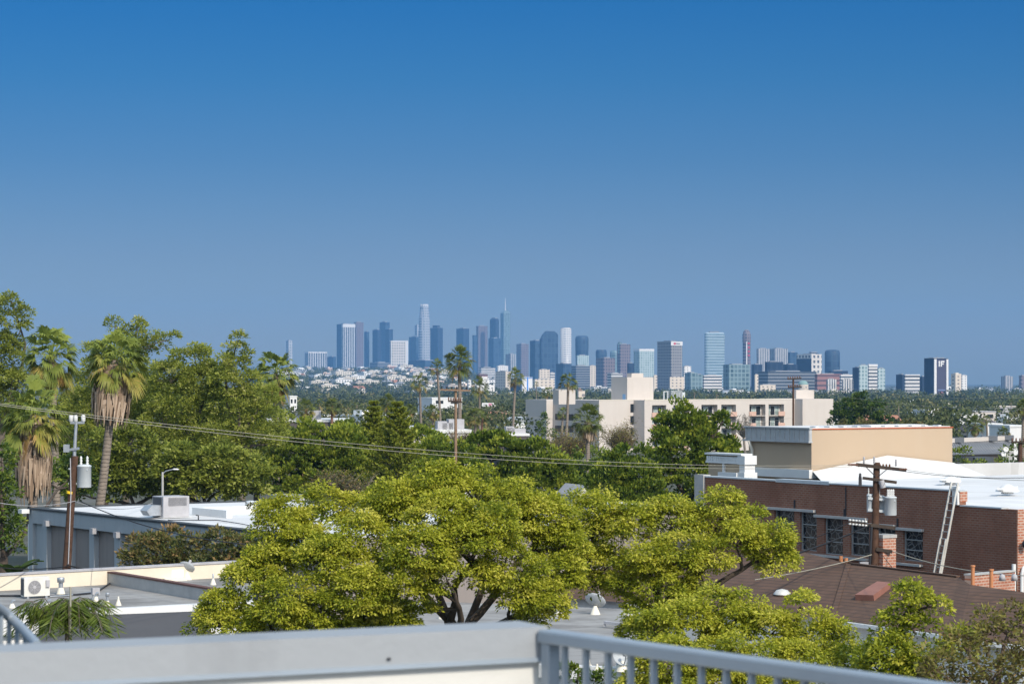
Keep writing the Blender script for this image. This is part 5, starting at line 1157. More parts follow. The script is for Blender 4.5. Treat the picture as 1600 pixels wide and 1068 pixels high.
gtree('airy pale green tree with a rounded top between the wispy tree and the tall twig', [(290, 570, 26), (318, 562, 20), (268, 590, 30), (310, 600, 32), (285, 640, 36), (325, 640, 30), (302, 548, 10), (335, 585, 16), (260, 660, 34), (300, 690, 36)], 186, 295, fork=(295, 700), r0=.3, seed=73, ntwig=70, dens=2.6, tint=(.52, .25), **AIRY)
gtree('airy pale green tree whose thin topmost twig stands against the sky beside the palm', [(368, 545, 12), (372, 530, 7), (365, 570, 20), (355, 600, 28), (385, 595, 20), (400, 620, 24), (370, 640, 34), (415, 650, 26), (350, 680, 36), (395, 690, 34), (425, 620, 14), (385, 560, 9), (420, 690, 24)], 184, 370, fork=(372, 700), r0=.3, seed=74, ntwig=90, dens=2.4, tint=(.52, .25), **AIRY)
DENSE = dict(puff=.6, per=52, ll=.24, lw=.075, droop=.35, bark='bark_dark')
gtree('darker dense tree standing below the airy crowns, behind the leaning palm trunk', [(205, 700, 36), (240, 720, 34), (180, 735, 30), (215, 755, 30), (250, 760, 28), (185, 768, 20), (160, 700, 26), (140, 740, 24), (120, 770, 20)], 168, 210, leaf='leaf_sycamore', fork=(210, 790), r0=.28, seed=75, ntwig=30, dens=3.2, tint=(.3, .25), **DENSE)
gtree('glossy green tree beyond the street lamp, low over the white roof', [(285, 725, 32), (320, 735, 32), (350, 725, 34), (300, 760, 26), (345, 765, 26), (385, 745, 34), (380, 770, 22), (262, 745, 24)], 166, 320, leaf='leaf_sycamore', fork=(320, 790), r0=.28, seed=76, ntwig=30, dens=3.2, tint=(.42, .25), **DENSE)

gtree('pale green tree filling the gap between the airy crowns, set farther back', [(120, 640, 36), (165, 650, 34), (230, 620, 30), (145, 690, 34), (200, 665, 34), (100, 700, 30), (170, 720, 30)], 214, 160, leaf='leaf_sycamore', fork=(160, 740), r0=.3, seed=77, ntwig=20, dens=2.8, tint=(.38, .25), **DENSE)
gtree('pale green tree behind the rounded airy crown, set farther back', [(265, 630, 32), (300, 625, 30), (335, 635, 32), (280, 670, 34), (320, 675, 34), (255, 690, 30), (350, 690, 30), (300, 710, 30)], 216, 300, leaf='leaf_sycamore', fork=(300, 740), r0=.3, seed=78, ntwig=20, dens=2.8, tint=(.4, .25), **DENSE)
gtree('pale green tree below the dark fan palm, behind the tall twig', [(385, 640, 28), (420, 660, 30), (400, 690, 32), (430, 700, 28), (370, 690, 30), (415, 725, 30), (375, 725, 28), (445, 690, 20)], 218, 405, leaf='leaf_sycamore', fork=(405, 750), r0=.3, seed=79, ntwig=20, dens=2.8, tint=(.42, .25), **DENSE)
gtree('shaded tree low behind the dead skirt of the nearest fan palm', [(30, 650, 30), (10, 690, 34), (50, 700, 30), (80, 690, 28), (100, 730, 28), (60, 740, 30), (20, 740, 30), (110, 760, 20)], 205, 50, leaf='leaf_dark', fork=(50, 760), r0=.3, seed=80, ntwig=20, dens=2.8, tint=(.6, .25), **DENSE)
# ---- sun-tipped dark green trees in the middle distance
FIC = dict(puff=.7, per=56, ll=.27, lw=.08, droop=-.45, up=1.0, leaf='leaf_ficus', bark='bark_dark')
gtree('wide dark green tree with yellow tips next to the airy trees, before the star pines', [(450, 720, 36), (480, 700, 32), (520, 695, 30), (470, 750, 36), (510, 735, 38), (550, 715, 32), (545, 690, 24), (440, 760, 28), (560, 745, 30), (488, 672, 16)], 215, 500, fork=(500, 780), r0=.4, seed=81, ntwig=30, dens=3.2, tint=(.55, .25), **FIC)
gtree('dark green tree with yellow tips just behind the star pines', [(540, 680, 22), (565, 690, 22), (555, 712, 26), (655, 695, 28), (640, 690, 18), (675, 700, 22), (690, 715, 22)], 236, 620, fork=(620, 770), r0=.35, seed=82, ntwig=20, dens=3.2, tint=(.55, .25), **FIC)
gtree('dark green tree with yellow tips rising past the far side of the star pines', [(660, 725, 26), (690, 735, 30), (720, 715, 24), (735, 735, 26), (650, 755, 26), (710, 760, 28), (680, 705, 18)], 212, 695, fork=(695, 790), r0=.35, seed=83, ntwig=20, dens=3.2, tint=(.5, .25), **FIC)
gtree('broad dark green dome of a tree under the slim palms, right of the star pines', [(790, 715, 34), (830, 715, 32), (765, 735, 30), (860, 740, 34), (815, 750, 38), (880, 765, 26), (850, 775, 32), (780, 765, 28), (775, 690, 15), (745, 690, 12), (875, 730, 20)], 205, 825, fork=(825, 800), r0=.4, seed=84, ntwig=30, dens=3.2, tint=(.42, .26), **FIC)
gtree('small pointed green tree top at the foot of the slim palms', [(750, 690, 14), (742, 700, 16), (760, 702, 14)], 290, 750, fork=(750, 720), r0=.25, seed=85, ntwig=8, dens=3.2, tint=(.5, .25), **FIC)
gtree('tall dark green tree with upright lobes in front of the cream apartment block', [(1065, 655, 20), (1048, 675, 22), (1085, 675, 22), (1035, 700, 22), (1065, 705, 32), (1100, 690, 22), (1125, 680, 20), (1140, 695, 16), (1110, 715, 28), (1040, 735, 30), (1080, 745, 36), (1118, 750, 26), (1135, 720, 18), (1105, 658, 10), (1130, 655, 9), (1050, 770, 32), (1085, 785, 30)], 195, 1080, fork=(1080, 800), r0=.4, seed=86, ntwig=30, dens=3.2, tint=(.45, .25), kz=1.05, **FIC)
gtree('low green tree at the foot of the skirted palm trunk', [(885, 735, 20), (905, 728, 16), (935, 735, 20), (870, 750, 22), (950, 752, 20), (915, 755, 20)], 270, 910, fork=(910, 765), r0=.25, seed=88, ntwig=10, dens=3.0, tint=(.3, .25), **FIC)
gtree('dark green rounded tree beside the tall one, next to the skirted palm', [(960, 735, 26), (985, 720, 24), (1000, 745, 26), (945, 760, 24), (975, 775, 30), (1008, 770, 24), (1000, 712, 14)], 190, 975, fork=(975, 800), r0=.35, seed=87, ntwig=20, dens=3.2, tint=(.45, .25), **FIC)
bare_tree('bare_tree', 'tangle of bare grey twigs in front of the dark green tree, above the white roof', 'tree', 535, 765, 48, 24, 190, M['bark_grey'], 3, 34, M['leaf_shrub'])
bare_tree('bare_tree', 'brown twiggy half-bare tree at the foot of the skirted palm', 'tree', 895, 700, 40, 30, 330, M['twig_brown'], 4, 34, M['leaf_reddish'])
bare_tree('bare_tree', 'brown twiggy half-bare tree against the cream wall beside the skirted palm', 'tree', 965, 688, 34, 28, 340, M['twig_brown'], 5, 34, M['leaf_reddish'])
bare_tree('bare_tree', 'pale leafless tree before the balconies of the cream apartment block', 'tree', 1162, 668, 18, 26, 330, M['bark_pale'], 6, 30)
bare_tree('bare_tree', 'brown twiggy tree between the slim palms and the dark dome', 'tree', 725, 690, 26, 14, 300, M['twig_brown'], 7, 22, M['leaf_reddish'])
shrub('yard_tree', 'yellow-green bushy tree along the edge of the cream apartment block', 'tree', [(935, 712, 14), (955, 705, 14), (915, 705, 10)], 300, M['leaf_ficus'], M['bark_dark'], puff=.8, per=34, ll=.3, lw=.09, seed=15)
shrub('yard_tree', 'slim dark cypress and bush against the shaded end of the cream block', 'tree', [(846, 650, 4), (846, 662, 5), (853, 665, 8), (846, 675, 7), (857, 678, 10), (860, 690, 10)], 560, M['leaf_dark'], M['bark_dark'], puff=.9, per=34, ll=.4, lw=.12, seed=16, kz=1.4)

whorl_pine('star pine with whorled tiers, the nearer and wider of the two', 621, 630, 790, 60, 200, 3)
whorl_pine('star pine with whorled tiers, the slimmer one behind its twin', 584, 628, 780, 44, 216, 9)

# ---- fan palms
palm('tall fan palm with a leaning trunk and a thick brown skirt of dead fronds', 180, 562, 52, 150, 785, 150, .52, 'near', 0, (30, 92), lean=.03)
palm('fan palm nearest the edge with drooping fronds and a long dead skirt', 52, 648, 56, 54, 790, 146, .5, 'near', 1, (28, 122), lean=.01)
palm('bushy fan palm behind the nearest one, reaching into the sky', 80, 556, 48, 86, 785, 162, .5, 'near', 2, (12, 40), lean=.01)
palm('dark fan palm half hidden by the airy trees, before the city', 431, 583, 37, 434, 660, 235, .45, 'near', 3, (8, 40))
palm('tallest fan palm at the middle, its full crown against the towers', 718, 563, 28, 714, 690, 330, .55, 'full', 0)
palm('slim fan palm beside the tallest one, small crown on a thin pale trunk', 683, 575, 15, 687, 690, 440, .5, 'slim', 0)
palm('slim fan palm with a small ragged crown, first of the thin three', 656, 598, 16, 660, 685, 440, .5, 'slim', 1)
palm('fan palm with a loose crown in front of the white stepped block', 749, 605, 18, 748, 690, 480, .5, 'slim', 2)
palm('slim fan palm with a ragged crown before the white and blue tower', 806, 590, 17, 803, 690, 430, .5, 'slim', 3)
palm('slim dark fan palm rising beside the cream penthouse of the apartment block', 888, 597, 17, 882, 690, 400, .5, 'slim', 4)
palm('short fan palm under the slim dark one, by the recessed balconies', 880, 645, 11, 877, 690, 410, .45, 'slim', 5)
palm('full fan palm with a brown skirt in front of the cream apartment wall', 919, 655, 28, 918, 745, 285, .5, 'full', 1, (10, 30))
palm('small fan palm peeping over the cream apartment roof at its shaded end', 856, 613, 11, 857, 626, 760, .5, 'slim', 6)
palm('fan palm beyond the airy tree with a bare reddish trunk', 444, 640, 12, 443, 680, 420, .45, 'slim', 7, trunk_mat='palm_trunk_red')
palm('fan palm with a wide crown before the long white roof', 478, 638, 16, 476, 685, 400, .45, 'full', 2, trunk_mat='palm_trunk_red')
palm('fan palm with a loose crown standing at the end of the long white roof', 519, 634, 14, 519, 675, 400, .45, 'full', 3, trunk_mat='palm_trunk_red')
palm('smaller fan palm between the two at the long white roof', 499, 630, 9, 499, 665, 480, .4, 'slim', 8)
palm('pale bushy fan palm rising behind the star pines', 606, 628, 16, 606, 650, 420, .5, 'full', 0)
palm('fan palm just past the star pine tips, drooping crown', 641, 640, 11, 641, 665, 430, .45, 'full', 1)
palm('shaggy fan palm under the thin palms, brown lower fronds', 676, 643, 12, 677, 680, 430, .45, 'full', 2, (5, 12))
palm('leafy fan palm behind the light brown pole', 742, 650, 15, 743, 690, 420, .45, 'full', 3)
palm('fan palm with a red-brown trunk right of the light brown pole', 754, 652, 12, 753, 690, 400, .45, 'slim', 9, trunk_mat='palm_trunk_red')
palm('low fan palm left of the light brown pole, red-brown trunk', 724, 654, 10, 723, 690, 410, .4, 'slim', 10, trunk_mat='palm_trunk_red')
palm('full fan palm above the ribbed grey roof behind the tan penthouse', 1524, 662, 17, 1525, 700, 400, .5, 'full', 0, (6, 16))
palm('fan palm cut by the edge of the picture beside the far houses', 1600, 636, 15, 1600, 680, 300, .45, 'full', 1)
palm('small fan palm over the far end of the ribbed grey roof', 1568, 676, 11, 1569, 700, 380, .45, 'full', 2)
palm('thin pale palm beside the full one above the ribbed roof', 1541, 655, 9, 1542, 690, 430, .4, 'slim', 11)
rt = random.Random(5)
TP = [(1404, 633, 6), (1423, 632, 5), (1386, 629, 5), (1546, 650, 6), (1480, 634, 5), (1437, 635, 4), (785, 645, 5), (791, 648, 5), (817, 640, 5), (823, 652, 6), (545, 635, 6), (628, 640, 5), (770, 658, 6), (1415, 646, 5), (1500, 630, 4), (1580, 628, 5), (700, 655, 6), (665, 660, 6), (558, 632, 5), (1345, 622, 5), (1555, 638, 5), (1462, 648, 5), (735, 632, 4), (812, 662, 6), (838, 600, 5), (1120, 615, 4), (1085, 612, 4)]
for i, (px, py, r) in enumerate(TP):
    Y = rt.uniform(750, 1050) if r > 5 else rt.uniform(1000, 1400)
    palm('little far-off fan palm in the hazy green belt of trees before the towers', px, py, r, px, py + 20, Y, .5, 'tiny', i % 4, group='far-off palms in the green belt')
# ------------------------------------------------------------------ cream apartment block and other buildings in the middle distance
def condo():
    Y0 = 640; P = V((xat(936, Y0), Y0, 0)); gz = ground_z(P.x, Y0)
    t = thing('apartment_block', V((P.x, P.y, gz)), 'long cream apartment block with balconies and rooftop penthouses, four storeys', 'building', rz=GRID); k = Y0 / F
    # local frame: x along the sunlit front, y away. corners found by walking the outline column by column
    def loc(q): d = (q[0] - P.x, q[1] - P.y); return (d[0] * E1[0] + d[1] * E1[1], d[0] * E2[0] + d[1] * E2[1])
    def wpt(x, y): return (P.x + E1[0] * x + E2[0] * y, P.y + E1[1] * x + E2[1] * y)
    def go(x, y, d, px):
        s = walk(wpt(x, y), d, px); return (x + s, y) if d is E1 else (x, y + s)
    def Z(py, x, y): return zat(py, wpt(x, y)[1]) - gz
    ztop = Z(625, 0, 0)
    x1, _ = go(0, 0, E1, 990)                                   # end of the centre front
    m = (-E2[0], -E2[1]); s = walk(wpt(x1, 0), m, 1007); yC = -s # long block steps toward us
    x2, _ = go(x1, yC, E1, 1242); s = walk(wpt(x2, yC), m, 1254); yD = yC - s; x3, _ = go(x2, yD, E1, 1302)
    _, yB = go(0, 0, E2, 864)
    mb = MB(); mb.box(0, x1, 0, yB, 0, ztop); mb.box(-2.0, x1 - 2, yB - 0.01, yB + 10, 0, ztop); mb.build('wall', M['condo_wall'], t)
    # end wing
    xw = -2.0; q = wpt(0, yB); sw = walk(q, (-E1[0], -E1[1]), 857); _w = loc((q[0] - E1[0] * sw, q[1] - E1[1] * sw))
    wx, wy = -7.0, 0; wy = yB + 2
    for _ in range(1): pass
    c = at(857, 624, 668); lx, ly = loc((c.x, c.y)); w2 = walk(wpt(lx, ly), E1, 864); L2 = walk(wpt(lx, ly), E2, 832)
    mb = MB(); mb.box(lx, lx + max(w2 + 6, 6), ly, ly + L2, 0, Z(625, lx, ly)); mb.build('end_wing', M['condo_wall'], t)
    # balcony bays of the long block
    wins = [(1019, 1041), (1052, 1075), (1096, 1121), (1127, 1150), (1171, 1196), (1201, 1225)]
    fl = [(632, 649.5), (650.5, 667.5), (668.5, 685), (686, 702)]
    yW = yC; DEP = 1.7; bays = []
    for a, b in wins: bays.append((go(x1, yC, E1, a)[0], go(x1, yC, E1, b)[0]))
    mb = MB(); mb.box(x1, x2, yC + DEP, yC + 16, 0, ztop)
    zs = [(Z(b, x1 + 20, yC), Z(a, x1 + 20, yC)) for a, b in fl]
    zs = [(max(0.3, z0), z1) for z0, z1 in zs if z1 > 0.5]
    ed = [x1] + [v for b in bays for v in b] + [x2]
    for i in range(0, len(ed), 2): mb.box(ed[i], ed[i + 1], yC, yC + DEP - .01, 0, ztop)
    for (xa, xb) in bays:
        zc = [0] + [v for z in sorted(zs) for v in z] + [ztop]
        for i in range(0, len(zc), 2): mb.box(xa, xb, yC + (0.02 if 0 < i < len(zc) - 2 else 0), yC + DEP - .01, zc[i], zc[i + 1])
    mb.build('long_wing', M['condo_wall'], t)
    mb = MB(); mb.box(x1 + 0.01, x2 - 0.01, yC + DEP - .008, yC + DEP - .004, 0.1, ztop - .4); mb.build('recess_wall', M['condo_wall'], t)
    for bi, (xa, xb) in enumerate(bays):
        for fi, (z0, z1) in enumerate(zs):
            w = xb - xa; f = MB(); yy = yC + DEP - .06; flip = bi % 2
            f.box(xa + .3, xb - .3, yy, yy + .04, z0 + .05, z1 - .35); fo = f.build('window', M['pale_frame'], t)
            g = MB()
            for j in range(3):
                u0 = xa + .4 + j * (w - .8) / 3; g.box(u0 + .06, u0 + (w - .8) / 3 - .06, yy - .03, yy - .005, z0 + .1, z1 - .5, 1 if (j + bi + fi) % 2 else 0)
            g.build('pane', [M['dark_glass'], M['curtain_glass']], fo)
            b = MB(); pw = w * .36; u = xa if flip == 0 else xb - pw; b.box(u - .15, u + pw + .15, yC - .25, yC - .1, z0 - .15, z0 + 1.0); bo = b.build('balcony', M['condo_pink'], t)
            r = MB(); u0, u1 = (xa + pw, xb) if flip == 0 else (xa, xb - pw); r.box(u0, u1, yC - .1, yC - .05, z0 + .92, z0 + 1.0); r.box(u0, u1, yC - .1, yC - .05, z0 + .45, z0 + .5)
            n = 8
            for j in range(n): r.box(u0 + j * (u1 - u0) / n, u0 + j * (u1 - u0) / n + .05, yC - .09, yC - .06, z0, z0 + .92)
            r.build('balcony_rail', M['dark_metal'], bo)
    mb = MB()
    for i in range(4): z0 = ztop - 2.4 - i * 3.0; mb.box(x1 - 1.0, x1 - .05, -.06, -.005, z0 - .7, z0 + 1.4)
    mb.build('stair_window', M['dark_glass'], t)
    mb = MB()                                                   # shaded recessed balconies by the slim palms
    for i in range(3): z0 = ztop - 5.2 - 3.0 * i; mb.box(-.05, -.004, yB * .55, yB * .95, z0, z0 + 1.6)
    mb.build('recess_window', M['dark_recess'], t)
    mb = MB(); mb.box(x2, x3, yD, yC + 15, 0, Z(623, x2, yD)); mb.build('corner_wing', M['condo_wall'], t)
    for (pl, pr, split, top, bot, dy, nm) in ((955, 1021, 980, 589, 626, 6, 'penthouse'), (1238, 1272, 1244, 609, 626, 5, 'penthouse'), (864, 899, 873, 609, 628, 8, 'penthouse')):
        xx, yy = go(0, yC + dy, E1, split); wd = go(xx, yy, E1, pr)[0] - xx; ln = go(xx, yy, E2, pl)[1] - yy
        mb = MB(); mb.box(xx, xx + wd, yy, yy + ln, ztop - 1, Z(top, xx, yy)); po = mb.build(nm, M['condo_wall'], t)
        if pl == 955:
            mb = MB(); mb.box(xx - .05, xx - .01, yy + ln * .1, yy + ln * .28, ztop, ztop + 1.5); mb.build('blue_sign', M['sign_blue'], po)
            mb = MB(); mb.box(xx + wd * .25, xx + wd * .7, yy + 1, yy + 3, Z(top, xx, yy), Z(top, xx, yy) + 1.0); mb.build('roof_plant', M['condo_wall'], po)
    xx, yy = go(0, yC + 4, E1, 1037); xe = go(xx, yy, E1, 1070)[0]; z0 = ztop + .05; z1 = Z(612, xx, yy); mb = MB(); xm = xx + (xe - xx) * .36
    for u in (xx, xm - 1.2): mb.box(u, u + .25, yy, yy + .3, z0, z1)
    mb.box(xx, xm - .95, yy, yy + .3, z1, z1 + .2)
    for i in range(7): mb.box(xm, xe - .8, yy, yy + 1.5, z0 + .5 + i * .27, z0 + .62 + i * .27)
    for i in range(5): u = xm + i * (xe - .9 - xm) / 4; mb.box(u, u + .1, yy - .05, yy - .01, z0, z1)
    mb.box(xe - .8, xe, yy - .1, yy + 1.4, z0 + .6, z1 - .1); mb.build('cooling_rack', M['transformer_grey'], t)
    mb = MB(); mb.box(x1, x2, yC - .08, yC + .2, ztop + .002, ztop + .16); mb.box(-.05, x1 - .01, -.08, .2, ztop + .002, ztop + .14); mb.build('parapet_cap', M['cream_paint'], t)
condo()

def ribbed_house():
    t0 = at(1490, 733, 255); t = thing('ribbed_roof_building', V((t0.x + 10, 262, ground_z(t0.x, 255))), 'low building with a grey ribbed mansard roof beyond the white roof', 'building'); off = t.location
    mb = MB(); A = at(1470, 711, 255); B = at(1572, 709, 268); a = at(1478, 692, 262); b = at(1584, 689, 276)
    n = 40
    for i in range(n):
        q0, q1 = i / n, (i + .72) / n; q2 = (i + 1) / n
        mb.poly([A.lerp(B, q0), A.lerp(B, q1), a.lerp(b, q1), a.lerp(b, q0)], 0)
        u = V((0, -.05, .08)); mb.poly([A.lerp(B, q1) + u, A.lerp(B, q2) + u, a.lerp(b, q2) + u, a.lerp(b, q1) + u], 1)
    mb.build('mansard_roof', [plain('slate_rib', (.13, .14, .155), .6), plain('slate_rib_light', (.31, .32, .34), .6)], t, off)
    mb = MB(); e = V((E1[0], E1[1], 0)); d = V((E2[0], E2[1], 0)); z = a.z
    mb.prism([(p.x, p.y) for p in (a, b, b + d * 10, a + d * 10)], z - 5, z + .02); mb.build('flat_roof', M['concrete'], t, off)
    mb = MB(); mb.prism([(p.x, p.y) for p in (a + V((0, -.2, 0)), b + V((0, -.2, 0)), b + d * .4, a + d * .4)], z + .02, z + .45); mb.build('parapet', M['condo_wall'], t, off)
    mb = MB(); mb.prism([(p.x, p.y + .6) for p in (A, B, B + d * 5, A + d * 5)], -6, A.z - .05); mb.build('wall', M['dark_recess'], t, off)
    for px in (1492, 1544, 1570):
        q = (px - 1478) / 106; p = a.lerp(b, q); mb = MB(); mb.cbox((p.x, p.y - .1, z + .3), (1.7, .5, .5), 0, .12); mb.build('roof_screen', M['slate_rib'], t, off)
ribbed_house()
def dark_box_house():
    p = at(1522, 736, 232); t = thing('grey_box_building', V((p.x, p.y, ground_z(p.x, 232))), 'small charcoal box building with a white band before the ribbed roof', 'building', rz=GRID); gz = t.location.z
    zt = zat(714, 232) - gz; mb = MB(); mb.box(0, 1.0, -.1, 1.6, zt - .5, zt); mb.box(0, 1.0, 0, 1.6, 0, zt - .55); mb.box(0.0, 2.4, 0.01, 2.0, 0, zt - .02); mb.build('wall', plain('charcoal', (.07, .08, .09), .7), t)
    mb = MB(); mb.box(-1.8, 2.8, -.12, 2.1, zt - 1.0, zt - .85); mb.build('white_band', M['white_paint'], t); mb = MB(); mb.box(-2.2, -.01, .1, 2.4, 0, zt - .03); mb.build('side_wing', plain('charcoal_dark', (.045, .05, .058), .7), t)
dark_box_house()
for px, py, r, lab in ((1571.5, 702, 4.2, 'upper of two round white dishes by the ribbed roof'), (1568, 709.5, 4.0, 'lower of two round white dishes by the ribbed roof')):
    p = at(px, py, 222); t = thing('white_dish', V((p.x, p.y, ground_z(p.x, 222))), lab, 'satellite dish'); h = p.z - t.location.z
    mb = MB(); rr = r / F * 222; mb.lathe([(.001, 0), (rr * .6, .03), (rr, .1), (rr * .98, .07), (.001, -.04)], (0, 0, h), 16, M=Matrix.Rotation(R(82), 4, 'X')); mb.build('reflector', M['white_paint'], t)
    mb = MB(); mb.tube([(0, .12, 0), (0, .12, h)], .05, 6); mb.build('mast', M['galvanised'], t)
shrub('yard_tree', 'bright bush below the two round white dishes', 'tree', [(1552, 722, 12), (1540, 728, 10), (1562, 728, 10)], 215, M['leaf_ficus'], M['bark_dark'], puff=.5, per=34, ll=.24, lw=.06, seed=25)
shrub('yard_tree', 'dark tree beside the pole at the edge, over the white roof', 'tree', [(1585, 712, 14), (1580, 725, 12), (1592, 700, 10), (1600, 725, 12)], 225, M['leaf_dark'], M['bark_dark'], puff=.6, per=34, ll=.26, lw=.07, seed=26)
shrub('yard_tree', 'pale bush in the gap beside the tan penthouse', 'tree', [(1497, 722, 7), (1503, 728, 8), (1493, 710, 6), (1512, 706, 6)], 226, M['leaf_ficus'], M['bark_dark'], puff=.5, per=30, ll=.24, lw=.06, seed=27)

def mid_building(name, label, px0, px1, top, Y, h, wall='white_wall', roof='roof_white', depth=14, ang=GRID, win=None, extra=None):
    a = at(px0, top, Y); w = walk((a.x, a.y), (math.cos(ang), math.sin(ang)), px1); gz = min(ground_z(a.x, Y), a.z - h); t = thing(name, V((a.x, a.y, gz)), label, 'building', rz=ang); H = a.z - gz
    mb = MB(); mb.box(0, w, 0, depth, 0, H - .4); mb.build('wall', M[wall], t)
    mb = MB(); mb.box(-.15, w + .15, -.15, depth + .15, H - .398, H); mb.build('roof', M[roof], t)
    if win:
        n = max(2, int(w / win)); mb = MB()
        for i in range(n): mb.box((i + .25) * w / n, (i + .75) * w / n, -.05, -.004, H - 2.6, H - 1.2)
        mb.build('window', M['dark_glass'], t)
    if extra: extra(t, w, H, depth)
    return t
def roof_units(t, w, H, d):
    r = random.Random(int(w * 100))
    for i in range(3):
        mb = MB(); x = r.uniform(.1, .8) * w; mb.box(x, x + r.uniform(1, 2.5), 2, 4, H, H + r.uniform(.7, 1.5)); mb.build('roof_unit', M['unit_grey'], t)
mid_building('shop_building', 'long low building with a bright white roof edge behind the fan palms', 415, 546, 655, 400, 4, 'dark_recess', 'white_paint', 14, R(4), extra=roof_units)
mid_building('shop_building', 'low white building behind the foot of the thin palms', 677, 735, 671, 300, 4, 'white_wall', 'white_paint', 8, R(10), 3.5, roof_units)
mid_building('shop_building', 'cream low building at the shoulder of the star pines', 632, 664, 666, 330, 4, 'condo_wall', 'white_paint', 8, R(10))
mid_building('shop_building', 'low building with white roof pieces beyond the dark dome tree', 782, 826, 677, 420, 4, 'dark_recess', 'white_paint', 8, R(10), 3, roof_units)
def cottage():
    p = at(902, 772, 195); gz = ground_z(p.x, 195); t = thing('cottage', V((p.x, p.y, gz)), 'small white cottage with a grey gabled roof at the foot of the skirted palm', 'house', rz=R(20)); H = p.z - gz
    mb = MB(); mb.box(0, 1.3, 0, 4, 0, H); mb.poly([(0, -.01, H), (1.3, -.01, H), (.65, -.01, H + .6)]); mb.build('wall', M['white_wall'], t)
    mb = MB(); mb.add([(-.15, -.3, H - .1), (.65, -.3, H + .7), (.65, 4.2, H + .7), (-.15, 4.2, H - .1), (1.45, -.3, H - .1), (1.45, 4.2, H - .1)], [(0, 1, 2, 3), (1, 4, 5, 2)]); mb.build('roof', M['unit_grey'], t)
cottage()
mid_building('shop_building', 'white flat building between the palms and the far trees', 675, 722, 621, 1100, 6, 'white_wall', 'white_paint', 20, R(20), 5)
mid_building('shop_building', 'white two-storey house beyond the airy trees, beside the palm', 453, 464, 618, 900, 6, 'white_wall', 'white_paint', 12, R(20), 4)
mid_building('apartment_house', 'wide cream apartment house among the trees, grey flat roof', 1520, 1556, 642, 950, 6, 'condo_wall', 'unit_grey', 20, R(15), 5)
mid_building('apartment_house', 'white low house among the trees right of the tan penthouse', 1500, 1530, 647, 900, 6, 'white_wall', 'white_paint', 20, R(15), 5)
mid_building('apartment_house', 'grey roofed house high in the trees near the edge', 1552, 1592, 634, 1250, 6, 'unit_grey', 'condo_wall', 20, R(15), 6)
mid_building('apartment_house', 'small white house between far palms, over the tan penthouse', 1450, 1466, 640, 1000, 6, 'white_wall', 'white_paint', 14, R(15), 4)
mid_building('shop_building', 'bright white roof in the trees near the edge above the ribbed roof', 1543, 1566, 661, 560, 4, 'white_wall', 'white_paint', 10, R(15))
mid_building('shop_building', 'pale low roof at the very edge above the ribbed roof', 1578, 1606, 664, 540, 4, 'white_wall', 'white_paint', 10, R(15))
shrub('yard_tree', 'dark round tree clump standing just past the corner of the cream apartment block', 'tree', [(1325, 640, 16), (1345, 632, 15), (1362, 642, 16), (1335, 655, 16), (1355, 660, 16), (1312, 655, 12), (1375, 655, 12), (1348, 625, 8)], 520, M['leaf_dark'], M['bark_dark'], puff=1.2, per=60, ll=.5, lw=.14, seed=31, dens=2.0, tint=(.35, .25))
shrub('yard_tree', 'brown-green bushes between the cream apartment block and the tan penthouse', 'tree', [(1320, 668, 10), (1345, 672, 10), (1370, 670, 12), (1395, 672, 12), (1420, 668, 12)], 420, M['leaf_shrub'], M['bark_dark'], puff=.9, per=60, ll=.4, lw=.12, seed=32, dens=2.0)
def billboard():
    Y = 800; a = at(753, 629, Y); b = at(774, 635, Y); gz = ground_z(a.x, Y); t = thing('billboard', V((a.x, Y, gz)), 'white billboard with pink and grey blotches above the trees', 'billboard')
    w = b.x - a.x; z1 = a.z - gz; z0 = b.z - gz; mb = MB(); mb.box(0, w, 0, .3, z0, z1); mb.build('panel', M['white_paint'], t)
    mb = MB(); mb.box(w * .5, w * .72, -.06, -.01, z0 + .15, z1 - .15); mb.build('pink_patch', plain('pink_poster', (.6, .25, .35), .6), t)
    mb = MB(); mb.box(w * .12, w * .4, -.06, -.01, z0 + .4, z1 - .4); mb.build('grey_patch', M['unit_grey'], t)
    for u in (.25, .75): mb = MB(); mb.box(w * u, w * u + .3, .3, .6, 0, z1 - .2); mb.build('leg', M['dark_metal'], t)
billboard()
# ------------------------------------------------------------------ the city: towers
FA = {}
def fc(n, *a, **k): FA[n] = facade('facade_' + n, *a, **k)
fc('white_stripe', (.55, .54, .53), (.03, .04, .06), 11.5, 4, .58, 1.01)
fc('white_stripe_near', (.60, .58, .55), (.07, .08, .10), 5.0, 4, .5, 1.01)
fc('grid_cream', (.66, .60, .53), (.05, .055, .07), 11, 11, .5, .55)
fc('pale_tower', (.42, .43, .45), (.14, .17, .21), 11, 12, .45, .6)
fc('pale_round', (.54, .52, .50), (.22, .23, .25), 9, 7, .7, .42)
fc('dark_glass', (.03, .045, .075), (.012, .022, .045), 14, 15, .7, .75, rough=.45, spec=.2, noise=1.0)
fc('blue_glass', (.05, .085, .13), (.018, .035, .07), 15, 17, .75, .8, rough=.45, spec=.2, noise=1.0)
fc('teal_glass', (.22, .30, .32), (.05, .09, .10), 9, 8, .72, .75, rough=.3, noise=.8)
fc('teal_pale', (.42, .50, .50), (.12, .19, .20), 7, 6, .6, .65, rough=.3, noise=.8)
fc('teal_band', (.36, .44, .47), (.09, .15, .18), 30, 9, 1.01, .5, rough=.3, noise=.5)
fc('purple_stone', (.20, .155, .16), (.07, .065, .08), 8, 9, .5, .6)
fc('grey_fine', (.27, .26, .26), (.08, .08, .09), 5.5, 6, .5, .55)
fc('grey_stripe', (.42, .41, .41), (.14, .15, .17), 8, 5, .55, 1.01)
fc('band_white', (.66, .63, .60), (.06, .07, .08), 40, 5.5, 1.01, .5)
fc('band_dark', (.22, .23, .25), (.04, .05, .06), 40, 6, 1.01, .6)
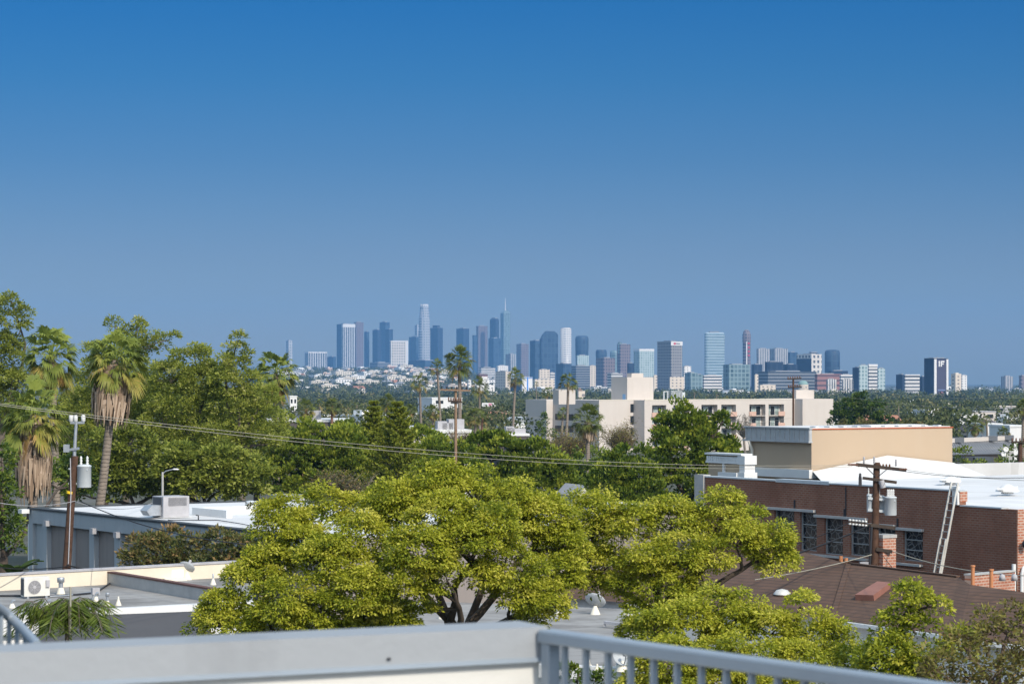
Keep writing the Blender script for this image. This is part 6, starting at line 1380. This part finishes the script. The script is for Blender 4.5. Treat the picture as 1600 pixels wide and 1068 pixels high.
fc('brown_band', (.30, .14, .12), (.09, .06, .06), 40, 9, 1.01, .4)
fc('cream_block', (.66, .56, .45), (.20, .18, .17), 9, 5.5, .4, .45)
fc('white_block', (.74, .71, .67), (.22, .21, .2), 8, 5, .35, .45)
plain('tower_white', (.70, .68, .66), .7); plain('tower_grey', (.30, .30, .31), .7); plain('tower_dark', (.05, .06, .075), .6); plain('dome_green', (.22, .33, .30), .6)
plain('banner_blue', (.05, .22, .62), .6); plain('sign_red', (.55, .05, .08), .6); plain('poster_dark', (.07, .065, .10), .6); plain('poster_warm', (.30, .13, .14), .6); plain('poster_sky', (.16, .20, .34), .6)

def tframe(l, s, r, Y, label, name, cat='tower', group=None, ang=GRID):
    """a tower frame whose near vertical edge stands in column s; returns the thing, width of the sunlit face, length of the shaded one, base height"""
    P = (xat(s, Y), Y); e1 = (math.cos(ang), math.sin(ang)); e2 = (-math.sin(ang), math.cos(ang))
    W = max(1.0, walk(P, e1, r)) if r > s else 1.0; L = max(1.0, walk(P, e2, l)) if s > l else W
    gz = ground_z(P[0], Y) - 4; t = thing(name, V((P[0], Y, gz)), label, cat, group, ang); return t, W, L, gz
def tower(label, l, s, r, top, Y, style, name='office_tower', cap='tower_grey', cap_h=0.0, extra=None, ang=GRID, cat='tower', bevel=0):
    t, W, L, gz = tframe(l, s, r, Y, label, name, cat, None, ang); H = zat(top, Y) - gz; k = Y / F
    mb = MB(); mb.box(0, W, 0, L, 0, H - 0.02); o = mb.build('wall', FA.get(style) or M[style], t)
    if bevel: b = o.modifiers.new('bevel', 'BEVEL'); b.width = bevel; b.segments = 4; b.limit_method = 'ANGLE'; b.angle_limit = R(60)
    if cap_h:
        c = cap_h * k; mb = MB(); mb.box(-.4, W + .4, -.4, L + .4, H - c, H + .3); mb.build('crown_band', M[cap], t)
    else:
        mb = MB(); mb.box(W * .2, W * .7, L * .2, L * .7, H, H + 1.3 * k); mb.build('roof_plant', M[cap], t)
    if extra: extra(t, W, L, H, k)
    return t
def round_tower(label, l, r, top, Y, style, profile, n=20, dome=False, name='round_tower', extra=None):
    """profile: list of (radius factor, height fraction)"""
    cx = xat((l + r) / 2, Y); rad = (r - l) / 2 / F * Y; gz = ground_z(cx, Y) - 4; H = zat(top, Y) - gz; t = thing(name, V((cx, Y + rad, gz)), label, 'tower')
    mb = MB(); mb.lathe([(rad * a, H * b) for a, b in profile], n=n, cap=True)
    mb.s = [len(f) > 4 and False or n > 16 for f in mb.f]; mb.build('wall', FA.get(style) or M[style], t)
    if extra: extra(t, rad, H, Y / F)
    return t
# --- downtown, far off
tower('slim pale tower standing alone at the end of the skyline over the fan palm', 447, 451, 457, 532, 11000, 'pale_tower')
tower('broad low block with white vertical stripes and a dark shaded end', 476, 482, 511, 549.5, 11200, 'white_stripe', cap='tower_white', cap_h=1.6)
tower('low dark blue block between the striped block and the twin towers', 511, 519, 525, 557, 11800, 'blue_glass')
tower('broad dark tower hidden behind the white-striped twin', 526, 538, 548, 506, 12200, 'dark_glass')
tower('tall tower with bright white vertical stripes and a white crown band', 534, 536, 555, 506, 11600, 'white_stripe', cap='tower_white', cap_h=5)
tower('tall mauve-grey tower right behind the white-striped one', 553, 556, 568, 503, 11900, 'purple_stone')
tower('narrow blue tower next to the mauve-grey one', 569, 573, 577, 518, 12100, 'blue_glass')
tower('square dark blue tower in the gap before the cream block', 582, 590, 596, 515, 12000, 'dark_glass')
tower('faint taller tower behind the square dark blue one', 593, 602, 609, 503, 12600, 'blue_glass')
tower('dark stepped tower rising behind the cream gridded block', 602, 608, 614, 514, 12400, 'dark_glass')
tower('cream block with a fine grid of windows and a bright edge', 609, 611, 637, 532, 10500, 'grid_cream', cap='tower_white', cap_h=1.2, extra=lambda t, W, L, H, k: MB().box(W - 8, W + 1, -1.2, -.5, 0, H).build('edge_pier', M['tower_white'], t))
tower('plain blue tower between the cream block and the tallest round-crowned tower', 639, 650, 657, 526, 12200, 'blue_glass')
def library(t, rad, H, k):
    mb = MB(); mb.lathe([(rad * .60, H * .975), (rad * .60, H * 1.0)], n=16, cap=True)
    for i in range(10): a = i * .628; mb.cbox((rad * .62 * math.cos(a), rad * .62 * math.sin(a), H * .985), (2.5, 2.5, H * .035))
    mb.build('crown', M['tower_white'], t)
round_tower('tallest pale tower with a stepped round crown', 653.5, 672, 475, 11800, 'pale_tower', [(1, 0), (1, .62), (.93, .622), (.93, .80), (.84, .802), (.84, .90), (.74, .902), (.74, .965), (.62, .967), (.62, .98)], n=16, extra=library)
tower('slim pale neighbour at the shoulder of the tallest round-crowned tower', 648, 652, 655, 508, 12300, 'pale_tower')
tower('dark blue tower right beside the tallest round-crowned one', 672, 684, 692, 512, 12000, 'dark_glass', extra=lambda t, W, L, H, k: MB().box(W * .2, W * .7, L * .2, L * .8, H, H + 4 * k).build('setback', FA['dark_glass'], t))
tower('wide low blue slab below the tallest tower', 638, 664, 690, 563, 9500, 'blue_glass')
tower('dark blue tower above the crown of the tallest palm', 713, 724, 733, 513, 12000, 'dark_glass')
tower('blue stepped tower with a paler ribbed front, short wing at its side', 744, 747, 762, 509, 11700, 'purple_stone', extra=lambda t, W, L, H, k: MB().box(-20, W * .3, L * .3, L, 0, H * .82).build('side_wing', FA['blue_glass'], t))
tower('dark glass tower with a rounded corner beside the spired one', 764, 774, 781, 497, 11600, 'dark_glass', bevel=10)
tower('lower dark glass block at the feet of the rounded-corner tower', 763, 771, 782, 528, 11000, 'blue_glass')
def sail(t, W, L, H, k):
    mb = MB(); mb.add([(0, 0, H), (W, 0, H), (W, L, H), (0, L, H), (W * .25, L * .2, H + 3.4 * k), (W * .7, L * .2, H + 5 * k), (W * .7, L * .8, H + 5 * k), (W * .25, L * .8, H + 3.4 * k)], [(4, 5, 6, 7), (0, 1, 5, 4), (1, 2, 6, 5), (2, 3, 7, 6), (3, 0, 4, 7)]); mb.build('sail_crown', FA['teal_glass'], t)
    mb = MB(); mb.tube([(W * .5, L * .5, H), (W * .5, L * .5, H + 12 * k), (W * .5, L * .5, H + 24 * k)], [2.6, 1.9, .9], 6); mb.build('spire', M['tower_white'], t)
tower('tall blue-green glass tower with a sail top and a thin pale spire', 782, 787, 797, 489, 11400, 'teal_glass', extra=sail)
tower('cream hotel block with dark openings below the spired tower', 790, 797, 806, 553, 9200, 'grey_stripe')
tower('mauve stone tower standing alone right of the spire', 807, 814, 826, 537, 10500, 'purple_stone')
# --- the nearer boulevard
def shoulder(t, W, L, H, k):
    mb = MB(); n = 7; pr = [(-W * .0, H), (W * .16, H + 8 * k), (W * .34, H + 13 * k), (W * .78, H + 13 * k), (W * .93, H + 10 * k), (W, H + 7 * k), (W, H)]
    vs = [(x, 0, z) for x, z in pr] + [(x, L, z) for x, z in pr]; fs = [tuple(range(n)), tuple(range(2 * n - 1, n - 1, -1))] + [(i, i + n, i + n + 1, i + 1) for i in range(n - 1)]
    mb.add(vs, fs); mb.build('curved_top', FA['blue_glass'], t)
tower('dark blue slab joined to the round-shouldered tower', 828, 836, 850, 532, 8600, 'blue_glass')
tower('big dark blue tower with rounded shoulders', 843, 846, 872, 530, 8400, 'blue_glass', extra=shoulder)
round_tower('round white tower with fine balconies', 875.5, 893, 511.5, 8000, 'pale_round', [(1, 0), (1, .985), (.8, .986), (.8, 1.0)], n=24)
tower('low dark block in front of the round white tower', 869, 880, 893, 568, 7000, 'blue_glass')
round_tower('blue glass tower narrowing to its foot with a rounded top', 899, 920, 524, 8600, 'blue_glass', [(.86, 0), (.9, .4), (1, .8), (1, .94), (.9, .985), (.6, 1.0)], n=24)
tower('teal mottled block in front of the tapering blue tower', 901, 902, 920, 555, 7300, 'teal_pale')
tower('wide blue office slab along the foot of the tapering tower', 893, 900, 922, 571, 6500, 'band_dark')
tower('cream slim block at the side of the wide blue slab', 920, 922, 931, 571, 6700, 'cream_block')
round_tower('squat drum-topped blue tower behind the black block', 931, 948.5, 546, 8400, 'blue_glass', [(.9, 0), (.9, .7), (1, .86), (1, .95), (.85, 1.0)], n=24)
tower('flat-topped near-black block with a mauve face', 931, 943, 961, 559, 6800, 'purple_stone', bevel=0)
round_tower('bluish round tower with a flat cap before the dark mauve tower', 953.5, 970, 547, 8000, 'teal_glass', [(1, 0), (1, .93), (.9, .99), (.5, 1.0)], n=24)
tower('dark mauve tower with a round corner turret', 964, 969, 985, 537.5, 7400, 'purple_stone', extra=lambda t, W, L, H, k: MB().lathe([(L * .4, H * .8), (L * .4, H + 2.5 * k), (L * .25, H + 3.5 * k)], (L * .3, L * .5, 0), 14, cap=True).build('turret', FA['teal_glass'], t))
tower('cream and dark low offices beneath the mauve towers', 949, 955, 973, 583, 5200, 'band_white')
tower('dark narrow office between the mauve tower and the pale green one', 980, 982, 991, 567, 6200, 'dark_glass')
tower('pale green glass tower with a white crown and a dark shaded side', 990, 999, 1022, 545, 6600, 'teal_pale', cap='tower_white', cap_h=3.2)
def bank(t, W, L, H, k):
    MB().box(-.5, W + .5, -.5, 0.0 - .01, H - 6.5 * k, H - .5).build('sign_band', M['tower_white'], t)
    MB().box(W * .22, W * .40, -1.2, -.6, H - 5.0 * k, H - 2.0 * k).build('red_emblem', M['sign_red'], t)
    mb = MB()
    for i in range(4): mb.box(W * (.45 + i * .09), W * (.50 + i * .09), -1.2, -.6, H - 4.4 * k, H - 2.6 * k)
    mb.build('sign_lettering', M['tower_dark'], t)
    MB().box(-.6, -.05, -.5, L, H - 1.2 * k, H).build('parapet_edge', M['tower_grey'], t)
tower('big tower with dark shaded side, grey front and white sign band with a red emblem', 1027, 1048.5, 1066, 533, 5200, 'grey_fine', extra=bank)
tower('cream blocky building at the foot of the sign-band tower', 1046, 1047, 1069, 588.5, 4700, 'cream_block')
tower('pale slim block just past the sign-band tower', 1066, 1069, 1080, 572, 5600, 'white_block')
tower('brown slim block between the cream penthouse and the sign-band tower', 1021, 1022, 1027, 586, 4900, 'cream_block')
tower('low dark teal block past the sign-band tower', 1070, 1079, 1090, 582, 4800, 'teal_glass')
tower('low teal block with paler windows beside the dark teal one', 1085, 1089, 1099, 585, 4900, 'teal_glass')
tower('broad rounded tower banded in pale teal', 1099, 1104, 1134, 518.5, 8200, 'teal_band', bevel=16)
def red_sign(t, rad, H, k):
    mb = MB()
    for i in range(4): mb.cbox((rad * .42, -rad * .93, H * (.78 - i * .065)), (3.2 * k, 2.0, 2.6 * k))
    mb.build('red_sign', M['sign_red'], t); mb = MB(); mb.cbox((-rad * .1, -rad * 1.0, H * .42), (1.6 * k, 2, H * .78)); mb.build('white_pier', M['tower_white'], t)
round_tower('slim domed tower with a vertical red sign', 1160.5, 1174, 515, 7200, 'purple_stone', [(.92, 0), (.92, .78), (1, .83), (1, .91), (.8, .97), (.4, 1.0)], n=20, extra=red_sign)
tower('broad dark green glass block below the domed red-sign tower', 1130, 1139, 1172, 569, 4800, 'teal_glass')
tower('low white and brown offices beside the dark green glass block', 1098, 1100, 1128, 586, 4700, 'band_white')
tower('dark office slab behind the dark green glass block', 1174, 1178, 1191, 569, 5600, 'dark_glass')
tower('wide pale striped slab, its first half', 1182, 1184, 1203, 544.5, 7000, 'grey_stripe')
tower('wide pale striped slab, its second half past a dark slot', 1203, 1210, 1231, 544.5, 7050, 'grey_stripe')
tower('very dark glass block in front of the wide pale striped slab', 1195, 1199, 1224, 565, 5000, 'dark_glass')
tower('slate-coloured block between the striped slab and the gridded one', 1224, 1230, 1246, 569, 5300, 'dark_glass')
tower('hazy blue slab behind, between the striped and gridded towers', 1231, 1234, 1246, 550, 7600, 'blue_glass')
tower('dark glass tower with a pale gridded front', 1245, 1268, 1284, 553, 5600, 'grid_cream', bevel=0, extra=lambda t, W, L, H, k: MB().box(-1.0, -.1, 0, L, 0, H - 7 * k).build('glass_side', FA['dark_glass'], t))
tower('hazy glass tower rising behind the gridded front', 1258, 1266, 1284, 550.5, 6600, 'blue_glass', bevel=10)
round_tower('rounded dark blue glass tower standing free', 1290, 1314, 546, 6400, 'blue_glass', [(.95, 0), (1, .6), (1, .93), (.88, .985), (.5, 1.0)], n=24)
tower('long very dark low slab behind the green dome', 1184, 1200, 1276, 580, 4700, 'band_dark')
tower('beige low block before the dark slab, seen over the apartment roof', 1185, 1188, 1212, 601, 4200, 'cream_block')
tower('slim beige church-like tower before the dark slab', 1178.5, 1180, 1185, 585, 4300, 'cream_block', name='church_tower', cap='tower_grey')
def dome():
    Y = 4000; cx = xat(1255, Y); gz = ground_z(cx, Y) - 4; t = thing('domed_hall', V((cx, Y, gz)), 'beige round hall with a pale green dome behind the dark-armed pole', 'building'); r = 8 / F * Y; zt = zat(594, Y) - gz
    zb = zt - 6.5 / F * Y; mb = MB(); mb.lathe([(r * math.cos(a), zb + (zt - zb) * math.sin(a)) for a in np.linspace(0, 1.55, 8)], n=20); mb.build('dome', M['dome_green'], t)
    mb = MB(); mb.lathe([(r * 1.02, 0), (r * 1.02, zb)], n=20, cap=True); mb.build('drum', FA['cream_block'], t)
dome()
tower('wide red-brown low building', 1273, 1277, 1315, 584, 4700, 'brown_band')
tower('dark slab roofed block behind the red-brown building', 1294, 1298, 1325, 579, 5200, 'dark_glass')
tower('low cream colonnaded building before the red-brown one', 1291, 1292, 1307, 592, 4200, 'white_stripe_near', name='low_office', cat='building')
tower('white banded low building next to the red-brown one', 1312, 1314, 1333, 585, 4600, 'band_white', name='low_office', cat='building')
tower('cream colonnaded low building before the white banded one', 1315, 1316, 1333, 592, 4200, 'white_stripe_near', name='low_office', cat='building')
tower('dark glass block at the side of the pale teal one', 1332, 1341, 1345, 574, 4300, 'dark_glass')
tower('pale teal glass office with a rooftop parapet', 1342, 1343, 1357, 570, 4200, 'teal_pale')
tower('white and dark striped slim block joined to the teal office', 1356, 1357.5, 1371, 569, 4100, 'band_white', cap='tower_white', cap_h=3)
tower('low teal glass wing at the end of the striped block', 1371, 1372, 1383, 575, 4300, 'teal_pale')
tower('dark half of a low banded office pair', 1400, 1410, 1415, 585, 4200, 'dark_glass')
tower('white banded low office with a dark neighbour', 1413, 1414.5, 1437, 585, 4000, 'band_white', cap='tower_white', cap_h=1.0)
tower('dark low block between the white banded office and the poster tower', 1437, 1441, 1446, 588, 4100, 'dark_glass')
def poster(t, W, L, H, k):
    for a, b in ((0, .16), (.86, 1.0)): MB().box(W * a, W * b, -1.2, -.05, 0, H - 1.2 * k).build('white_pier', M['tower_white'], t)
    po = MB().box(W * .18, W * .84, -.9, -.06, 6 * k, H - 1.5 * k).build('poster', M['poster_dark'], t)
    mb = MB(); x0 = W * .30; w = W * .085; z1 = H - 4 * k; z0 = H - 13 * k
    mb.box(x0, x0 + w, -1.5, -.95, z0, z1)                                       # I
    x1 = x0 + w * 1.7; mb.box(x1, x1 + w, -1.5, -.95, z0, z1); mb.box(x1 + w, x1 + w * 3.0, -1.5, -.95, z1 - 2.4 * k, z1); mb.box(x1 + w, x1 + w * 2.5, -1.5, -.95, z0 + 3.3 * k, z0 + 5.3 * k)   # F
    mb.build('lettering', M['tower_white'], po)
    mb = MB(); mb.lathe([(W * .16, -.3), (W * .16, .3)], (W * .5, -1.2, 16 * k), 14, M=Matrix.Rotation(R(90), 4, 'X'), cap=True); mb.box(W * .3, W * .7, -1.4, -.95, 8 * k, 13 * k); mb.build('poster_shape', M['poster_warm'], po)
    MB().box(W * .24, W * .78, -1.3, -.95, 22 * k, 24 * k).build('poster_line', M['poster_sky'], po)
    mb = MB(); mb.tube([(W * .5, L * .4, H), (W * .5, L * .4, H + 3 * k)], .5, 5); mb.box(W * .1, W * .9, L * .2, L * .7, H, H + 1.2 * k); mb.build('roof_plant', M['tower_grey'], t)
tower('dark office tower with white piers and a tall poster reading IF', 1444, 1459, 1481, 559.5, 3500, 'dark_glass', extra=poster, cap='tower_grey', cap_h=.01)
tower('beige brick tower with a shaded side, next to the poster tower', 1486, 1493, 1502, 583.5, 3900, 'cream_block', cap='cream_paint')
tower('hazy pale block behind the beige brick tower', 1501, 1503, 1511, 586, 5200, 'white_block')
tower('distant pale grey block near the edge over the tree line', 1564, 1570, 1583, 587.5, 6000, 'grey_stripe')
tower('distant mauve block at the very edge of the skyline', 1592, 1596, 1606, 586.5, 6000, 'purple_stone')
tower('low blue office slab with rows of windows under the cream hotel block', 800, 806, 826, 592, 5200, 'band_dark') if False else None
# --- landmarks among the houses
def stepped(t, W, L, H, k):
    MB().box(W * .25, W * .70, L * .2, L * .9, H, H + 8 * k).build('upper_storey', FA['white_block'], t); MB().box(W * .3, W * .62, L * .25, L * .8, H + 8 * k, H + 13 * k).build('tower_room', M['tower_white'], t)
tower('white stepped apartment block with small dark windows behind the loose palm', 742, 745, 773, 601, 3600, 'white_block', extra=stepped, name='apartment_block', cat='building')
tower('narrow white wing of flats left of the white stepped block', 730, 732, 736, 593, 4200, 'white_block', name='apartment_block', cat='building')
tower('brown-topped cream flats behind the white stepped block', 745, 748, 762, 584, 5200, 'brown_band', name='apartment_block', cat='building')
tower('cream flats with a shaded blue side left of the white and blue tower', 774, 790, 798, 580, 5000, 'cream_block', name='apartment_block', cat='building')
tower('white slab with a bright blue vertical stripe', 815, 816, 832, 589, 3900, 'tower_white', extra=lambda t, W, L, H, k: (MB().box(W * .46, W * .56, -.8, -.05, 0, H).build('blue_stripe', M['banner_blue'], t), MB().box(W * .05, W, -.9, -.85 + .2, H - 1.6 * k, H - .8 * k).build('blue_band', M['banner_blue'], t)), name='slab_block', cat='building')
tower('dark blue block joined to the white slab with the blue stripe', 798, 813, 816, 591, 3950, 'blue_glass', name='slab_block', cat='building')
tower('rosy cream mansion block with a stepped roof under the big dark blue tower', 841, 843, 859, 577, 6000, 'cream_block', name='apartment_block', cat='building')
tower('cream low flats spread below the rosy mansion block', 833, 836, 866, 592, 4700, 'cream_block', name='apartment_block', cat='building')
tower('pale low slab next to the rosy mansion block', 859, 860, 867, 582, 5600, 'band_white', name='apartment_block', cat='building')
tower('hazy white roofed block under the ribbed blue tower', 748, 752, 774, 574, 7800, 'band_white', name='apartment_block', cat='building')
tower('hazy cream block with a pale roof under the spired tower', 776, 778, 794, 571, 8000, 'white_block', name='apartment_block', cat='building')
tower('long pale office below the cream gridded block', 578, 590, 610, 566, 9800, 'band_dark')
tower('square cream apartment block on the far slope of houses', 552, 553, 566, 583, 7200, 'cream_block', name='apartment_block', cat='building')
tower('cream apartment block below the cream gridded tower on the slope', 605, 607, 621, 581, 7000, 'cream_block', name='apartment_block', cat='building')
tower('white two-wing block low on the slope, nearer than its neighbours', 518, 520, 534, 603, 5200, 'white_block', name='apartment_block', cat='building')
tower('long peach school building low on the slope near the thin palms', 603, 604, 629, 601, 5400, 'brown_band', name='school_building', cat='building')
tower('white block low on the slope just right of the dark fan palm', 486, 488, 495, 604, 5200, 'white_block', name='apartment_block', cat='building')
def turret_house():
    tower('cream house with steep brown gables behind the apartment block', 902, 904, 914, 610, 2600, 'cream_block', name='gabled_house', cat='house', cap='tower_grey', extra=lambda t, W, L, H, k: (MB().add([(-.5, -.5, H), (W * .6, -.5, H), (W * .6, L, H), (-.5, L, H), (W * .28, L * .5, H + 5.5 * k)], [(0, 1, 4), (1, 2, 4), (2, 3, 4), (3, 0, 4)]).build('steep_roof', plain('brown_tile', (.20, .14, .11), .8), t)))
    tower('cream house with a grey mansard roof behind the shaded wing of the apartment block', 864, 868, 890, 608, 2700, 'cream_block', name='gabled_house', cat='house', cap='tower_grey', cap_h=4.5)
turret_house()

# ------------------------------------------------------------------ houses by the hundred, each its own object
def house_protos():
    cols = {'cream': (.70, .63, .53), 'white': (.78, .76, .73), 'peach': (.66, .46, .35), 'tan': (.52, .44, .36), 'grey': (.45, .45, .46), 'brick': (.38, .2, .16)}
    rf = {'white': (.74, .74, .73), 'grey': (.26, .26, .27), 'tile': (.36, .17, .11), 'dark': (.11, .10, .10)}
    for n, c in cols.items(): plain('house_' + n, c, .85)
    for n, c in rf.items(): plain('houseroof_' + n, c, .85)
    plain('house_window', (.06, .065, .075), .3)
    out = []
    def mk(kind, wall, roof, w, d, h, st):
        mb = MB(); mb.box(-w/2, w/2, -d/2, d/2, -3, h, 0)
        if kind == 'flat': mb.box(-w/2 - .2, w/2 + .2, -d/2 - .2, d/2 + .2, h + .01, h + .7, 1); mb.box(-w*.2, w*.1, -d*.1, d*.3, h + .71, h + 2.2, 0)
        else:
            e = .6; mb.add([(-w/2 - e, -d/2 - e, h), (w/2 + e, -d/2 - e, h), (w/2 + e, d/2 + e, h), (-w/2 - e, d/2 + e, h), (-w/2 + (2 if kind == 'hip' else -e), 0, h + d * .3), (w/2 - (2 if kind == 'hip' else -e), 0, h + d * .3)], [(0, 1, 5, 4), (2, 3, 4, 5), (1, 2, 5), (3, 0, 4)], 1)
        for f in range(st):
            z = h - 2.2 - 3.1 * f; n = max(2, int(w / 4))
            for i in range(n): x = -w/2 + (i + .5) * w / n; mb.box(x - .8, x + .8, -d/2 - .08, -d/2 - .01, z - .7, z + .9, 2)
            n = max(2, int(d / 4))
            for i in range(n): y = -d/2 + (i + .5) * d / n; mb.box(-w/2 - .08, -w/2 - .01, y - .8, y + .8, z - .7, z + .9, 2)
        out.append((mb.mesh('house', [M['house_' + wall], M['houseroof_' + roof], M['house_window']]), kind, wall, roof, st))
    for a in (('flat', 'cream', 'white', 16, 12, 7, 2), ('flat', 'white', 'white', 20, 14, 7, 2), ('hip', 'cream', 'tile', 14, 11, 5, 1), ('gable', 'white', 'grey', 13, 10, 5, 1), ('flat', 'peach', 'white', 18, 13, 9, 3), ('hip', 'tan', 'dark', 14, 12, 4.5, 1),
              ('flat', 'tan', 'grey', 22, 14, 10, 3), ('gable', 'cream', 'tile', 15, 10, 6, 2), ('flat', 'white', 'grey', 26, 15, 12, 4), ('hip', 'white', 'grey', 16, 12, 6, 2), ('flat', 'cream', 'grey', 28, 14, 12, 4), ('flat', 'white', 'white', 34, 20, 6, 1)): mk(*a)
    return out
HP = house_protos()
def house_label(kind, wall, roof, st, zone):
    r = {'flat': 'flat-roofed', 'hip': 'hip-roofed', 'gable': 'gabled'}[kind]; s = {1: 'low', 2: 'two-storey', 3: 'three-storey', 4: 'tall'}[st]
    return '%s %s %s house with %s roof %s' % (s, wall, r, 'a white' if roof == 'white' else 'a red tile' if roof == 'tile' else 'a grey' if roof == 'grey' else 'a dark', zone)
hr = random.Random(98); HOUSES = []
def put_house(px, Y, i, zone, sc=1.0):
    me, kind, wall, roof, st = HP[i]; x = xat(px, Y); o = bpy.data.objects.new('house', me); COL.objects.link(o)
    o.location = (x, Y, ground_z(x, Y)); o.rotation_euler = (0, 0, GRID + hr.choice((0, 0, R(90), R(-12)))); o.scale = (sc, sc, sc)
    lab = house_label(kind, wall, roof, st, zone); tag(o, lab, 'house', lab[:60] + ' (group)' if False else '%s %s houses %s' % (wall, kind, zone)); HOUSES.append((x, Y, 14 * sc))
for k in range(150):                                            # the far slope under the downtown towers
    Y = 4300 * (9000 / 4300) ** hr.random(); px = hr.uniform(415, 730); put_house(px, Y, hr.choice((0, 0, 1, 1, 2, 3, 4, 6, 7, 8, 9, 10, 10, 11)), 'on the hazy slope under the towers', hr.uniform(.7, 1.15) * (1 + Y / 16000))
for k in range(80):                                            # behind the tree belt toward the right
    Y = hr.uniform(3700, 6500); px = hr.uniform(735, 1600); put_house(px, Y, hr.choice((0, 1, 1, 3, 8, 9, 10, 11)), 'at the feet of the towers', hr.uniform(.9, 1.4))
for k in range(60):                                            # roofs showing between the trees
    Y = 700 * (3200 / 700) ** hr.random(); px = hr.uniform(420, 1620); put_house(px, Y, hr.choice((0, 1, 3, 5, 7, 9, 11, 11)), 'between trees of the green belt', hr.uniform(.8, 1.05))

# ------------------------------------------------------------------ the wooded belt that reads as one mass
def belt():
    rng = np.random.default_rng(77); C = []; Rr = []; S = []
    H = np.array([(h[0], h[1], h[2]) for h in HOUSES])
    def ring(n, y0, y1, p0, p1, sz, leaf, per):
        for _ in range(n):
            Y = y0 * (y1 / y0) ** rng.random(); px = rng.uniform(p0, p1); x = xat(px, Y); hgt = sz * rng.uniform(.55, 1.25)
            if Y < 790 and 800 < px < 1365: continue
            if px > 1485 and Y < 960 and rng.random() < .6: continue
            dd = H[(np.abs(H[:, 0] - x) < H[:, 2]) & (H[:, 1] > Y - 3) & (H[:, 1] < Y + 60)]
            if len(dd) and rng.random() < .5: continue
            C.append((x, Y, ground_z(x, Y), hgt)); S.append((leaf, per))
    ring(330, 560, 1100, 380, 1660, 9.0, .75, 300)
    ring(900, 1100, 2300, 380, 1660, 10.5, 1.35, 120)
    ring(1700, 2300, 4300, 380, 1660, 12.5, 2.6, 46)
    ring(2300, 4300, 9200, 380, 760, 10.5, 3.4, 26)
    ring(700, 4300, 7500, 740, 1660, 11.0, 3.4, 26)
    P = []; A = []; L = []; T = []
    for (x, y, z, h), (leaf, per) in zip(C, S):
        nb = rng.integers(2, 5); t0 = rng.normal(.45, .27)
        for b in range(nb):
            m = per // nb; o = np.array([rng.normal(0, h * .22), rng.normal(0, h * .22), h * rng.uniform(.5, .8)]); r = h * rng.uniform(.28, .42)
            d = rand_dirs(m, -.7, 1, rng); P.append(np.array([x, y, z]) + o + d * r * rng.uniform(.7, 1.05, m)[:, None] * np.array([1.15, 1.15, .9])); A.append(d + rng.normal(size=(m, 3)) * .6)
            L.append(np.full(m, leaf) * rng.uniform(.6, 1.4, m)); T.append(np.clip(t0 + rng.normal(0, .13, m) + rng.normal(0, .05), 0, 1))
    P = np.concatenate(P); A = np.concatenate(A); L = np.concatenate(L); T = np.concatenate(T)
    v = leaf_cards(P, A, L, L * .42, rng)
    o = link_mesh('treetops', np_mesh('treetops', v, 4, T, M['leaf_far'])); tag(o, 'hazy dark green treetops of the wooded belt below the towers', 'treetops', None, 'stuff')
belt()
